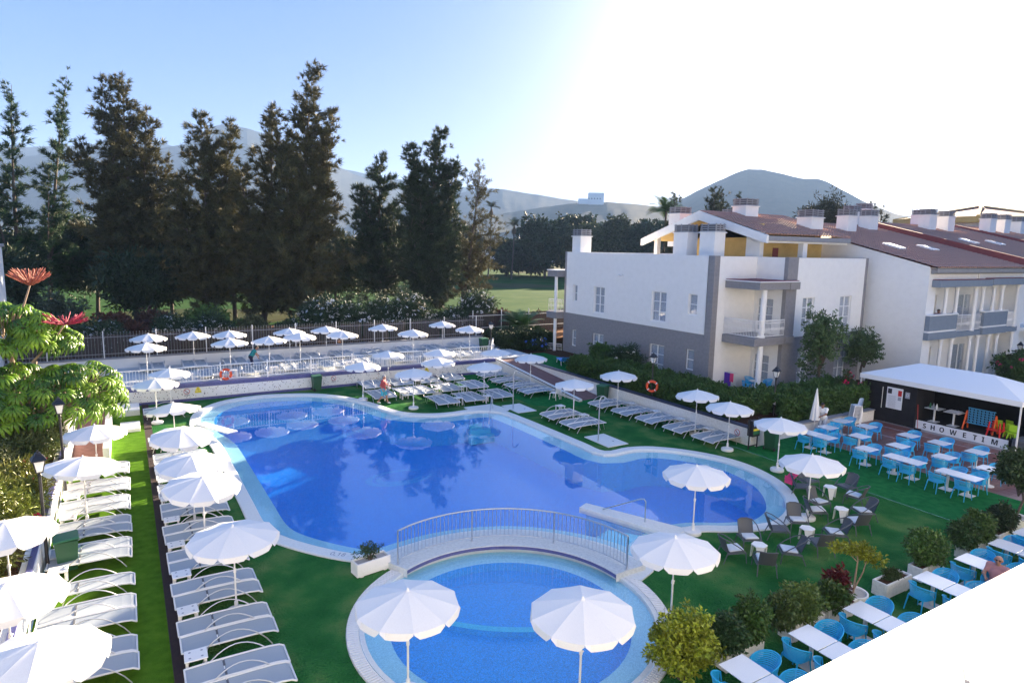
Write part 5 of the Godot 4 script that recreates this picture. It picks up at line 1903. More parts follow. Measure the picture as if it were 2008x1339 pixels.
	# white lounger with a blue cover on the small lawn
	var b = thing("blue_lounger", "white sun lounger with bright blue cover on the small lawn", "sun lounger", Vector3(27.6, 0.784, -38.6), 1.2)
	var mb = MB.new()
	mb.box(Vector3(0, 0.34, 0), Vector3(1.6, 0.05, 0.62), 0.02)
	part(mb, "cover", M.blue_deep, b)
	for q in [[-0.65, 0.26], [0.65, 0.26], [-0.65, -0.26], [0.65, -0.26]]:
		mb = MB.new()
		mb.tube([Vector3(q[0] * 0.85, 0.33, q[1]), Vector3(q[0] * 1.1, 0.0, q[1])], 0.025, 6)
		part(mb, "leg", M.white_plastic, b)
	mb = MB.new()
	mb.box(Vector3(-0.95, 0.52, 0), Vector3(0.5, 0.04, 0.6), 0.02, Basis(Vector3.BACK, -0.7))
	part(mb, "backrest", M.blue_deep, b)

# ---------- café furniture ----------
func blue_chair_proto():
	# faces +X
	var root = Node3D.new()
	var mb = MB.new()
	var pr = PackedVector2Array()
	for k in 20:
		var a = TAU * k / 20
		var ex = 0.24 * sign(cos(a)) * pow(abs(cos(a)), 0.6)
		var ez = 0.25 * sign(sin(a)) * pow(abs(sin(a)), 0.6)
		pr.append(Vector2(ex, ez))
	mb.prism(pr, 0.425, 0.45, true)
	part(mb, "seat", M.blue_plastic, root)
	var back = Node3D.new()
	back.name = "backrest"
	root.add_child(back)
	# rim: rises from the front corners of the seat, sweeps up and round the back
	var rim = func(t, h):
		# t -1..1 round the back
		var a = t * 1.9
		var lean = 0.10 * h
		return Vector3(-cos(a) * (0.25 + lean) + 0.02, 0.45 + h * (0.36 - 0.155 * t * t), sin(a) * (0.27 + 0.03 * h))
	mb = MB.new()
	var top = []
	for k in 17:
		top.append(rim.call(k / 8.0 - 1.0, 1.0))
	var first = top[0]
	var last = top[-1]
	top.push_front(Vector3(first.x + 0.03, 0.44, first.z * 0.93))
	top.push_back(Vector3(last.x + 0.03, 0.44, last.z * 0.93))
	mb.tube(top, 0.016, 6)
	part(mb, "rim", M.blue_plastic, back)
	for j in 8:
		mb = MB.new()
		var h0 = 0.04 + j * 0.118
		for k in 12:
			var t0 = (k / 6.0 - 1.0) * 0.97
			var t1 = ((k + 1) / 6.0 - 1.0) * 0.97
			var a = rim.call(t0, h0)
			var b = rim.call(t1, h0)
			var c = rim.call(t1, h0 + 0.075)
			var d = rim.call(t0, h0 + 0.075)
			var o = Vector3(a.x, 0, a.z)
			mb.quad(a, b, c, d, o)
			var inn = -o.normalized() * 0.012
			mb.quad(a + inn, b + inn, c + inn, d + inn, -o)
			mb.quad(d, c, c + inn, d + inn, Vector3.UP)
			mb.quad(a, b, b + inn, a + inn, Vector3.DOWN)
		part(mb, "slat", M.blue_plastic, back)
	for q in [[0.20, 0.21, 0.25, 0.25], [0.20, -0.21, 0.25, -0.25], [-0.19, 0.2, -0.27, 0.24], [-0.19, -0.2, -0.27, -0.24]]:
		mb = MB.new()
		mb.tube([Vector3(q[0], 0.44, q[1]), Vector3(q[2], 0.0, q[3])], [0.022, 0.014], 6)
		part(mb, "leg", M.blue_plastic, root)
	return root

func table_proto(round_base = false):
	var root = Node3D.new()
	var mb = MB.new()
	mb.box(Vector3(0, 0.735, 0), Vector3(0.74, 0.022, 0.74), 0.006)
	part(mb, "table_top", M.table_white, root)
	mb = MB.new()
	if round_base:
		mb.tube([Vector3(0, 0.02, 0), Vector3(0, 0.725, 0)], [0.075, 0.045], 16)
	else:
		mb.box(Vector3(0, 0.375, 0), Vector3(0.08, 0.7, 0.08), 0.01)
	part(mb, "pedestal", M.white_metal, root)
	mb = MB.new()
	if round_base:
		mb.lathe(Vector3.ZERO, [Vector2(0.25, 0.0), Vector2(0.25, 0.015), Vector2(0.22, 0.025), Vector2(0.08, 0.04)], 24)
	else:
		mb.box(Vector3(0, 0.012, 0), Vector3(0.44, 0.024, 0.44), 0.008)
	part(mb, "foot_plate", M.white_metal, root)
	return root

func build_cafe():
	# red tiled floor with pale nosings in front of the stage
	var mb = MB.new()
	mb.sheet(rect(29.2, -20.0, 44.0, -4.0), -0.012)
	struct(mb, "cafe_floor_bed", M.tile_edge)
	var fl = struct_node("cafe_tiles")
	var tm = MB.new()
	tm.box(Vector3(0, -0.01, 0), Vector3(0.385, 0.03, 0.385), 0.004)
	var tile = tm.mesh()
	var xs = [29.4, 29.8, 30.2, 30.6, 31.0, 31.6, 32.0, 32.4, 32.8, 33.2, 33.75, 34.15, 34.55, 34.95, 35.5, 35.9]
	for i in xs.size():
		for j in 18:
			inst(tile, "tile", M.red_tile, fl).position = Vector3(xs[i], 0.0, -19.75 + j * 0.4)
	mb = MB.new()
	for i in xs.size():
		for j in 22:
			mb.box(Vector3(xs[i], -0.01, -12.55 + j * 0.4), Vector3(0.385, 0.03, 0.385))
	var far = part(mb, "more_tiles", M.red_tile, fl)
	far.set_meta("kind", "stuff")
	var bc = blue_chair_proto()
	var tb = table_proto()
	var tr = table_proto(true)
	var g = "blue cafe chairs"
	var G2 = "white cafe tables by the stage"
	# tables (x, z, round foot) with chairs at (dx, dz, facing)
	var T = [[31.55, -19.1, false, "white cafe table in the corner beside the stacked chairs", "corner table by the stacked chairs"],
		[29.65, -18.65, false, "white cafe table behind the long table near the hedge wall", "table behind the long hedge-wall table"],
		[31.65, -17.85, false, "white cafe table nearest the black panel with the poster", "table nearest the poster"],
		[29.62, -17.0, true, "white cafe table in the second row, left of the middle", "second-row table left of the middle"],
		[27.95, -18.4, false, "left half of the long white table at the turf's left end", "left end of the turf's left long table"],
		[27.95, -17.62, false, "right half of the long white table at the turf's left end", "right end of the turf's left long table"],
		[27.95, -15.67, true, "single white table with round foot on the turf", "single round-footed turf table"],
		[31.9, -15.95, false, "white cafe table before the letter S of the stage front", "table before the stage letter S"],
		[29.75, -15.25, false, "white cafe table behind the middle long table", "table behind the middle long table"],
		[27.95, -14.42, true, "left half of the long white table in the middle of the turf", "left end of the middle long table"],
		[27.95, -13.65, false, "right half of the long white table in the middle of the turf", "right end of the middle long table"],
		[31.98, -14.6, false, "white cafe table before the middle of the stage lettering", "table before the middle of the lettering"],
		[29.9, -13.4, false, "white cafe table between the middle and right long tables", "table between the two right long tables"],
		[27.95, -12.3, false, "left half of the long white table at the turf's right end", "left end of the right long table"],
		[27.95, -11.55, false, "right half of the long white table at the turf's right end", "right end of the right long table"],
		[32.0, -13.05, false, "white cafe table before the end of the stage lettering", "table before the end of the lettering"],
		[29.9, -11.7, true, "white cafe table with round foot behind the right long table", "round-footed table behind right long table"],
		[31.95, -11.5, false, "white cafe table at the right edge below the tent post", "table below the tent post"]]
	for q in T:
		put(tr if q[2] else tb, "cafe_table", q[3], "table", Vector3(q[0], 0.006, q[1]), 0.0, G2)
		# one chair on the pool side, one beyond
		var where = ["pool side", "stage side"]
		for s in 2:
			var dx = [-0.62, 0.62][s]
			put(bc, "cafe_chair", "blue armchair on the %s of the %s" % [where[s], q[4]], "chair", Vector3(q[0] + dx + rf(-0.06, 0.06), 0.006, q[1] + rf(-0.12, 0.12)), (0.0 if s == 0 else PI) + rf(-0.25, 0.25), g)
	# tables along the restaurant edge
	var N = [10.6, 12.88, 14.98, 18.1, 20.3, 22.3, 23.9]
	for i in N.size():
		for k in 2:
			put(tb, "cafe_table", "white table, %s from the left in the restaurant row, %s one" % [ordn(i), ["outer", "inner"][k]], "table", Vector3(N[i], 0, -8.0 + k * 0.76), 0.0, "white restaurant tables")
			for s in 2:
				if i == 4 and k == 1 and s == 0:
					put(bc, "cafe_chair", "blue chair under the seated bald person with sunglasses", "chair", Vector3(19.76, 0, -7.25), PI, "blue restaurant chairs")
					continue
				put(bc, "cafe_chair", "blue chair %s of the %s restaurant table from the left, %s one" % [["left", "right"][s], ordn(i), ["outer", "inner"][k]], "chair", Vector3(N[i] + [-0.55, 0.60][s] + rf(-0.04, 0.04), 0, -8.0 + k * 0.80 + rf(-0.06, 0.06)), [0.0, PI][s] + rf(-0.2, 0.2), "blue restaurant chairs")
	# grey wicker armchairs in fours
	var wc = wicker_proto()
	var wt = hex_table_proto()
	var S = [[16.25, -12.08], [18.66, -12.12], [21.2, -12.55], [22.85, -14.05]]
	var C = [[15.45, -12.42, 0], [16.6, -12.75, 0], [15.72, -11.45, 0], [16.95, -11.5, 0], [18.0, -12.7, 1], [19.15, -12.85, 1], [18.3, -11.4, 1], [19.4, -11.6, 1], [20.5, -13.05, 2], [21.3, -13.5, 2], [20.85, -11.75, 2], [21.95, -12.2, 2], [22.2, -14.8, 3], [23.0, -15.1, 3], [23.1, -13.2, 3], [23.75, -13.95, 3]]
	for i in 4:
		put(wt, "garden_table", "white hexagonal garden table amid the %s group of wicker chairs" % ordn(i), "table", Vector3(S[i][0], 0, S[i][1]), 0.3, "white hexagonal tables")
	for i in C.size():
		var s = S[C[i][2]]
		var d = Vector2(s[0] - C[i][0], s[1] - C[i][1])
		var o = put(wc, "wicker_armchair", "grey wicker armchair at the %s white hexagonal table, %s chair" % [ordn(C[i][2]), ["back left", "back right", "front left", "front right"][i % 4]], "armchair", Vector3(C[i][0], 0, C[i][1]), atan2(-d.y, d.x), "grey wicker armchairs")
		if i in [4, 6, 12, 13, 15]:
			o.get_node("cushion").free()
	mb = MB.new()
	mb.box(Vector3(22.1, 0.62, -15.2), Vector3(0.5, 0.03, 0.35), 0.01, Basis(Vector3(0, 0, 1), 0.5))
	mb.box(Vector3(21.92, 0.48, -15.2), Vector3(0.03, 0.3, 0.35), 0.01)
	solid(mb, "towel", M.pink, "pink towel hung over the farthest grey wicker chair", "towel")

func struct_node(called):
	var o = Node3D.new()
	o.name = called
	add_child(o)
	o.set_meta("kind", "structure")
	return o

func wicker_proto():
	# low armchair facing +X: woven seat and back, a tube looping from the front legs up round the back
	var root = Node3D.new()
	var mb = MB.new()
	mb.box(Vector3(0.02, 0.34, 0), Vector3(0.54, 0.035, 0.52), 0.012, Basis(Vector3.BACK, 0.08))
	part(mb, "seat", M.grey_wicker, root)
	mb = MB.new()
	mb.box(Vector3(0.04, 0.385, 0), Vector3(0.46, 0.055, 0.45), 0.024, Basis(Vector3.BACK, 0.08))
	part(mb, "cushion", M.cushion, root)
	mb = MB.new()
	for k in 8:
		var a0 = lerp(-0.75, 0.75, k / 8.0)
		var a1 = lerp(-0.75, 0.75, (k + 1) / 8.0)
		var f = func(a, h): return Vector3(-0.06 - cos(a) * 0.24 - h * 0.16, 0.34 + h * 0.42, sin(a) * 0.36)
		for e in [0.0, 0.02]:
			var off = Vector3(e, 0, 0)
			mb.quad(f.call(a0, 0.0) + off, f.call(a1, 0.0) + off, f.call(a1, 1.0) + off, f.call(a0, 1.0) + off, Vector3(-1 if e == 0.0 else 1, 0, 0))
	part(mb, "backrest", M.grey_wicker, root)
	mb = MB.new()
	var loop = []
	for s in [1, -1]:
		var pts = [Vector3(0.30, 0.33, 0.29 * s), Vector3(0.1, 0.50, 0.31 * s), Vector3(-0.15, 0.66, 0.31 * s), Vector3(-0.36, 0.76, 0.24 * s), Vector3(-0.45, 0.78, 0.10 * s)]
		if s == 1:
			loop = pts.duplicate()
		else:
			pts.reverse()
			loop.append_array(pts)
	mb.tube(loop, 0.017, 6)
	part(mb, "arm_loop", M.grey_frame, root)
	mb = MB.new()
	mb.tube([Vector3(0.30, 0.33, 0.29), Vector3(0.30, 0.33, -0.29)], 0.015, 6)
	mb.tube([Vector3(0.30, 0.33, 0.29), Vector3(-0.28, 0.31, 0.28)], 0.015, 6)
	mb.tube([Vector3(0.30, 0.33, -0.29), Vector3(-0.28, 0.31, -0.28)], 0.015, 6)
	part(mb, "seat_frame", M.grey_frame, root)
	for q in [[0.29, 0.28, 0.33, 0.30], [0.29, -0.28, 0.33, -0.30], [-0.26, 0.25, -0.40, 0.28], [-0.26, -0.25, -0.40, -0.28]]:
		mb = MB.new()
		mb.tube([Vector3(q[0], 0.34, q[1]), Vector3(q[2], 0.0, q[3])], [0.02, 0.013], 6)
		part(mb, "leg", M.grey_frame, root)
	return root

func hex_table_proto():
	var root = Node3D.new()
	var mb = MB.new()
	mb.lathe(Vector3.ZERO, [Vector2(0.0, 0.45), Vector2(0.235, 0.45), Vector2(0.245, 0.44), Vector2(0.245, 0.42), Vector2(0.0, 0.42)], 6, true)
	part(mb, "table_top", M.white_plastic, root)
	for k in 3:
		var a = TAU * k / 3.0 + PI / 6
		mb = MB.new()
		var d = Vector3(cos(a), 0, sin(a))
		var s = Vector3(-sin(a), 0, cos(a))
		var q = [d * 0.20 + s * 0.125 + Vector3(0, 0.42, 0), d * 0.20 - s * 0.125 + Vector3(0, 0.42, 0), d * 0.25 - s * 0.05, d * 0.25 + s * 0.05]
		mb.quad(q[0], q[1], q[2], q[3], d)
		for i in 4:
			q[i] -= d * 0.03
		mb.quad(q[0], q[1], q[2], q[3], -d)
		mb.quad(q[0], q[0] + d * 0.03, q[3] + d * 0.03, q[3], s)
		mb.quad(q[1], q[1] + d * 0.03, q[2] + d * 0.03, q[2], -s)
		part(mb, "leg", M.white_plastic, root)
	return root

func text(parent, called, s, size, xf, m, depth = 0.01, font = "Droid Sans"):
	var tm = TextMesh.new()
	tm.text = s
	tm.font_size = 32
	tm.pixel_size = size / 32.0
	tm.depth = depth
	var sf = SystemFont.new()
	sf.font_names = PackedStringArray([font])
	sf.font_weight = 700
	tm.font = sf
	var o = inst(tm, called, m, parent)
	o.transform = xf
	return o

func build_stage():
	# party tent
	var t = thing("party_tent", "white party tent over the small black stage", "tent")
	var x0 = 36.05
	var x1 = 40.3
	var z0 = -21.0
	var z1 = -13.1
	var e = 2.55
	var ry = 3.28
	var mb = MB.new()
	var c = [Vector3(x0, e, z1), Vector3(x0, e, z0), Vector3(x1, e, z0), Vector3(x1, e, z1)]
	var r = [Vector3(38.2, ry, -18.9), Vector3(38.2, ry, -15.3)]
	mb.quad(c[0], c[1], r[0], r[1], Vector3(-1, 2, 0))
	mb.quad(c[2], c[3], r[1], r[0], Vector3(1, 2, 0))
	mb.face(c[1], c[2], r[0], Vector3(0, 2, -1))
	mb.face(c[3], c[0], r[1], Vector3(0, 2, 1))
	part(mb, "roof_sheet", M.tent, t)
	mb = MB.new()
	mb.span(Vector3(x0 - 0.015, e - 0.26, z0), Vector3(x0, e, z1))
	mb.span(Vector3(x0, e - 0.26, z1), Vector3(x1, e, z1 + 0.015))
	mb.span(Vector3(x0, e - 0.26, z0 - 0.015), Vector3(x1, e, z0))
	part(mb, "valance", M.tent, t)
	for q in [[x0 + 0.05, z0 + 0.05], [x0 + 0.05, z1 - 0.05], [x1 - 0.05, z0 + 0.05], [x1 - 0.05, z1 - 0.05]]:
		mb = MB.new()
		mb.box(Vector3(q[0], e * 0.5, q[1]), Vector3(0.07, e, 0.07), 0.008)
		part(mb, "post", M.white_metal, t)
	# black panels
	var b = thing("black_backdrop", "black panel walls enclosing the stage under the tent", "backdrop")
	mb = MB.new()
	mb.span(Vector3(36.32, 0.0, -20.85), Vector3(36.42, 2.5, -17.95), 0.004)
	part(mb, "front_panel", M.black_cloth, b)
	mb = MB.new()
	mb.span(Vector3(40.0, 0.0, -20.85), Vector3(40.1, 2.5, -13.2), 0.004)
	part(mb, "back_panel", M.black_cloth, b)
	mb = MB.new()
	mb.span(Vector3(36.42, 0.0, -18.05), Vector3(38.2, 2.5, -17.95), 0.004)
	part(mb, "wing_panel", M.black_cloth, b)
	mb = MB.new()
	mb.span(Vector3(36.42, 0.0, -20.9), Vector3(40.0, 2.5, -20.8), 0.004)
	part(mb, "left_panel", M.black_cloth, b)
	mb = MB.new()
	mb.span(Vector3(37.2, 0.0, -13.25), Vector3(40.0, 2.5, -13.15), 0.004)
	part(mb, "right_panel", M.black_cloth, b)
	mb = MB.new()
	mb.span(Vector3(36.28, 0.75, -19.78), Vector3(36.32, 1.95, -19.76), 0.004)
	part(mb, "door_handle", M.white_metal, b)
	# posters on the panel (read from -X)
	var P = Basis(Vector3(0, 0, 1), Vector3(0, 1, 0), Vector3(-1, 0, 0))
	var po = thing("poster", "large white notice poster on the black panel", "poster", Vector3(36.3, 1.42, -19.1))
	po.basis = P
	mb = MB.new()
	mb.box(Vector3.ZERO, Vector3(0.86, 1.18, 0.02), 0.003)
	part(mb, "sheet", M.sign_white, po)
	mb = MB.new()
	mb.box(Vector3(-0.27, 0.37, 0.012), Vector3(0.22, 0.28, 0.004))
	part(mb, "dark_picture", M.ink, po)
	mb = MB.new()
	mb.box(Vector3(0.28, 0.32, 0.012), Vector3(0.20, 0.32, 0.004))
	part(mb, "red_picture", M.toy_red, po)
	mb = MB.new()
	mb.box(Vector3(0.28, 0.02, 0.012), Vector3(0.18, 0.2, 0.004))
	part(mb, "grey_picture", M.ink_soft, po)
	mb = MB.new()
	for k in 14:
		mb.box(Vector3(-0.12, 0.12 - k * 0.05, 0.012), Vector3(0.42 + 0.05 * sin(k * 2.3), 0.012, 0.004))
	part(mb, "print_lines", M.ink_soft, po)
	var po2 = thing("small_notice", "small grey notice right of the white poster", "poster", Vector3(36.3, 1.72, -18.42))
	po2.basis = P
	mb = MB.new()
	mb.box(Vector3.ZERO, Vector3(0.24, 0.34, 0.02), 0.003)
	part(mb, "sheet", M.ink_soft, po2)
	mb = MB.new()
	mb.torus(Vector3(0, 0.02, 0.012), Basis(), 0.07, 0.01, 0, TAU, 16, 4)
	part(mb, "ring_mark", M.sign_white, po2)
	# stage
	var s = thing("stage", "low black stage with white front board", "stage")
	mb = MB.new()
	mb.span(Vector3(36.5, 0.0, -17.9), Vector3(40.0, 0.45, -13.6), 0.01)
	part(mb, "platform", M.black_cloth, s)
	mb = MB.new()
	mb.span(Vector3(36.44, 0.01, -17.92), Vector3(36.495, 0.47, -13.62), 0.006)
	part(mb, "front_board", M.sign_white, s)
	var word = "SHOWETIM"
	var zz = [-17.45, -17.05, -16.6, -16.05, -15.52, -15.05, -14.68, -14.18]
	for i in 8:
		text(s, "letter", word[i], 0.36, Transform3D(P * Basis(Vector3.BACK, [0.0, 0.02, -0.03, 0.0, 0.03, -0.03, 0.02, -0.04][i]), Vector3(36.435, 0.24, zz[i])), M.ink)
	# things on the stage
	var tb = table_proto()
	for i in 2:
		put(tb, "stage_table", ["grey table with bottles at the left of the stage", "white table with a cloth in the middle of the stage"][i], "table", Vector3(37.0, 0.45, [-17.3, -16.35][i]), 0.0, "tables on the stage")
	for i in 3:
		mb = MB.new()
		mb.lathe(Vector3.ZERO, [Vector2(0.0, 0.0), Vector2(0.045, 0.0), Vector2(0.045, 0.17), Vector2(0.018, 0.22), Vector2(0.018, 0.27), Vector2(0.0, 0.27)], 12)
		var o = solid(mb, "bottle", [M.green_bin_lid, M.ink_soft, M.white_plastic][i], ["green bottle on the left stage table", "grey bottle on the left stage table", "white spray bottle on the left stage table"][i], "bottle")
		o.position = Vector3(36.9, 1.196, -17.5 + i * 0.16)
	mb = MB.new()
	var nn = noise(77, 3.0, 2)
	for i in 10:
		for j in 10:
			var q = []
			for st in [[0, 0], [1, 0], [1, 1], [0, 1]]:
				var x = (i + st[0]) / 10.0 - 0.5
				var z = (j + st[1]) / 10.0 - 0.5
				q.append(Vector3(x * 0.55, 0.03 + 0.07 * abs(nn.get_noise_2d(x * 2.0, z * 2.0)) - 0.1 * max(0.0, abs(z) - 0.42), z * 0.6))
			mb.quad(q[0], q[1], q[2], q[3], Vector3.UP)
	var cl = solid(mb, "crumpled_cloth", M.cloth_white, "crumpled white cloth on the middle stage table", "cloth")
	cl.position = Vector3(37.0, 1.19, -16.35)
	# giant four-in-a-row game
	var gme = thing("row_game", "giant blue four-in-a-row board with orange legs on the stage", "game", Vector3(37.1, 0.45, -15.15))
	mb = MB.new()
	for i in 7:
		for j in 6:
			var ce = Vector3(0, 0.42 + j * 0.125, -0.52 + i * 0.17)
			mb.torus(ce, Basis(Vector3(0, 0, 1), Vector3(0, 1, 0), Vector3(-1, 0, 0)), 0.062, 0.02, 0, TAU, 14, 5)
			for k in 4:
				mb.box(ce + Vector3(0, [-1, -1, 1, 1][k] * 0.058, [-1, 1, -1, 1][k] * 0.075), Vector3(0.03, 0.03, 0.035))
	mb.box(Vector3(0, 1.12, 0), Vector3(0.05, 0.04, 1.24), 0.008)
	mb.box(Vector3(0, 0.34, 0), Vector3(0.05, 0.04, 1.24), 0.008)
	part(mb, "grid_board", M.toy_blue, gme)
	for s2 in [-1, 1]:
		mb = MB.new()
		mb.bar(Vector3(-0.28, 0.0, s2 * 0.68), Vector3(0, 0.95, s2 * 0.66), 0.06, 0.08, 0.01)
		mb.bar(Vector3(0.28, 0.0, s2 * 0.68), Vector3(0, 0.95, s2 * 0.66), 0.06, 0.08, 0.01)
		mb.bar(Vector3(-0.2, 0.3, s2 * 0.68), Vector3(0.2, 0.3, s2 * 0.68), 0.05, 0.06, 0.01)
		part(mb, "leg_frame", M.orange_toy, gme)
	# children's chairs and an upturned red table
	var kc = Node3D.new()
	mb = MB.new()
	mb.box(Vector3(0, 0.3, 0), Vector3(0.32, 0.05, 0.34), 0.02)
	part(mb, "seat", M.toy_green, kc)
	mb = MB.new()
	mb.box(Vector3(0.15, 0.5, 0), Vector3(0.05, 0.34, 0.36), 0.02)
	part(mb, "backrest", M.toy_green, kc)
	for q in [[-1, -1], [-1, 1], [1, -1], [1, 1]]:
		mb = MB.new()
		mb.tube([Vector3(q[0] * 0.11, 0.29, q[1] * 0.12), Vector3(q[0] * 0.16, 0.0, q[1] * 0.16)], [0.04, 0.03], 8)
		part(mb, "leg", M.toy_green, kc)
	for i in 4:
		put(kc, "toy_chair", "lime green children's chair, %s from the left on the stage" % ordn(i), "chair", Vector3([37.5, 37.9, 37.2, 37.0][i], 0.45, [-14.55, -14.3, -13.95, -13.72][i]), [0.3, -0.2, 0.1, 0.2][i], "green toy chairs")
	var rt = thing("toy_table", "red children's table turned upside down on the stage", "table", Vector3(36.85, 0.45, -14.35))
	mb = MB.new()
	mb.box(Vector3(0, 0.32, 0), Vector3(0.6, 0.05, 0.66), 0.02)
	part(mb, "table_top", M.toy_red, rt)
	for q in [[-1, -1], [-1, 1], [1, -1], [1, 1]]:
		mb = MB.new()
		mb.tube([Vector3(q[0] * 0.22, 0.3, q[1] * 0.25), Vector3(q[0] * 0.26, 0.0, q[1] * 0.29)], [0.045, 0.035], 8)
		mb.tube([Vector3(q[0] * 0.22, 0.34, q[1] * 0.25), Vector3(q[0] * 0.2, 0.72, q[1] * 0.22)], [0.045, 0.035], 8)
		part(mb, "leg", M.toy_red, rt)
	# broom leaning on the stage front, covered box at the right
	var br = thing("broom", "broom with red handle leaning at the left end of the stage", "broom", Vector3(36.2, 0, -17.75))
	mb = MB.new()
	mb.tube([Vector3(-0.05, 0.08, 0.1), Vector3(0.12, 1.35, -0.1)], 0.014, 8)
	part(mb, "handle", M.red_paint, br)
	mb = MB.new()
	mb.box(Vector3(-0.05, 0.05, 0.1), Vector3(0.1, 0.1, 0.36), 0.02)
	part(mb, "head", M.black_metal, br)
	var cb = thing("covered_box", "dark tarpaulin-covered box at the right end of the stage", "box", Vector3(36.75, 0, -13.05))
	mb = MB.new()
	mb.box(Vector3(0, 0.34, 0), Vector3(1.0, 0.68, 0.75), 0.08)
	part(mb, "body", M.grey_wicker, cb)
	mb = MB.new()
	for k in 3:
		mb.box(Vector3(-0.505, 0.15 + k * 0.2, 0), Vector3(0.02, 0.025, 0.7), 0.008)
	part(mb, "fold", M.grey_frame, cb)
	var sp = thing("loudspeaker", "dark loudspeaker at the right back corner of the stage", "loudspeaker", Vector3(38.6, 1.3, -13.6))
	mb = MB.new()
	mb.box(Vector3.ZERO, Vector3(0.35, 0.62, 0.4), 0.03)
	part(mb, "cabinet", M.black_metal, sp)
	mb = MB.new()
	mb.torus(Vector3(-0.18, -0.1, 0), Basis(Vector3(0, 0, 1), Vector3(0, 1, 0), Vector3(-1, 0, 0)), 0.12, 0.02)
	part(mb, "cone", M.grey_frame, sp)
	mb = MB.new()
	mb.tube([Vector3(0, -0.85, 0), Vector3(0, -0.3, 0)], 0.03, 8)
	part(mb, "stand", M.black_metal, sp)

func lamp(x, z, y, h, label, extra = ""):
	var o = thing("street_lamp", label, "lamp", Vector3(x, y, z), 0.2, "black lantern posts")
	var mb = MB.new()
	mb.lathe(Vector3.ZERO, [Vector2(0.09, 0.0), Vector2(0.09, 0.12), Vector2(0.06, 0.16), Vector2(0.045, 0.6), Vector2(0.04, h - 0.62), Vector2(0.06, h - 0.6), Vector2(0.03, h - 0.55), Vector2(0.03, h - 0.5)], 14)
	part(mb, "post", M.black_metal, o)
	var l = Node3D.new()
	l.name = "lantern"
	o.add_child(l)
	mb = MB.new()
	mb.lathe(Vector3(0, h - 0.5, 0), [Vector2(0.0, 0.0), Vector2(0.10, 0.0), Vector2(0.185, 0.32)], 4, true, PI / 4)
	part(mb, "lantern_glass", M.lantern_glass, l)
	mb = MB.new()
	for k in 4:
		var a = PI / 4 + PI / 2 * k
		mb.bar(Vector3(cos(a) * 0.103, h - 0.5, sin(a) * 0.103), Vector3(cos(a) * 0.19, h - 0.17, sin(a) * 0.19), 0.018, 0.018)
	mb.lathe(Vector3(0, h - 0.52, 0), [Vector2(0.0, 0.0), Vector2(0.12, 0.0), Vector2(0.12, 0.03)], 4, true, PI / 4)
	part(mb, "cage", M.black_metal, l)
	mb = MB.new()
	mb.lathe(Vector3(0, h - 0.18, 0), [Vector2(0.0, 0.0), Vector2(0.25, 0.0), Vector2(0.25, 0.025), Vector2(0.15, 0.14), Vector2(0.12, 0.15), Vector2(0.08, 0.22), Vector2(0.03, 0.24), Vector2(0.03, 0.28), Vector2(0.0, 0.3)], 4, true, PI / 4)
	part(mb, "lantern_roof", M.black_metal, l)
	return o

func wheelie(x, z, turn, label, y = 0.0):
	var o = thing("wheelie_bin", label, "bin", Vector3(x, y, z), turn, "green wheelie bins")
	var mb = MB.new()
	var b = [Vector3(-0.22, 0.06, -0.24), Vector3(0.22, 0.06, -0.24), Vector3(0.22, 0.06, 0.24), Vector3(-0.22, 0.06, 0.24)]
	var t = [Vector3(-0.28, 0.92, -0.29), Vector3(0.28, 0.92, -0.29), Vector3(0.28, 0.92, 0.29), Vector3(-0.28, 0.92, 0.29)]
	for k in 4:
		mb.quad(b[k], b[(k + 1) % 4], t[(k + 1) % 4], t[k], b[k] + b[(k + 1) % 4])
	mb.quad(b[0], b[1], b[2], b[3], Vector3.DOWN)
	part(mb, "body", M.green_bin, o)
	mb = MB.new()
	mb.box(Vector3(0, 0.97, 0), Vector3(0.62, 0.07, 0.64), 0.03, Basis(Vector3.BACK, 0.05))
	part(mb, "lid", M.green_bin_lid, o)
	for s in [-1, 1]:
		mb = MB.new()
		mb.torus(Vector3(-0.2, 0.1, s * 0.25), Basis(), 0.06, 0.035, 0, TAU, 14, 6)
		part(mb, "wheel", M.black_metal, o)
	return o

func lifebuoy(at, bs, label):
	var o = thing("lifebuoy", label, "lifebuoy", at)
	var mb = MB.new()
	mb.torus(Vector3.ZERO, bs, 0.29, 0.075, 0, TAU, 36, 10)
	part(mb, "ring", M.orange, o)
	for k in 4:
		mb = MB.new()
		mb.torus(Vector3.ZERO, bs, 0.29, 0.079, k * PI / 2 + 0.6, k * PI / 2 + 0.78, 4, 10)
		part(mb, "band", M.sign_white, o)
	return o

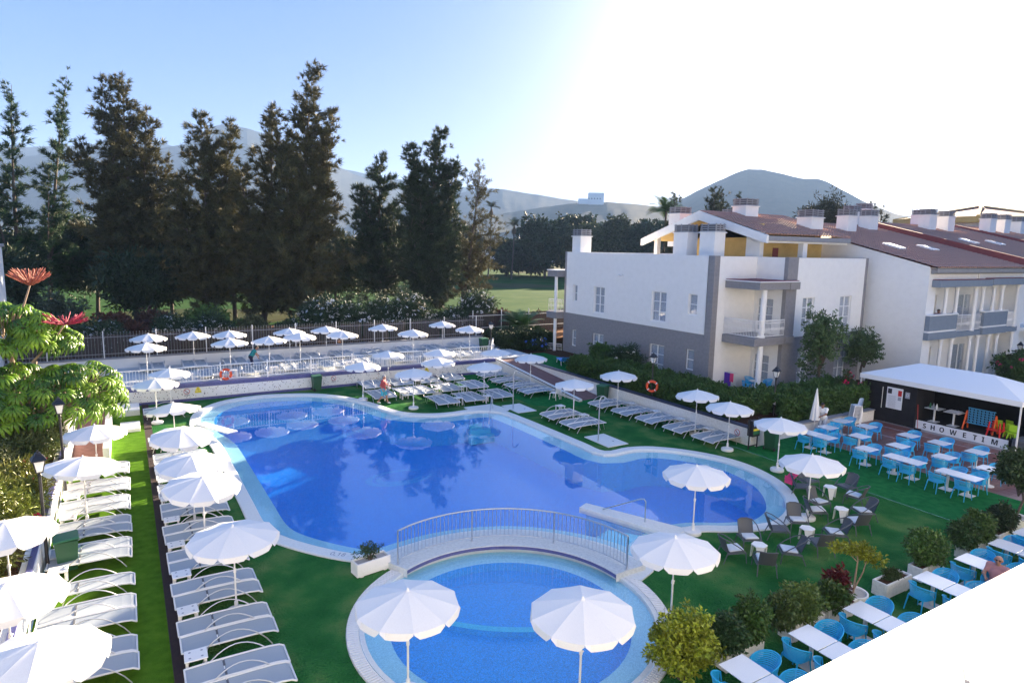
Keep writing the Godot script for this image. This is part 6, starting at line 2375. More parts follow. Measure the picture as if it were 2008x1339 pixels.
func build_small_things():
	lamp(-2.25, -27.2, 0.0, 3.7, "black lantern post beside the sunlit parasol of the far-left column")
	lamp(-2.3, -21.1, 0.0, 3.5, "black lantern post among the yellow-green shrubs at the left edge")
	lamp(25.95, -27.3, 0.0, 3.35, "black lantern post carrying an orange lifebuoy by the planter wall")
	var l2 = lamp(29.15, -21.45, 0.55, 2.75, "black lantern post in the hedge with a white notice on it")
	var mb = MB.new()
	mb.box(Vector3(-0.06, 1.02, 0.02), Vector3(0.03, 0.42, 0.3), 0.005, Basis(Vector3.UP, -0.7))
	part(mb, "notice", M.sign_white, l2)
	lamp(25.0, -44.9, 1.0, 2.3, "black lantern post at the right end of the terrace")
	lamp(54.2, -20.3, 0.3, 3.0, "black lantern post behind the right end of the tent roof")
	mb = MB.new()
	wheelie(10.15, -41.0, 0.0, "green wheelie bin against the chipped white retaining wall")
	wheelie(25.0, -30.6, 0.3, "dark green wheelie bin at the foot of the right red ramp")
	wheelie(-1.85, -21.2, 0.1, "green wheelie bin among the loungers of the far-left column")
	wheelie(26.0, -19.1, 0.2, "green wheelie bin beside the litter stand at the cafe")
	wheelie(24.6, -45.4, 0.0, "green bin beside the lantern at the terrace's right end", 1.0)
	lifebuoy(Vector3(4.9, 1.42, -41.48), Basis(), "orange lifebuoy hung on the white terrace railing")
	lifebuoy(Vector3(25.86, 1.5, -27.2), Basis(Vector3.UP, -0.76), "orange lifebuoy hung on the black lantern post")
	lifebuoy(Vector3(-2.1, 1.15, -27.1), Basis(Vector3.UP, 0.1), "orange lifebuoy on the lantern post by the left ramp")
	# showers on pale slabs
	for q in [[19.84, -23.88, 19.37, -23.9, "steel shower post on the slab nearer to the right bay"], [19.33, -31.24, 18.93, -31.24, "steel shower post on the slab by the pool corner"]]:
		var s = thing("pool_shower", q[4], "shower")
		mb = MB.new()
		mb.span(Vector3(q[0] - 0.62, 0.0, q[1] - 0.95), Vector3(q[0] + 0.62, 0.04, q[1] + 0.95), 0.01)
		part(mb, "slab", M.coping, s)
		mb = MB.new()
		mb.tube([Vector3(q[2], 0.04, q[3]), Vector3(q[2], 2.05, q[3]), Vector3(q[2] + 0.06, 2.2, q[3]), Vector3(q[2] + 0.2, 2.26, q[3]), Vector3(q[2] + 0.32, 2.2, q[3])], 0.03, 10)
		part(mb, "pipe", M.steel, s)
		mb = MB.new()
		mb.lathe(Vector3(q[2] + 0.34, 2.12, q[3]), [Vector2(0.0, 0.0), Vector2(0.07, 0.0), Vector2(0.03, 0.07), Vector2(0.0, 0.08)], 12)
		part(mb, "shower_head", M.steel, s)
		mb = MB.new()
		mb.box(Vector3(q[2] - 0.04, 1.1, q[3]), Vector3(0.05, 0.08, 0.06), 0.01)
		part(mb, "tap", M.steel, s)
		mb = MB.new()
		mb.lathe(Vector3(q[0] + 0.2, 0.042, q[1] + 0.3), [Vector2(0.0, 0.0), Vector2(0.05, 0.0)], 12)
		part(mb, "drain", M.grey_frame, s)
	# outdoor showers at the left end: the bent pipe in the water corner
	# stacked white chairs
	var ch = Node3D.new()
	mb = MB.new()
	mb.box(Vector3(0, 0.43, 0), Vector3(0.44, 0.03, 0.44), 0.012)
	part(mb, "seat", M.white_plastic, ch)
	mb = MB.new()
	for k in 8:
		var a0 = lerp(-0.8, 0.8, k / 8.0)
		var a1 = lerp(-0.8, 0.8, (k + 1) / 8.0)
		for e in [0.0, 0.015]:
			mb.quad(Vector3(0.02 - cos(a0) * (0.25 - e), 0.43, sin(a0) * 0.27), Vector3(0.02 - cos(a1) * (0.25 - e), 0.43, sin(a1) * 0.27), Vector3(-0.06 - cos(a1) * (0.25 - e), 0.82 - a1 * a1 * 0.1, sin(a1) * 0.27), Vector3(-0.06 - cos(a0) * (0.25 - e), 0.82 - a0 * a0 * 0.1, sin(a0) * 0.27), Vector3(-1 if e == 0.0 else 1, 0, 0))
	part(mb, "backrest", M.white_plastic, ch)
	for q in [[-1, -1], [-1, 1], [1, -1], [1, 1]]:
		mb = MB.new()
		mb.tube([Vector3(q[0] * 0.19, 0.43, q[1] * 0.19), Vector3(q[0] * 0.24, 0.0, q[1] * 0.23)], [0.025, 0.016], 6)
		part(mb, "leg", M.white_plastic, ch)
	for k in 12:
		put(ch, "stacking_chair", "white plastic chair, %s from the bottom of the tall stack by the wall" % ordn(k), "chair", Vector3(33.3 + k * 0.012, 0.006 + k * 0.075, -19.5), 2.6, "stacked white plastic chairs")
	put(ch, "stacking_chair", "white plastic chair at the foot of the right ramp", "chair", Vector3(23.05, 0, -32.4), 0.4, "white plastic chairs")
	put(ch, "stacking_chair", "white plastic chair beside the white table at the right ramp", "chair", Vector3(22.5, 0, -32.2), 2.0, "white plastic chairs")
	put(ch, "stacking_chair", "white plastic chair tipped beside the terrace lantern", "chair", Vector3(25.5, 1.0, -45.7), 0.9, "white plastic chairs")
	# litter stand
	var b = thing("litter_stand", "black litter stand with green and yellow label beside the planter wall", "bin", Vector3(25.35, 0, -19.65), 0.0)
	for q in [[-0.3, 0], [0.3, 0]]:
		mb = MB.new()
		mb.box(Vector3(q[0], 0.75, 0), Vector3(0.05, 1.5, 0.05), 0.006)
		part(mb, "post", M.black_metal, b)
	mb = MB.new()
	mb.box(Vector3(0, 1.0, 0), Vector3(0.52, 0.75, 0.34), 0.02)
	mb.box(Vector3(0, 0.15, 0), Vector3(0.55, 0.04, 0.04))
	part(mb, "box", M.black_metal, b)
	mb = MB.new()
	mb.box(Vector3(-0.02, 0.82, 0.175), Vector3(0.42, 0.16, 0.01))
	part(mb, "green_label", M.green_bin_lid, b)
	mb = MB.new()
	mb.box(Vector3(-0.02, 0.97, 0.175), Vector3(0.42, 0.1, 0.01))
	part(mb, "yellow_label", M.yellow, b)
	# wall signs
	var sg = [[2.75, 0.58, "round no-diving sign near the left end of the retaining wall"], [11.35, 0.62, "round no-diving sign on the retaining wall right of the bin"]]
	for q in sg:
		sign_round(Vector3(q[0], q[1], -41.4), Basis(), q[2])
	sign_round(Vector3(25.49, 0.5, -20.7), Basis(Vector3(0, 0, 1), Vector3(0, 1, 0), Vector3(-1, 0, 0)), "round no-diving sign on the planter wall behind a parasol")
	for q in [[3.35, 0.6, "yellow warning triangle on the left part of the retaining wall"], [17.9, 0.62, "yellow warning triangle on the wall behind the far loungers"]]:
		var s = thing("warning_sign", q[2], "sign", Vector3(q[0], q[1], -41.4))
		mb = MB.new()
		mb.face(Vector3(-0.16, 0.0, 0.008), Vector3(0.16, 0.0, 0.008), Vector3(0, 0.28, 0.008), Vector3.BACK)
		part(mb, "triangle", M.yellow, s)
		mb = MB.new()
		mb.box(Vector3(0, 0.09, 0.012), Vector3(0.025, 0.12, 0.004))
		mb.box(Vector3(0, 0.025, 0.012), Vector3(0.025, 0.02, 0.004))
		part(mb, "mark", M.ink, s)
		mb = MB.new()
		mb.box(Vector3(0, -0.08, 0.004), Vector3(0.34, 0.12, 0.006))
		part(mb, "plate", M.yellow, s)
	# white trough planter beside the footbridge
	var tp = thing("trough_planter", "white trough planter with sparse plants beside the footbridge", "planter", Vector3(5.62, 0, -17.0), 0.15)
	mb = MB.new()
	trough(mb, 1.05, 0.42, 0.42)
	part(mb, "trough", M.render_white, tp)
	mb = MB.new()
	mb.box(Vector3(0, 0.36, 0), Vector3(0.92, 0.02, 0.3))
	part(mb, "gravel", M.gravel, tp)
	# laundry rack and patio set on the ground-floor terrace of the apartment house
	var lr = thing("laundry_rack", "clothes rack with violet and pink towels on the patio", "rack", Vector3(32.75, 0.5, -27.6))
	mb = MB.new()
	for k in 5:
		mb.tube([Vector3(0.0 + k * 0.09, 1.15, -0.35), Vector3(0.0 + k * 0.09, 1.15, 0.45)], 0.008, 5)
	mb.tube([Vector3(0.1, 0, -0.3), Vector3(0.3, 1.15, -0.3)], 0.012, 6)
	mb.tube([Vector3(0.3, 0, 0.4), Vector3(0.1, 1.15, 0.4)], 0.012, 6)
	part(mb, "rack", M.white_metal, lr)
	mb = MB.new()
	mb.box(Vector3(0.0, 0.72, -0.05), Vector3(0.02, 0.85, 0.55), 0.006)
	part(mb, "violet_towel", M.violet, lr)
	mb = MB.new()
	mb.box(Vector3(-0.02, 0.88, 0.28), Vector3(0.02, 0.55, 0.28), 0.006)
	part(mb, "pink_towel", M.pink, lr)
	var bc = blue_chair_proto()
	for i in 3:
		put(bc, "patio_chair", ["turquoise chair on the patio beside the laundry rack", "turquoise chair behind the patio table", "turquoise chair on the patio right of the column"][i], "chair", Vector3([33.3, 34.3, 34.75][i], 0.5, [-26.6, -27.2, -26.2][i]), [0.3, -1.6, 2.8][i], "patio chairs")
	var pt = thing("patio_table", "round pale table on the patio between turquoise chairs", "table", Vector3(34.05, 0.5, -26.5))
	mb = MB.new()
	mb.lathe(Vector3.ZERO, [Vector2(0.0, 0.72), Vector2(0.4, 0.72), Vector2(0.41, 0.70), Vector2(0.0, 0.69)], 24)
	part(mb, "table_top", M.white_plastic, pt)
	for k in 3:
		mb = MB.new()
		mb.tube([Vector3(0, 0.69, 0), Vector3(cos(k * 2.1) * 0.3, 0, sin(k * 2.1) * 0.3)], 0.02, 6)
		part(mb, "leg", M.blue_plastic, pt)
	# plants' concrete troughs along the restaurant row
	var boxes = [[11.6, "under the dark bushes at the lower left"], [13.9, "under the pale green bush left of the round pot"], [15.3, "under the red-leaved plant"], [17.9, "beside the fourth table from the left"], [19.7, "under the big round bush"], [22.4, "under the two bushes right of the big round one"], [24.3, "under the dark bush at the right"]]
	for q in boxes:
		var t = thing("concrete_trough", "pale concrete trough " + q[1], "planter", Vector3(q[0], 0, -8.95), 0.0, "troughs along the restaurant row")
		mb = MB.new()
		trough(mb, 1.25, 0.42, 0.44)
		part(mb, "trough", M.render_dull, t)
		mb = MB.new()
		mb.box(Vector3(0, 0.38, 0), Vector3(1.1, 0.02, 0.3))
		part(mb, "soil", M.soil_dark, t)
	for q in [[16.2, -9.05, "round white pot holding the yellow-green sapling"], [26.1, -9.25, "round white pot holding the small dark tree at the right edge"], [27.4, -8.9, "round white pot at the far right of the restaurant row"]]:
		var t = thing("round_pot", q[2], "pot", Vector3(q[0], 0, q[1]), 0.0, "round white pots")
		mb = MB.new()
		mb.lathe(Vector3.ZERO, [Vector2(0.24, 0.0), Vector2(0.30, 0.1), Vector2(0.345, 0.34), Vector2(0.37, 0.36), Vector2(0.37, 0.42), Vector2(0.33, 0.42), Vector2(0.32, 0.36), Vector2(0.0, 0.36)], 28)
		part(mb, "pot", M.render_white, t)
		mb = MB.new()
		mb.lathe(Vector3(0, 0.375, 0), [Vector2(0.0, 0.0), Vector2(0.32, 0.0)], 20)
		part(mb, "gravel", M.gravel, t)

func trough(mb, w, d, h):
	var t = 0.05
	mb.span(Vector3(-w / 2, 0.03, -d / 2), Vector3(w / 2, 0.1, d / 2), 0.01)
	mb.span(Vector3(-w / 2, 0.1, -d / 2), Vector3(w / 2, h, -d / 2 + t), 0.01)
	mb.span(Vector3(-w / 2, 0.1, d / 2 - t), Vector3(w / 2, h, d / 2), 0.01)
	mb.span(Vector3(-w / 2, 0.1, -d / 2 + t), Vector3(-w / 2 + t, h, d / 2 - t), 0.01)
	mb.span(Vector3(w / 2 - t, 0.1, -d / 2 + t), Vector3(w / 2, h, d / 2 - t), 0.01)
	for s in [-1, 1]:
		mb.span(Vector3(s * w * 0.35 - 0.05, 0.0, -d / 2 + 0.02), Vector3(s * w * 0.35 + 0.05, 0.03, d / 2 - 0.02))

func sign_round(at, bs, label):
	var s = thing("diving_sign", label, "sign", at)
	s.basis = bs
	var mb = MB.new()
	for k in 20:
		var a = TAU * k / 20
		var b = TAU * (k + 1) / 20
		mb.face(Vector3(0, 0, 0.006), Vector3(cos(a) * 0.15, sin(a) * 0.15, 0.006), Vector3(cos(b) * 0.15, sin(b) * 0.15, 0.006), Vector3.BACK)
	part(mb, "disc", M.sign_white, s)
	mb = MB.new()
	mb.torus(Vector3(0, 0, 0.008), Basis(), 0.15, 0.014, 0, TAU, 28, 5)
	mb.bar(Vector3(-0.1, 0.1, 0.012), Vector3(0.1, -0.1, 0.012), 0.022, 0.006, 0.0, Vector3.BACK)
	part(mb, "red_ring", M.red_paint, s)
	mb = MB.new()
	mb.ball(Vector3(0.05, -0.04, 0.012), Vector3(0.025, 0.025, 0.006), 10, 6)
	mb.bar(Vector3(0.02, -0.02, 0.012), Vector3(-0.08, 0.05, 0.012), 0.03, 0.006, 0.0, Vector3.BACK)
	mb.box(Vector3(0.0, -0.09, 0.012), Vector3(0.16, 0.015, 0.004))
	part(mb, "diver", M.ink, s)
	mb = MB.new()
	mb.box(Vector3(0, -0.22, 0.006), Vector3(0.3, 0.05, 0.004))
	part(mb, "caption_strip", M.ink_soft, s)
var PM = {}

func leaf_face(mb, base, dir, side, len, wid, fold = 0.25, tip = 0.0):
	# a pointed leaf of four triangles, folded along its midrib and bending at the tip
	var nn = dir.cross(side).normalized()
	if nn.y < 0:
		nn = -nn
	var mid = base + dir * (len * 0.5) + nn * (len * 0.04)
	var end = base + dir * len - nn * (len * tip)
	var a = mid + side * wid * 0.5 + nn * wid * fold
	var b = mid - side * wid * 0.5 + nn * wid * fold
	mb.face(base, a, mid, nn)
	mb.face(base, mid, b, nn)
	mb.face(mid, a, end, nn)
	mb.face(mid, end, b, nn)

func rdir(r):
	var a = r.randf() * TAU
	var y = r.randf_range(-1.0, 1.0)
	var c = sqrt(1.0 - y * y)
	return Vector3(cos(a) * c, y, sin(a) * c)

func make_leaf_meshes():
	var r = RandomNumberGenerator.new()
	r.seed = 77
	# casuarina: long thin drooping branchlets
	for q in [["needle", 30, 0.75, 0.034], ["needle_fine", 20, 0.6, 0.026]]:
		var mb = MB.new()
		mb.use_col = true
		for k in q[1]:
			var t = r.randf_range(0.7, 1.25)
			mb.col = Color(t, t, t * r.randf_range(0.85, 1.1))
			var b = Vector3(r.randf_range(-0.15, 0.15), r.randf_range(-0.12, 0.12), r.randf_range(0.0, 0.5))
			var d = (rdir(r) * 0.75 + Vector3(0, -0.05, 0.75)).normalized()
			var s = d.cross(rdir(r)).normalized()
			var l = q[2] * r.randf_range(0.6, 1.1)
			var p1 = b + d * l * 0.5
			var p2 = b + d * l + Vector3(0, -0.22 * l, 0)
			var w = q[3]
			mb.face(b - s * w, b + s * w, p1 + s * w * 0.9, s.cross(d))
			mb.face(b - s * w, p1 + s * w * 0.9, p1 - s * w * 0.9, s.cross(d))
			mb.face(p1 - s * w * 0.9, p1 + s * w * 0.9, p2, s.cross(d))
		PM[q[0]] = mb.mesh()
	# broad leaves in a loose ball
	for q in [["broad", 22, 0.17, 0.085, 0.2], ["small", 30, 0.085, 0.045, 0.15], ["long", 24, 0.20, 0.042, 0.2], ["coarse", 16, 0.9, 0.5, 0.9]]:
		var mb = MB.new()
		mb.use_col = true
		for k in q[1]:
			var t = r.randf_range(0.65, 1.35)
			mb.col = Color(t, t, t * r.randf_range(0.8, 1.1))
			var o = rdir(r)
			var b = o * q[4] * r.randf_range(0.1, 0.9)
			var d = (o + rdir(r) * 0.7 + Vector3(0, 0.25, 0)).normalized()
			var s = d.cross(rdir(r)).normalized()
			leaf_face(mb, b, d, s, q[2] * r.randf_range(0.7, 1.2), q[3], 0.2, 0.15)
		PM[q[0]] = mb.mesh()
	# flower head of small five-petalled blooms
	var fm = MB.new()
	fm.use_col = true
	for k in 7:
		var o = rdir(r) * 0.09
		o.y = abs(o.y)
		for p in 5:
			var a = TAU * p / 5
			var d = Vector3(cos(a), 0.35, sin(a)).normalized()
			fm.col = Color(1, 1, 1)
			leaf_face(fm, o, d, d.cross(Vector3.UP).normalized(), 0.05, 0.04, 0.1, 0.0)
	PM.flower = fm.mesh()
	# umbrella-tree rosette: a wheel of drooping leaflets
	fm = MB.new()
	fm.use_col = true
	var K = 12
	for k in K:
		var a = TAU * k / K
		var d = Vector3(cos(a), 0, sin(a))
		var s = Vector3(-sin(a), 0, cos(a))
		var t = r.randf_range(0.85, 1.15)
		var pts = []
		for i in 7:
			var u = i / 6.0
			var rr = 0.08 + 0.34 * sin(u * 1.45)
			pts.append(d * rr + Vector3(0, 0.06 * u - 0.40 * u * u, 0))
		var wd = [0.008, 0.034, 0.052, 0.056, 0.05, 0.034, 0.004]
		for i in 6:
			for e in [-1.0, 1.0]:
				fm.col = Color(t, t, t) * (1.0 if e > 0 else 0.94)
				var nn = (pts[i + 1] - pts[i]).cross(s).normalized()
				if nn.dot(d + Vector3.UP) < 0:
					nn = -nn
				fm.quad(pts[i], pts[i + 1], pts[i + 1] + s * e * wd[i + 1] - nn * wd[i + 1] * 0.35, pts[i] + s * e * wd[i] - nn * wd[i] * 0.35, nn)
			fm.col = Color(1.9, 1.7, 1.2) * t
			var n2 = (d + Vector3.UP).normalized() * 0.004
			fm.quad(pts[i] + n2 + s * 0.004, pts[i + 1] + n2 + s * 0.004, pts[i + 1] + n2 - s * 0.004, pts[i] + n2 - s * 0.004, d + Vector3.UP)
		fm.col = Color(0.8, 0.9, 0.5)
	PM.rosette = fm.mesh()

func scatter(parent, called, mesh, m, list, cols):
	var mm = MultiMesh.new()
	mm.transform_format = MultiMesh.TRANSFORM_3D
	mm.use_colors = true
	mm.mesh = mesh
	mm.instance_count = list.size()
	for i in list.size():
		mm.set_instance_transform(i, list[i])
		mm.set_instance_color(i, cols[i])
	var o = MultiMeshInstance3D.new()
	o.name = called
	o.multimesh = mm
	o.material_override = m
	parent.add_child(o, true)
	o.set_meta("kind", "stuff")
	return o

func rbasis(s):
	return Basis(Quaternion(Vector3(rf(-1, 1), rf(-1, 1), rf(-1, 1)).normalized(), rf(0, TAU))).scaled(Vector3.ONE * s)

func vary(c, k):
	var t = rf(1.0 - k, 1.0 + k)
	return Color(c.r * t * rf(0.93, 1.07), c.g * t, c.b * t * rf(0.9, 1.1))

func look_basis(d, s):
	var up = Vector3.UP if abs(d.y) < 0.95 else Vector3.RIGHT
	return (Basis.looking_at(-d, up) * Basis(Vector3.BACK, rf(0, TAU))).scaled_local(Vector3.ONE * s)

func casuarina(label, x, z, y0, leaders, col, dens = 1.0, kind = "needle", group = "tall casuarina trees behind the fence", trunk_r = 0.28):
	# leaders: [dx, dz, top height, height where its crown starts, crown radius]
	var o = thing("casuarina_tree", label, "tree", Vector3(x, y0, z), 0.0, group)
	var list = []
	var cols = []
	var wood = MB.new()
	var tw = MB.new()
	var hm = 0.0
	for l in leaders:
		hm = max(hm, l[2])
	for li in leaders.size():
		var l = leaders[li]
		var bend = Vector3(rf(-0.4, 0.4), 0, rf(-0.4, 0.4))
		var P = func(t):
			var s = pow(t, 1.3)
			return Vector3(l[0] * s, l[2] * t, l[1] * s) + bend * sin(t * PI)
		var pts = []
		var rad = []
		for k in 13:
			var t = k / 12.0
			pts.append(P.call(t))
			rad.append(max(0.02, trunk_r * (l[2] / hm) * pow(1.0 - t, 0.9)) * (1.25 if k == 0 else 1.0))
		if li == 0:
			wood.tube(pts, rad, 9)
		else:
			tw.tube(pts.slice(2), rad.slice(2), 7)
		var nb = int((l[2] - l[3]) * 7.6 * dens)
		for k in nb:
			var u = (k + rf(0, 1)) / nb
			var y = lerp(l[3], l[2], u)
			var st = P.call(y / l[2])
			var a = rf(0, TAU)
			# boughs come in tiers with gaps between them
			var tier = 0.55 + 0.45 * sin(y * 1.35 + li * 2.0 + sin(a * 2.0 + y) * 1.3)
			var len = (l[4] * pow(1.0 - u, 0.58) * rf(0.28, 1.12) * (0.55 + 0.6 * tier) + 0.3)
			if u < 0.12:
				len *= 0.6 + u * 3.3
			len *= 0.85 + 0.6 * (0.5 + 0.5 * sin(a * 2.0 + li * 1.7 + y * 0.55)) + rf(-0.12, 0.22)
			var el = rf(0.05, 0.8) + u * 0.4
			var d = Vector3(cos(a) * cos(el), sin(el), sin(a) * cos(el))
			if len > 1.3:
				tw.tube([st, st + d * len * 0.5, st + d * len * 0.92 + Vector3(0, -0.1 * len, 0)], [0.045, 0.03, 0.012], 4, false)
			var m = max(1, int(len / 0.3))
			for i in m:
				var f = (i + rf(0.35, 1.0)) / m
				var p = st + d * len * f + Vector3(0, -0.12 * len * f * f, 0) + Vector3(rf(-0.25, 0.25), rf(-0.25, 0.2), rf(-0.25, 0.25))
				var dd = (d + Vector3(rf(-0.6, 0.6), rf(-0.5, 0.4), rf(-0.6, 0.6))).normalized()
				list.append(Transform3D(look_basis(dd, rf(0.55, 1.05) * (1.0 if u < 0.8 else 0.8)), p))
				cols.append(vary(col, 0.3))
	part(wood, "trunk", M.bark, o)
	part(tw, "limbs", M.bark, o)
	scatter(o, "crown", PM[kind], M.needle, list, cols)
	return o

func bush(called, label, category, at, rad, n, mesh, col, scale = 1.0, flowers = 0, fcol = Color(1, 1, 1), group = "", stem = 0.0, m = null):
	var o = thing(called, label, category, at, 0.0, group)
	var list = []
	var cols = []
	var fl = []
	var fc = []
	var lump = noise(rng.randi() % 10000, 0.9, 2)
	for i in n:
		var d = rdir(rng)
		var k = pow(rng.randf(), 0.38) * (1.0 + 0.55 * lump.get_noise_3d(d.x * 1.6, d.y * 1.6, d.z * 1.6))
		var p = Vector3(d.x * rad.x, d.y * rad.y, d.z * rad.z) * k
		p.y += rad.y + stem
		if p.y < 0.05:
			p.y = rf(0.05, 0.3)
		list.append(Transform3D(rbasis(scale * rf(0.7, 1.3)), p))
		cols.append(vary(col, 0.35))
	for i in flowers:
		var d = rdir(rng)
		d.y = abs(d.y) * 0.9 + rf(-0.3, 0.1)
		var k = 1.0 + 0.55 * lump.get_noise_3d(d.x * 1.6, d.y * 1.6, d.z * 1.6)
		fl.append(Transform3D(rbasis(rf(0.8, 1.5)), Vector3(d.x * rad.x, d.y * rad.y + rad.y + stem, d.z * rad.z) * 1.0 + d * (k - 1.0)))
		fc.append(fcol)
	scatter(o, "foliage", PM[mesh], m if m else M.leaf, list, cols)
	if flowers:
		scatter(o, "blossom", PM.flower, M.leaf, fl, fc)
	var mb = MB.new()
	for k in 5:
		var a = TAU * k / 5 + rf(-0.3, 0.3)
		mb.tube([Vector3(cos(a) * 0.05, 0, sin(a) * 0.05), Vector3(cos(a) * rad.x * 0.25, rad.y * 0.6 + stem * 0.7, sin(a) * rad.z * 0.25), Vector3(cos(a) * rad.x * 0.6, rad.y * 1.2 + stem, sin(a) * rad.z * 0.6)], [0.035, 0.025, 0.01], 5, false)
	part(mb, "stems", M.bark, o)
	return o

func broad_tree(label, at, h, rad, n, col, mesh = "broad", scale = 2.0, group = "", crowns = 5):
	# trunk, limbs and a crown of several leafy masses with gaps between
	var o = thing("leafy_tree", label, "tree", at, 0.0, group)
	var wood = MB.new()
	wood.tube([Vector3(0, 0, 0), Vector3(rf(-0.2, 0.2), h * 0.3, rf(-0.2, 0.2)), Vector3(rf(-0.3, 0.3), h * 0.6, 0)], [h * 0.022, h * 0.017, h * 0.01], 9)
	var list = []
	var cols = []
	for c in crowns:
		var a = TAU * c / crowns + rf(-0.5, 0.5)
		var cr = rf(0.45, 0.75)
		var ce = Vector3(cos(a) * rad.x * rf(0.3, 0.6), h - rad.y * rf(0.35, 1.5), sin(a) * rad.z * rf(0.3, 0.6))
		if c == 0:
			ce = Vector3(0, h - rad.y * 0.6, 0)
		wood.tube([Vector3(0, h * 0.35, 0), Vector3(ce.x * 0.5, lerp(h * 0.35, ce.y, 0.6), ce.z * 0.5), ce], [h * 0.012, h * 0.008, h * 0.003], 6, false)
		var lump = noise(rng.randi() % 10000, 1.1, 2)
		for i in int(n / crowns):
			var d = rdir(rng)
			var k = pow(rng.randf(), 0.4) * cr * (1.0 + 0.6 * lump.get_noise_3d(d.x * 1.8, d.y * 1.8, d.z * 1.8))
			list.append(Transform3D(rbasis(scale * rf(0.7, 1.3)), ce + Vector3(d.x * rad.x, d.y * rad.y, d.z * rad.z) * k))
			cols.append(vary(col, 0.35))
	part(wood, "trunk", M.bark, o)
	scatter(o, "crown", PM[mesh], M.leaf, list, cols)
	return o

func hedge(called, label, x0, x1, y0, y1, z0, z1, n, col):
	var o = thing(called, label, "hedge")
	var list = []
	var cols = []
	var lump = noise(rng.randi() % 1000, 0.5, 3)
	for i in n:
		var p = Vector3(rf(x0, x1), 0, rf(z0, z1))
		var top = y1 + lump.get_noise_2d(p.x * 1.4, p.z * 1.4) * 0.35
		var f = rng.randi() % 10
		p.y = top - abs(rf(0, 0.22)) if f < 5 else rf(y0, top)
		if f >= 5 and f < 9:
			# near one of the long faces
			if x1 - x0 < z1 - z0:
				p.x = x0 + rf(-0.08, 0.2) if rng.randf() < 0.7 else x1 - rf(-0.08, 0.2)
			else:
				p.z = z1 - rf(-0.08, 0.2) if rng.randf() < 0.7 else z0 + rf(-0.08, 0.2)
		list.append(Transform3D(rbasis(rf(0.8, 1.4)), p))
		cols.append(vary(col, 0.35))
	scatter(o, "foliage", PM.broad, M.leaf, list, cols)
	var mb = MB.new()
	for i in 60:
		var p = Vector3(rf(x0 + 0.2, x1 - 0.2), y0, rf(z0 + 0.1, z1 - 0.1))
		mb.tube([p, p + Vector3(rf(-0.2, 0.2), (y1 - y0) * 0.8, rf(-0.2, 0.2))], [0.03, 0.012], 5, false)
	part(mb, "stems", M.bark, o)
	return o

func palm(called, label, at, h, n, flen, col, up = 0.5, skirt = false, group = ""):
	var o = thing(called, label, "palm", at, 0.0, group)
	var mb = MB.new()
	var pts = []
	var rad = []
	for k in 9:
		pts.append(Vector3(0.04 * h * sin(k * 0.2), h * k / 8.0, 0))
		rad.append(0.22 - 0.006 * k)
	mb.tube(pts, rad, 10)
	part(mb, "trunk", M.bark, o)
	# one frond: arching midrib with leaflets
	mb = MB.new()
	mb.use_col = true
	var prev = Vector3.ZERO
	var seg = 14
	for i in seg:
		var t = (i + 1.0) / seg
		var p = Vector3(flen * t * (1.0 - 0.12 * t), flen * (0.35 * t - 0.55 * t * t), 0)
		mb.col = Color(0.9, 1.0, 0.7)
		mb.quad(prev + Vector3(0, 0, 0.02), prev - Vector3(0, 0, 0.02), p - Vector3(0, 0, 0.015), p + Vector3(0, 0, 0.015), Vector3.UP)
		for s in [-1.0, 1.0]:
			for e in 2:
				var b = prev.lerp(p, 0.25 + e * 0.5)
				var l = flen * 0.32 * sin(PI * clamp(t * 0.92 + 0.06, 0, 1))
				var d = Vector3(0.55, -0.18, s).normalized()
				var w = (p - prev).normalized() * flen * 0.014
				mb.col = Color(1, 1, 1) * rf(0.8, 1.2)
				mb.face(b - w, b + w, b + d * l, Vector3.UP)
		prev = p
	var fr = mb.mesh()
	var fm = leafmat(0.4, 0.5)
	fm.albedo_color = col
	var dry = leafmat(0.2, 0.8)
	dry.albedo_color = L(0.16, 0.10, 0.05)
	for k in n:
		var f = inst(fr, "frond", fm, o)
		var e = rf(-0.25, 1.0) * up + 0.15
		f.transform = Transform3D(Basis(Vector3.UP, TAU * k / n * 1.618 * 3.0) * Basis(Vector3.BACK, e) * Basis(Vector3.RIGHT, rf(-0.3, 0.3)), pts[-1])
		f.scale *= rf(0.8, 1.05)
	if skirt:
		for k in 12:
			var f = inst(fr, "dry_frond", dry, o)
			f.transform = Transform3D(Basis(Vector3.UP, TAU * k / 12.0) * Basis(Vector3.BACK, rf(-1.5, -1.1)), pts[-1] - Vector3(0, rf(0.2, 1.2), 0))
			f.scale *= 0.7
	return o

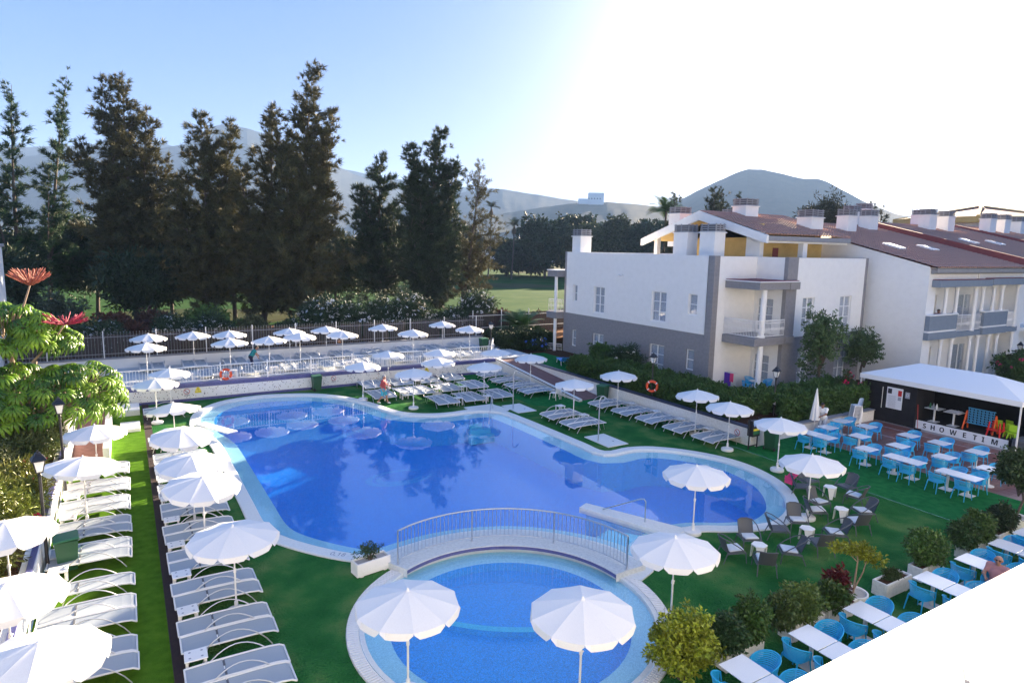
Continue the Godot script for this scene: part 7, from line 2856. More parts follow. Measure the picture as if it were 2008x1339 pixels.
func build_plants():
	make_leaf_meshes()
	var brown = Color(0.092, 0.086, 0.030)
	var olive = Color(0.075, 0.088, 0.03)
	var dark = Color(0.038, 0.064, 0.025)
	var green = Color(0.040, 0.085, 0.032)
	# ---- tall trees behind the fence, left to right ----
	casuarina("thin casuarina with sparse tiers at the far left edge", -9.3, -85.0, 0.0, [[0.6, 0, 24.6, 6.0, 3.4], [-2.6, 0, 18.0, 6.0, 2.6]], green, 0.42, "needle")
	casuarina("leaning thin casuarina, second from the left edge", -7.2, -86.0, 0.0, [[3.2, 0, 26.4, 5.0, 3.0], [1.0, 1, 16.0, 4.0, 2.6]], green, 0.42, "needle")
	casuarina("broad many-tipped brown casuarina left of the flat mountain", 0.9, -80.0, 0.2, [[0.1, 0, 25.4, 5.0, 3.8], [-1.7, 1, 25.0, 8.0, 2.2], [2.2, -1, 22.6, 8.0, 2.6], [-3.8, 1, 18.5, 5.0, 3.2], [3.8, 0, 17.5, 4.0, 3.4], [0.5, 1.5, 13.5, 3.5, 5.4]], brown, 1.0)
	casuarina("brown casuarina with two thin tips before the mountain", 7.6, -71.0, 0.7, [[-0.4, 0, 20.6, 2.5, 4.2], [2.4, 0, 20.2, 3.0, 3.0], [-3.0, 0, 14.0, 2.5, 3.8], [1.2, 1, 12.0, 1.5, 4.8]], brown, 1.0)
	casuarina("slender brown casuarina between the two-tipped and the tallest tree", 11.8, -68.5, 0.7, [[1.5, 0, 21.5, 2.0, 3.2], [-1.6, 0, 16.0, 2.5, 3.2], [0.2, 0.8, 11.0, 1.2, 4.4]], brown, 1.0)
	casuarina("tallest dense brown casuarina in the middle of the row", 15.2, -66.5, 0.8, [[1.7, 0, 25.4, 2.5, 3.6], [3.3, 0, 21.5, 3.0, 2.8], [-2.0, 0, 20.5, 3.0, 2.9], [0.2, 1, 14.0, 1.5, 5.0]], brown, 1.1)
	casuarina("dark green casuarina standing right of the tallest tree", 27.0, -76.0, 0.2, [[0.0, 0, 19.6, 3.5, 4.0], [-2.4, 0, 15.5, 3.0, 3.8], [1.6, 0, 13.5, 3.0, 3.6]], dark, 1.0)
	casuarina("broad dark green casuarina in front of the pale fairway", 30.6, -70.0, 0.4, [[1.3, 0, 21.8, 1.6, 4.6], [-2.3, 0, 19.8, 3.0, 3.6], [3.3, 0, 18.5, 2.0, 3.8], [-3.0, 0, 12.0, 1.6, 3.6], [2.5, 1, 10.5, 1.2, 4.2]], Color(0.036, 0.058, 0.022), 1.25)
	casuarina("airy brownish casuarina right of the broad dark one", 36.9, -74.0, 0.4, [[2.5, 0, 19.4, 3.0, 3.4], [4.6, 1, 12.5, 3.0, 3.2], [-0.6, 0, 12.0, 2.5, 2.8]], brown, 0.75, "needle_fine")
	# darker trees that close the gaps lower down
	var fill = [[-13, -92, 9, 5, dark], [-3, -92, 11, 5.5, dark], [4.5, -84, 10.5, 4.5, olive], [11, -82, 12, 5, dark], [19.5, -84, 9.5, 4.5, olive], [-10, -78, 8, 4.5, dark], [23.0, -82, 10, 4.2, olive], [2.5, -76, 8, 4.0, dark]]
	for i in fill.size():
		var f = fill[i]
		broad_tree("dark bushy tree, %s of those filling the gaps between the casuarinas" % ordn(i), Vector3(f[0], 0.0, f[1]), f[2], Vector3(f[3], f[2] * 0.38, f[3]), 1000, f[4], "long", 3.4, "bushy trees between the casuarinas", 7)
	# far edge of the fairway
	for i in 26:
		var px = -20.0 + i * 8.2
		var z = -172.0 - rf(0, 26)
		var h = rf(8, 15) + (4.0 if i > 18 else 0.0)
		var c = [dark, olive, Color(0.045, 0.062, 0.03)][i % 3]
		broad_tree("distant tree at the far edge of the fairway, %s from the left" % ordn(i % 24) if i < 24 else "distant tree at the fairway's far right edge, %s one" % ordn(i - 24), Vector3(px, 0, z), h, Vector3(rf(4.5, 7), h * 0.42, rf(4, 6)), 460, c, "coarse", 1.5, "trees along the far edge of the fairway", 6)
	for i in 9:
		var h = rf(13, 19)
		broad_tree("distant tree, %s from the left in the wood behind the white house" % ordn(i), Vector3(108.0 + i * 9.0, 0, -165.0 + rf(-10, 10)), h, Vector3(7.0, h * 0.45, 6.0), 700, [dark, olive][i % 2], "coarse", 1.4, "wood behind the white house", 7)
	palm("fan_palm", "tall fan palm with dry skirt at the fairway's far edge", Vector3(95.5, 0, -160.0), 15.5, 26, 3.6, L(0.05, 0.085, 0.03), 0.9, true)
	palm("fan_palm", "taller thin palm behind the skirted fan palm", Vector3(90.0, 0, -164.0), 20.5, 22, 3.4, L(0.06, 0.07, 0.03), 0.9, true)
	palm("fan_palm", "bright green palm behind the white gable", Vector3(77.5, 0, -81.0), 15.6, 34, 4.4, L(0.08, 0.16, 0.045), 0.9)
	palm("garden_palm", "low feathery palm before the dark fence beside the terrace", Vector3(31.2, 0.9, -50.6), 0.8, 30, 2.9, L(0.05, 0.12, 0.035), 1.0)
	# trees behind the white houses
	for i in 5:
		casuarina("casuarina, %s from the left in the clump behind the white gable" % ordn(i), 78.0 + i * 3.6, -76.0 + rf(-4, 4), 0.0, [[0.3, 0, 17.6 + [0.6, 1.6, 0.8, 2.0, 1.4][i], 5.0, 3.0]], Color(0.05, 0.06, 0.03), 0.65, "needle", "casuarinas behind the white gable")
	broad_tree("dark tree behind the low tiled roof of the apartment house", Vector3(89.0, 0, -60.0), 16.4, Vector3(4.4, 4.6, 4.0), 700, Color(0.05, 0.055, 0.03), "long", 3.0, "", 6)
	for i in 2:
		casuarina("thin tree top showing behind the chimneys, %s one" % ["left", "right"][i], 101.5 + i * 3.0, -60.0, 0.0, [[0.0, 0, 17.2 - i * 0.8, 8.0, 1.6]], Color(0.05, 0.06, 0.035), 0.4, "needle", "thin trees behind the chimneys")
	# ---- flowering shrubs behind the fence ----
	var ole = Color(0.030, 0.062, 0.024)
	var ob = [[2.9, -53.5, 1.9], [5.6, -54.0, 1.7], [14.0, -54.5, 2.5], [16.4, -54.0, 2.3], [19.4, -54.5, 2.4], [21.6, -54.0, 2.6], [30.0, -57.0, 2.6], [-1.5, -52.5, 1.7], [27.0, -55.5, 1.6], [24.5, -54.2, 1.5]]
	for i in ob.size():
		bush("oleander", "white-flowering oleander behind the fence, %s counted from the %s" % [ordn([1, 2, 3, 4, 5, 6, 9, 0, 8, 7][i]), "left"], "shrub", Vector3(ob[i][0], 0.7, ob[i][1]), Vector3(ob[i][2] * 0.75, ob[i][2] * 0.85, ob[i][2] * 0.7), 520, "long", ole, 1.5, 130, Color(0.80, 0.82, 0.84), "oleanders behind the fence")
	var gb = [[-4.0, -56.0, 2.2, Color(0.10, 0.09, 0.03)], [-7.0, -60.0, 2.6, Color(0.06, 0.10, 0.03)], [-1.0, -62.0, 2.2, Color(0.16, 0.055, 0.03)], [2.0, -64.0, 2.0, Color(0.12, 0.05, 0.035)], [6.0, -62.0, 2.4, Color(0.10, 0.17, 0.03)], [9.5, -61.0, 1.6, Color(0.13, 0.13, 0.05)], [-10.0, -66.0, 3.4, Color(0.08, 0.12, 0.05)], [-5.5, -70.0, 3.0, Color(0.11, 0.13, 0.07)], [33.5, -58.0, 1.6, Color(0.11, 0.055, 0.035)], [37.0, -56.5, 1.5, Color(0.12, 0.02, 0.03)], [39.5, -57.0, 1.5, Color(0.10, 0.018, 0.028)], [23.5, -57.0, 1.6, Color(0.06, 0.09, 0.03)], [32.0, -55.5, 1.2, Color(0.11, 0.02, 0.03)], [12.0, -57.0, 1.6, Color(0.05, 0.08, 0.03)]]
	for i in gb.size():
		bush("garden_shrub", "leafy garden shrub on the bank beyond the fence, %s specimen" % ["ochre", "green left", "rusty", "dull red", "yellow-green", "straw-coloured", "big pale green", "grey-green", "dry brown", "dark red", "wine-red", "green middle", "small wine-red", "deep green"][i], "shrub", Vector3(gb[i][0], 0.6, gb[i][1]), Vector3(gb[i][2] * 0.8, gb[i][2] * 0.6, gb[i][2] * 0.8), 300, "broad", gb[i][3], 2.0, 0, Color(1, 1, 1), "shrubs on the bank")
	# ---- hedges and shrubs by the apartment house ----
	var hg = Color(0.055, 0.115, 0.03)
	hedge("long_hedge", "long clipped green hedge between the planter wall and the grey house wall", 26.3, 28.8, 0.75, 1.75, -36.0, -21.6, 4200, hg)
	hedge("front_hedge", "green hedge behind the cafe in front of the apartment house", 28.8, 36.2, 0.5, 1.75, -23.0, -20.6, 3200, hg)
	hedge("terrace_hedge", "flowering hedge right of the terrace before the dark fence", 26.2, 31.5, 0.75, 2.1, -48.4, -45.4, 1500, Color(0.028, 0.052, 0.02))
	bush("garden_shrub", "round bright green shrub against the grey house wall", "shrub", Vector3(29.6, 0.75, -36.4), Vector3(1.1, 0.85, 1.1), 320, "broad", Color(0.055, 0.12, 0.025), 1.1)
	bush("oleander", "dark oleander with few white flowers against the grey house wall", "shrub", Vector3(29.6, 0.75, -34.0), Vector3(1.3, 0.95, 1.2), 420, "long", ole, 1.1, 14, Color(0.8, 0.8, 0.78))
	bush("flowering_shrub", "shrub with bright blue flowers in the garden corner", "shrub", Vector3(29.3, 0.78, -44.6), Vector3(0.9, 0.5, 0.6), 200, "broad", Color(0.03, 0.06, 0.03), 0.9, 40, Color(0.03, 0.12, 0.6))
	bush("bougainvillea", "pink bougainvillea at the left tent post", "shrub", Vector3(35.6, 0.55, -21.5), Vector3(0.6, 0.9, 0.5), 160, "broad", Color(0.04, 0.07, 0.025), 0.9, 26, Color(0.6, 0.02, 0.14))
	broad_tree("young leafy tree before the white front wall with two windows", Vector3(36.2, 0.5, -23.6), 5.2, Vector3(1.25, 2.1, 1.15), 330, Color(0.085, 0.145, 0.065), "broad", 1.0, "", 7)
	broad_tree("second young tree at the corner beside the plain gable", Vector3(41.7, 0.4, -24.1), 4.2, Vector3(1.25, 1.5, 1.1), 250, Color(0.08, 0.135, 0.065), "broad", 1.0, "", 6)
	bush("garden_shrub", "green shrub with pink flowers behind the tent's right end", "shrub", Vector3(53.0, 0.3, -19.6), Vector3(1.8, 1.3, 1.2), 420, "broad", Color(0.05, 0.10, 0.03), 1.3, 24, Color(0.6, 0.05, 0.15))
	# ---- umbrella tree at the left ----
	var s = thing("umbrella_tree", "umbrella tree with glossy drooping leaf wheels and red flower arms", "tree", Vector3(-3.8, 0.72, -32.4))
	var wood = MB.new()
	var heads = []
	for k in 4:
		var a = [0.3, 1.9, 3.3, 4.9][k]
		var w = Vector3(cos(a), 0, sin(a))
		wood.tube([w * 0.18, w * 0.35 + Vector3(0.1, 1.2, 0), w * 0.9 + Vector3(0, 2.4, 0), w * 1.7 + Vector3(0, 3.3, 0)], [0.14, 0.11, 0.08, 0.05], 8)
	wood.tube([Vector3.ZERO, Vector3(-0.2, 2.0, 0), Vector3(-0.3, 3.8, 0), Vector3(-0.1, 5.6, 0)], [0.16, 0.12, 0.09, 0.05], 8)
	wood.tube([Vector3(-0.1, 5.0, 0), Vector3(0.3, 6.0, 0.2), Vector3(0.55, 6.75, 0.3)], [0.05, 0.04, 0.03], 7)
	wood.tube([Vector3(0.4, 3.6, 0.4), Vector3(1.2, 4.5, 0.8), Vector3(1.65, 5.2, 1.0)], [0.05, 0.04, 0.03], 7)
	part(wood, "trunk", M.bark_pale, s)
	var twig = MB.new()
	var domes = [[Vector3(-0.1, 2.05, 0.5), Vector3(3.7, 1.9, 3.2), 230], [Vector3(-0.5, 4.6, -0.2), Vector3(2.3, 1.75, 2.0), 110], [Vector3(1.9, 2.6, 1.0), Vector3(1.9, 1.35, 1.9), 46], [Vector3(0.8, 4.7, 0.4), Vector3(1.3, 1.2, 1.2), 44]]
	var rm = M.leaf_gloss.duplicate()
	rm.albedo_color = L(0.12, 0.24, 0.012)
	var rm2 = M.leaf_gloss.duplicate()
	rm2.albedo_color = L(0.17, 0.30, 0.02)
	var rm3 = M.leaf_gloss.duplicate()
	rm3.albedo_color = L(0.04, 0.11, 0.010)
	for d in domes:
		for k in d[2]:
			var v = rdir(rng)
			v.y = abs(v.y) * 1.1 - 0.28
			var p = d[0] + Vector3(v.x * d[1].x, v.y * d[1].y, v.z * d[1].z) * rf(0.8, 1.02)
			var o = inst(PM.rosette, "leaf_wheel", [rm, rm, rm2, rm3][rng.randi() % 4], s)
			var tilt = Vector3(v.x, 1.3, v.z).normalized()
			o.transform = Transform3D(Basis(Quaternion(Vector3.UP, tilt)) * Basis(Vector3.UP, rf(0, TAU)), p)
			o.scale *= rf(0.75, 1.1)
			twig.tube([d[0] + (p - d[0]) * 0.45 - Vector3(0, 0.25, 0), p], [0.022, 0.01], 4, false)
	part(twig, "twigs", M.bark_pale, s)
	for f in [[Vector3(0.55, 6.7, 0.3), 44, L(0.36, 0.10, 0.06), 0.8, 0.5], [Vector3(1.65, 5.15, 1.0), 44, L(0.34, 0.012, 0.05), 0.8, 0.12]]:
		var fm = mat(f[2], 0.6)
		var fl = Node3D.new()
		fl.name = "flower_head"
		s.add_child(fl, true)
		fl.position = f[0]
		for k in f[1]:
			var a = TAU * k / f[1] + rf(-0.1, 0.1)
			var e = f[4] + rf(-0.15, 0.35)
			var d = Vector3(cos(a) * cos(e), sin(e), sin(a) * cos(e))
			var mb = MB.new()
			var pts = []
			var rad = []
			for i in 9:
				var t = i / 8.0
				pts.append(d * f[3] * t * rf(0.97, 1.03) + Vector3(0, 0.14 * t * t, 0))
				rad.append(0.012 if i % 2 == 0 else 0.024)
			rad[8] = 0.012
			mb.tube(pts, rad, 6)
			part(mb, "flower_arm", fm, fl)
	# ---- shrubs of the left planting bed ----
	var lb = [[-3.6, -29.5, 1.0, Color(0.10, 0.13, 0.035), 0], [-4.6, -27.8, 0.9, Color(0.07, 0.09, 0.03), 4], [-3.5, -26.2, 0.75, Color(0.16, 0.17, 0.03), 6], [-5.2, -25.5, 0.8, Color(0.09, 0.08, 0.035), 5], [-3.4, -24.0, 0.85, Color(0.17, 0.19, 0.025), 8], [-3.5, -22.3, 0.9, Color(0.15, 0.18, 0.025), 5], [-4.9, -23.0, 0.9, Color(0.10, 0.13, 0.03), 3], [-3.6, -20.0, 0.6, Color(0.10, 0.12, 0.03), 0], [-3.4, -31.4, 1.0, Color(0.12, 0.15, 0.05), 0], [-6.3, -30.5, 1.2, Color(0.09, 0.10, 0.04), 6], [-5.6, -33.5, 1.3, Color(0.08, 0.12, 0.04), 0], [-3.3, -34.5, 1.2, Color(0.10, 0.14, 0.05), 0], [-3.6, -18.0, 0.5, Color(0.05, 0.08, 0.02), 0]]
	for i in lb.size():
		var q = lb[i]
		bush("border_shrub", "variegated shrub, %s counted from the back of the left planting bed" % ordn([4, 5, 6, 7, 8, 10, 9, 11, 2, 3, 1, 0, 12][i]), "shrub", Vector3(q[0], 0.72, q[1]), Vector3(q[2], q[2] * 0.75, q[2]), int(360 * q[2]), "long", q[3], 1.0, q[4], Color(0.6, 0.03, 0.08), "shrubs of the left planting bed", 0.0, M.leaf_gloss)
	# ---- potted plants along the restaurant row ----
	var pb = [[11.25, 0.42, Color(0.03, 0.065, 0.026), "dark small-leaved bush left in the restaurant row", 0.55, 0.50], [12.05, 0.42, Color(0.04, 0.085, 0.02), "taller green bush second in the restaurant row", 0.55, 0.62], [13.85, 0.42, Color(0.075, 0.12, 0.03), "pale green bush left of the round pot", 0.72, 0.55], [19.7, 0.42, Color(0.05, 0.10, 0.025), "big round bush in the restaurant row", 0.85, 0.62], [21.9, 0.42, Color(0.03, 0.06, 0.02), "dark bush right of the big round one", 0.6, 0.5], [22.8, 0.42, Color(0.045, 0.085, 0.022), "bushy plant second right of the big round one", 0.7, 0.6], [24.4, 0.42, Color(0.02, 0.035, 0.016), "darkest bush near the right pot", 0.6, 0.55], [13.2, 0.40, Color(0.05, 0.08, 0.025), "thin bush beside the pale green one", 0.5, 0.5]]
	for q in pb:
		bush("potted_bush", q[3], "shrub", Vector3(q[0], q[1], -9.0), Vector3(q[4] * 0.66, q[5] * 0.68, q[4] * 0.5), 270, "small", q[2] * 1.45, 1.15, 0, Color(1, 1, 1), "bushes along the restaurant row", 0.0, M.leaf_gloss)
	bush("potted_bush", "dark red leafy plant between the pale bush and the pot", "shrub", Vector3(15.35, 0.4, -9.0), Vector3(0.2, 0.42, 0.2), 40, "broad", Color(0.10, 0.015, 0.018), 1.0, 0, Color(1, 1, 1), "bushes along the restaurant row", 0.0, M.leaf_gloss)
	bush("potted_bush", "low leafy greenery under the red-leaved plant", "shrub", Vector3(15.0, 0.4, -8.9), Vector3(0.5, 0.28, 0.3), 120, "broad", Color(0.05, 0.10, 0.025), 0.9, 0, Color(1, 1, 1), "bushes along the restaurant row", 0.0, M.leaf_gloss)
	bush("yellow_bush", "yellow-green climbing bush at the bottom edge of the picture", "shrub", Vector3(10.0, 0.0, -9.15), Vector3(0.75, 0.72, 0.6), 330, "broad", Color(0.27, 0.32, 0.03), 0.7, 0, Color(1, 1, 1), "", 0.15, M.leaf_gloss)
	# sapling in the round pot
	var sp = thing("potted_sapling", "yellow-green sapling with thin bent stems in the round white pot", "sapling", Vector3(16.2, 0.37, -9.05))
	var mb = MB.new()
	mb.tube([Vector3(0, 0, 0), Vector3(0.03, 0.5, 0), Vector3(-0.02, 0.95, 0.05), Vector3(-0.05, 1.25, 0.0)], [0.03, 0.024, 0.018, 0.01], 7)
	mb.tube([Vector3(0.02, 0.1, 0), Vector3(0.2, 0.6, 0.1), Vector3(0.32, 0.95, 0.1)], [0.022, 0.016, 0.008], 7)
	mb.tube([Vector3(-0.02, 0.9, 0.05), Vector3(-0.35, 1.25, -0.1), Vector3(-0.6, 1.38, -0.15)], [0.014, 0.01, 0.006], 6)
	part(mb, "stem", M.bark_pale, sp)
	var yl = []
	var yc = []
	for q in [[Vector3(-0.05, 1.25, 0), 0.36, 26], [Vector3(0.36, 0.98, 0.1), 0.38, 30], [Vector3(-0.62, 1.36, -0.15), 0.2, 10]]:
		for k in q[2]:
			var d = rdir(rng)
			yl.append(Transform3D(rbasis(rf(0.5, 0.8)), q[0] + Vector3(d.x * 1.0, d.y * 0.5, d.z) * q[1] * pow(rng.randf(), 0.5)))
			yc.append(vary(Color(0.21, 0.24, 0.02), 0.3))
	scatter(sp, "leaves", PM.broad, M.leaf_gloss, yl, yc)
	# small dark tree in the right pot
	broad_tree("small dark fig tree in the round pot at the right edge", Vector3(26.1, 0.37, -9.25), 2.2, Vector3(0.7, 0.6, 0.6), 260, Color(0.035, 0.065, 0.025), "small", 1.5, "", 6)
	broad_tree("small tree in the pot at the far right of the restaurant row", Vector3(27.4, 0.37, -8.9), 1.6, Vector3(0.5, 0.45, 0.5), 140, Color(0.03, 0.055, 0.022), "small", 1.4, "", 5)
	# sparse plants in the white trough
	bush("trough_plant", "sparse dark sprigs in the white trough beside the footbridge", "plant", Vector3(5.6, 0.37, -17.0), Vector3(0.42, 0.24, 0.14), 20, "small", Color(0.035, 0.075, 0.022), 0.8)
	bush("trough_plant", "low sprigs in the concrete trough beside the fourth restaurant table", "plant", Vector3(17.9, 0.38, -8.95), Vector3(0.45, 0.12, 0.14), 26, "small", Color(0.05, 0.08, 0.02), 0.9)
# ---------- people: a field of tapered capsules meshed as surface nets ----------
func capsules(prims, k, cell, mb):
	# prims: [a, b, ra, rb]; k: smooth joining distance
	var lo = Vector3.ONE * 1e9
	var hi = -lo
	for p in prims:
		var m = max(p[2], p[3]) + cell * 2.0
		for e in 2:
			lo = lo.min(p[e] - Vector3.ONE * m)
			hi = hi.max(p[e] + Vector3.ONE * m)
	var nx = int((hi.x - lo.x) / cell) + 2
	var ny = int((hi.y - lo.y) / cell) + 2
	var nz = int((hi.z - lo.z) / cell) + 2
	var f = PackedFloat32Array()
	f.resize(nx * ny * nz)
	f.fill(1.0)
	for p in prims:
		var a = p[0]
		var ab = p[1] - a
		var l2 = max(ab.length_squared(), 1e-9)
		var m = max(p[2], p[3]) + cell * 2.5 + k
		var q0 = ((p[0].min(p[1]) - Vector3.ONE * m - lo) / cell).floor()
		var q1 = ((p[0].max(p[1]) + Vector3.ONE * m - lo) / cell).ceil()
		for z in range(max(0, int(q0.z)), min(nz, int(q1.z) + 1)):
			for y in range(max(0, int(q0.y)), min(ny, int(q1.y) + 1)):
				for x in range(max(0, int(q0.x)), min(nx, int(q1.x) + 1)):
					var w = lo + Vector3(x, y, z) * cell - a
					var t = clamp(w.dot(ab) / l2, 0.0, 1.0)
					var d = (w - ab * t).length() - lerp(p[2], p[3], t)
					var i = (z * ny + y) * nx + x
					var g = f[i]
					var h = max(k - abs(g - d), 0.0) / k
					f[i] = min(g, d) - h * h * k * 0.25
	var at = {}
	var idx = func(x, y, z): return (z * ny + y) * nx + x
	var offs = [Vector3i(0, 0, 0), Vector3i(1, 0, 0), Vector3i(0, 1, 0), Vector3i(1, 1, 0), Vector3i(0, 0, 1), Vector3i(1, 0, 1), Vector3i(0, 1, 1), Vector3i(1, 1, 1)]
	var edges = [[0, 1], [2, 3], [4, 5], [6, 7], [0, 2], [1, 3], [4, 6], [5, 7], [0, 4], [1, 5], [2, 6], [3, 7]]
	for z in nz - 1:
		for y in ny - 1:
			for x in nx - 1:
				var v = []
				var neg = 0
				for o in offs:
					var q = f[((z + o.z) * ny + y + o.y) * nx + x + o.x]
					v.append(q)
					if q < 0.0:
						neg += 1
				if neg == 0 or neg == 8:
					continue
				var s = Vector3.ZERO
				var c = 0
				for e in edges:
					var a = v[e[0]]
					var b = v[e[1]]
					if (a < 0.0) != (b < 0.0):
						s += Vector3(offs[e[0]]).lerp(Vector3(offs[e[1]]), a / (a - b))
						c += 1
				var g = Vector3(v[1] + v[3] + v[5] + v[7] - v[0] - v[2] - v[4] - v[6], v[2] + v[3] + v[6] + v[7] - v[0] - v[1] - v[4] - v[5], v[4] + v[5] + v[6] + v[7] - v[0] - v[1] - v[2] - v[3]).normalized()
				at[idx.call(x, y, z)] = [lo + (Vector3(x, y, z) + s / c) * cell, g]
	var st = [1, nx, nx * ny]
	for key in at:
		var x = key % nx
		var y = (key / nx) % ny
		var z = key / (nx * ny)
		for ax in 3:
			if [x, y, z][(ax + 1) % 3] == 0 or [x, y, z][(ax + 2) % 3] == 0:
				continue
			var a = f[key]
			var b = f[key + st[ax]]
			if (a < 0.0) == (b < 0.0):
				continue
			var u = st[(ax + 1) % 3]
			var w = st[(ax + 2) % 3]
			var q = []
			for kk in [key, key - u, key - u - w, key - w]:
				if at.has(kk):
					q.append(at[kk])
			if q.size() == 4:
				mb.squad(q[0][0], q[1][0], q[2][0], q[3][0], q[0][1], q[1][1], q[2][1], q[3][1])

func grow(prims, d):
	var o = []
	for p in prims:
		o.append([p[0], p[1], p[2] + d, p[3] + d])
	return o

func figure(label, at, turn, J, skin, shirt, sleeve, legs, leg_cover, hair, hair_kind, shoes = null, glasses = false):
	# J: joints by name, feet at y 0, facing +Z
	var o = thing("person", label, "person", at, turn)
	var pelvis = (J.hip_l + J.hip_r) * 0.5
	var head = J.head
	var torso = [[pelvis + Vector3(0.06, 0, 0), pelvis + Vector3(-0.06, 0, 0), 0.13, 0.13], [pelvis, J.chest, 0.135, 0.15], [J.chest + (J.sh_l - J.sh_r).normalized() * 0.07, J.chest - (J.sh_l - J.sh_r).normalized() * 0.07, 0.135, 0.135], [J.sh_l, J.sh_r, 0.07, 0.07]]
	var arms = []
	for s in ["l", "r"]:
		arms.append([J["sh_" + s], J["el_" + s], 0.056, 0.043])
		arms.append([J["el_" + s], J["wr_" + s], 0.043, 0.030])
	var lg = []
	for s in ["l", "r"]:
		lg.append([J["hip_" + s], J["kn_" + s], 0.088, 0.06])
		lg.append([J["kn_" + s], J["an_" + s], 0.062, 0.040])
		lg.append([J["an_" + s], J["an_" + s] + J.get("toe_" + s, Vector3(0, -0.05, 0.15)), 0.042, 0.034])
	var neck = [[J.neck, head - Vector3(0, 0.07, 0), 0.056, 0.052]]
	var mb = MB.new()
	capsules(torso + arms + lg + neck, 0.05, 0.024, mb)
	# head with brow, nose, chin and ears
	var F = J.get("face", Vector3(0, 0, 1)).normalized()
	var Rr = Vector3.UP.cross(F).normalized()
	var U = F.cross(Rr)
	var hp = [[head + U * 0.025 - F * 0.012, head + U * 0.025 + F * 0.012, 0.092, 0.088], [head - U * 0.05 + F * 0.02, head - U * 0.085 + F * 0.04, 0.066, 0.042], [head - U * 0.005 + F * 0.095, head - U * 0.03 + F * 0.112, 0.012, 0.017], [head - U * 0.062 + F * 0.084 + Rr * 0.02, head - U * 0.062 + F * 0.084 - Rr * 0.02, 0.011, 0.011]]
	for s in [-1.0, 1.0]:
		hp.append([head + Rr * s * 0.092 + U * 0.015, head + Rr * s * 0.09 - U * 0.025 + F * 0.01, 0.018, 0.011])
		hp.append([head + U * 0.035 + F * 0.08 + Rr * s * 0.04, head + U * 0.035 + F * 0.085 + Rr * s * 0.012, 0.012, 0.012])
	capsules(hp, 0.02, 0.010, mb)
	# hands: palm, four fingers of unequal length, thumb from the side
	for s in ["l", "r"]:
		var w = J["wr_" + s]
		var d = (w - J["el_" + s]).normalized()
		var sd = d.cross(F).normalized()
		if sd.length() < 0.1:
			sd = Rr
		var cu = sd.cross(d).normalized()
		var hb = [[w, w + d * 0.075, 0.026, 0.030]]
		for i in 4:
			var b = w + d * 0.085 + sd * (i - 1.5) * 0.021
			var l = [0.062, 0.072, 0.068, 0.05][i]
			var m = b + d * l * 0.5 + cu * 0.008
			hb.append([b, m, 0.0095, 0.009])
			hb.append([m, m + d * l * 0.42 + cu * 0.022, 0.009, 0.008])
		hb.append([w + d * 0.03 - sd * 0.026, w + d * 0.075 - sd * 0.055, 0.012, 0.0095])
		hb.append([w + d * 0.075 - sd * 0.055, w + d * 0.10 - sd * 0.058 + cu * 0.015, 0.0095, 0.0085])
		capsules(hb, 0.008, 0.0055, mb)
	part(mb, "body", skin, o)
	mb = MB.new()
	for s in [-1.0, 1.0]:
		mb.ball(head + U * 0.02 + F * 0.088 + Rr * s * 0.034, Vector3(0.012, 0.008, 0.008), 8, 6)
	part(mb, "eyes", M.ink, o)
	if shirt:
		mb = MB.new()
		var sl = []
		for i in 4:
			if i % 2 == 0:
				sl.append([arms[i][0], arms[i][0].lerp(arms[i][1], sleeve), arms[i][2] + 0.006, arms[i][3] + 0.014])
		capsules(grow(torso, 0.013) + sl, 0.05, 0.024, mb)
		part(mb, "top", shirt, o)
	if legs:
		mb = MB.new()
		var pl = [[torso[0][0], torso[0][1], 0.148, 0.148]]
		for i in [0, 3]:
			var e = clamp(leg_cover * 2.0, 0.0, 1.0)
			pl.append([lg[i][0], lg[i][0].lerp(lg[i][1], e), lg[i][2] + 0.016, lerp(lg[i][2], lg[i][3], e) + 0.024])
			if leg_cover > 0.5:
				var e2 = leg_cover * 2.0 - 1.0
				pl.append([lg[i + 1][0], lg[i + 1][0].lerp(lg[i + 1][1], e2), lg[i + 1][2] + 0.02, lg[i + 1][3] + 0.028])
		capsules(pl, 0.03, 0.024, mb)
		part(mb, "lower_clothing", legs, o)
	if hair:
		mb = MB.new()
		var hh = [[head + U * 0.045 - F * 0.025, head + U * 0.05 + F * 0.01, 0.090, 0.082], [head + U * 0.0 - F * 0.035, head - U * 0.03 - F * 0.045, 0.082, 0.065]]
		if hair_kind == "bun":
			hh.append([head + U * 0.09 - F * 0.06, head + U * 0.10 - F * 0.07, 0.045, 0.045])
			hh.append([head - U * 0.02 - F * 0.05, head - U * 0.12 - F * 0.05, 0.07, 0.05])
		capsules(hh, 0.02, 0.012, mb)
		part(mb, "hair", hair, o)
	if shoes:
		mb = MB.new()
		for i in [2, 5]:
			capsules([[lg[i][0] - Vector3(0, 0.01, 0), lg[i][1], 0.05, 0.042]], 0.02, 0.016, mb)
		part(mb, "shoes", shoes, o)
	if glasses:
		mb = MB.new()
		for s in [-1.0, 1.0]:
			mb.ball(head + U * 0.022 + F * 0.098 + Rr * s * 0.034, Vector3(0.028, 0.02, 0.012), 10, 6)
			mb.bar(head + U * 0.026 + F * 0.09 + Rr * s * 0.06, head + U * 0.026 - F * 0.01 + Rr * s * 0.096, 0.006, 0.008)
		mb.bar(head + U * 0.028 + F * 0.105 - Rr * 0.012, head + U * 0.028 + F * 0.105 + Rr * 0.012, 0.006, 0.006)
		part(mb, "sunglasses", M.ink, o)
	return o

func V(x, y, z):
	return Vector3(x, y, z)

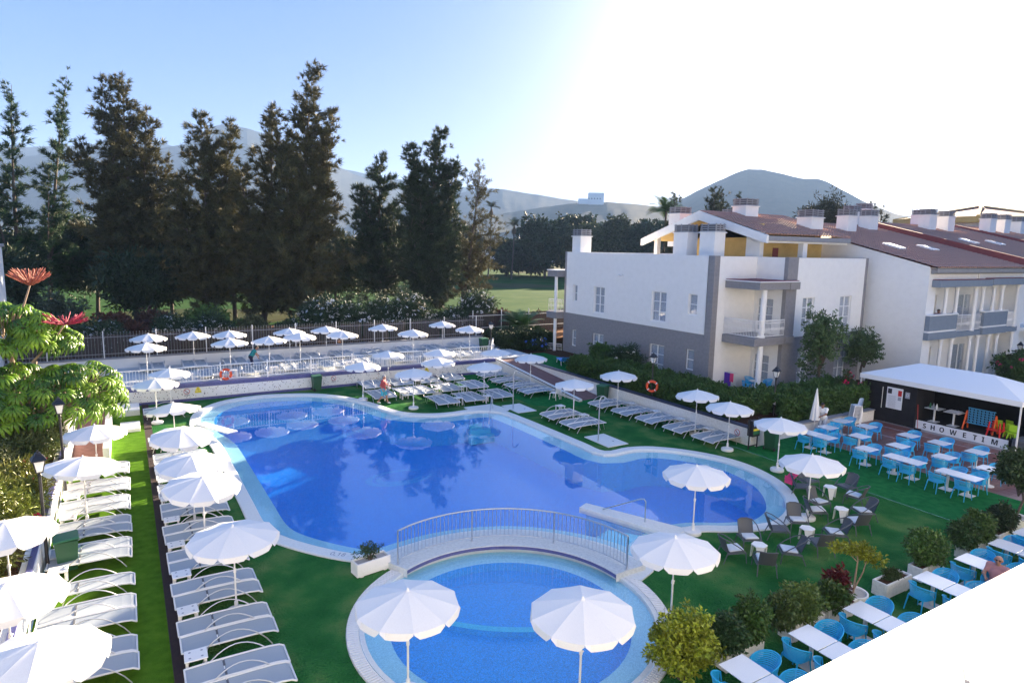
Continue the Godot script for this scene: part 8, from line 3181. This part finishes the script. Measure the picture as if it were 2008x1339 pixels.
func build_people():
	# man walking on the far deck, in a red shirt and aqua shorts
	var J = {"hip_l": V(0.10, 0.86, 0.0), "hip_r": V(-0.10, 0.86, 0.0), "chest": V(0, 1.22, 0.03), "sh_l": V(0.19, 1.38, 0.03), "sh_r": V(-0.19, 1.38, 0.03), "el_l": V(0.26, 1.12, 0.10), "wr_l": V(0.14, 1.08, 0.32), "el_r": V(-0.25, 1.10, -0.08), "wr_r": V(-0.24, 0.87, 0.04), "kn_l": V(0.11, 0.47, 0.16), "an_l": V(0.11, 0.07, 0.24), "kn_r": V(-0.10, 0.46, -0.02), "an_r": V(-0.10, 0.10, -0.30), "neck": V(0, 1.43, 0.03), "head": V(0, 1.575, 0.05), "face": V(0.1, -0.1, 1)}
	var m = figure("person in a red shirt and aqua shorts walking along the far deck", Vector3(12.75, 0, -35.9), 0.9, J, M.skin, M.cloth_red, 0.95, M.cloth_aqua, 0.42, M.hair_grey, "short", M.cloth_white)
	var mb = MB.new()
	mb.box(Vector3(0.2, 1.0, 0.3), Vector3(0.16, 0.36, 0.14), 0.05)
	part(mb, "bundle", M.cloth_white, m)
	# woman in teal bending over a lounger on the terrace
	J = {"hip_l": V(0.09, 0.86, -0.08), "hip_r": V(-0.09, 0.86, -0.08), "chest": V(0, 1.15, 0.12), "sh_l": V(0.17, 1.27, 0.18), "sh_r": V(-0.17, 1.27, 0.18), "el_l": V(0.33, 1.10, 0.28), "wr_l": V(0.42, 0.90, 0.40), "el_r": V(-0.26, 1.05, 0.24), "wr_r": V(-0.24, 0.84, 0.34), "kn_l": V(0.09, 0.46, 0.0), "an_l": V(0.10, 0.08, -0.06), "kn_r": V(-0.09, 0.46, 0.0), "an_r": V(-0.10, 0.08, -0.06), "neck": V(0, 1.31, 0.22), "head": V(0, 1.43, 0.30), "face": V(0, -0.6, 0.8)}
	figure("person in a teal top and dark trousers leaning over a terrace lounger", Vector3(6.9, 1.0, -44.6), 1.5, J, M.skin, M.cloth_teal, 0.6, M.cloth_navy, 0.95, M.hair_dark, "bun", M.hair_dark)
	# man in white shirt closing a parasol by the hedge
	J = {"hip_l": V(0.10, 0.92, -0.06), "hip_r": V(-0.10, 0.92, -0.06), "chest": V(0, 1.27, 0.05), "sh_l": V(0.20, 1.42, 0.10), "sh_r": V(-0.20, 1.42, 0.10), "el_l": V(0.24, 1.20, 0.28), "wr_l": V(0.08, 1.10, 0.44), "el_r": V(-0.26, 1.17, 0.24), "wr_r": V(-0.10, 1.02, 0.42), "kn_l": V(0.11, 0.5, 0.02), "an_l": V(0.12, 0.08, 0.0), "kn_r": V(-0.11, 0.5, 0.0), "an_r": V(-0.12, 0.08, -0.04), "neck": V(0, 1.48, 0.12), "head": V(0, 1.61, 0.19), "face": V(0, -0.45, 0.9)}
	figure("person in a white shirt closing a parasol beside the hedge", Vector3(30.5, 0, -19.5), -1.35, J, M.skin_dark, M.cloth_white, 0.75, M.cloth_pale, 0.97, M.hair_dark, "short", M.hair_dark)
	# bald man with sunglasses seated at the restaurant row
	J = {"hip_l": V(0.10, 0.50, -0.05), "hip_r": V(-0.10, 0.50, -0.05), "chest": V(0, 0.86, -0.10), "sh_l": V(0.20, 1.02, -0.08), "sh_r": V(-0.20, 1.02, -0.08), "el_l": V(0.26, 0.78, 0.06), "wr_l": V(0.14, 0.75, 0.28), "el_r": V(-0.26, 0.78, 0.06), "wr_r": V(-0.12, 0.75, 0.28), "kn_l": V(0.13, 0.50, 0.40), "an_l": V(0.13, 0.07, 0.36), "kn_r": V(-0.13, 0.50, 0.40), "an_r": V(-0.13, 0.07, 0.36), "neck": V(0, 1.08, -0.08), "head": V(0, 1.22, -0.05), "face": V(0.25, 0.1, 1)}
	figure("bald person in a pale shirt and sunglasses seated at the restaurant edge", Vector3(19.74, 0, -7.25), -PI / 2, J, M.skin, M.cloth_blush, 0.6, M.cloth_pale, 0.9, null, "", M.hair_dark, true)
	# someone on the balcony of the terraced house
	J = {"hip_l": V(0.10, 0.90, 0.0), "hip_r": V(-0.10, 0.90, 0.0), "chest": V(0, 1.25, 0.05), "sh_l": V(0.19, 1.40, 0.08), "sh_r": V(-0.19, 1.40, 0.08), "el_l": V(0.26, 1.20, 0.24), "wr_l": V(0.14, 1.22, 0.44), "el_r": V(-0.26, 1.20, 0.24), "wr_r": V(-0.12, 1.22, 0.44), "kn_l": V(0.10, 0.48, 0.02), "an_l": V(0.10, 0.08, 0.0), "kn_r": V(-0.10, 0.48, 0.02), "an_r": V(-0.10, 0.08, 0.0), "neck": V(0, 1.46, 0.08), "head": V(0, 1.60, 0.12), "face": V(-0.3, -0.2, 1)}
	figure("person in a reddish top standing on the upper balcony of the terraced house", Vector3(46.9, 4.0, -22.5), -0.3, J, M.skin, M.cloth_blush, 0.5, M.cloth_navy, 0.9, M.hair_dark, "short", M.hair_dark)
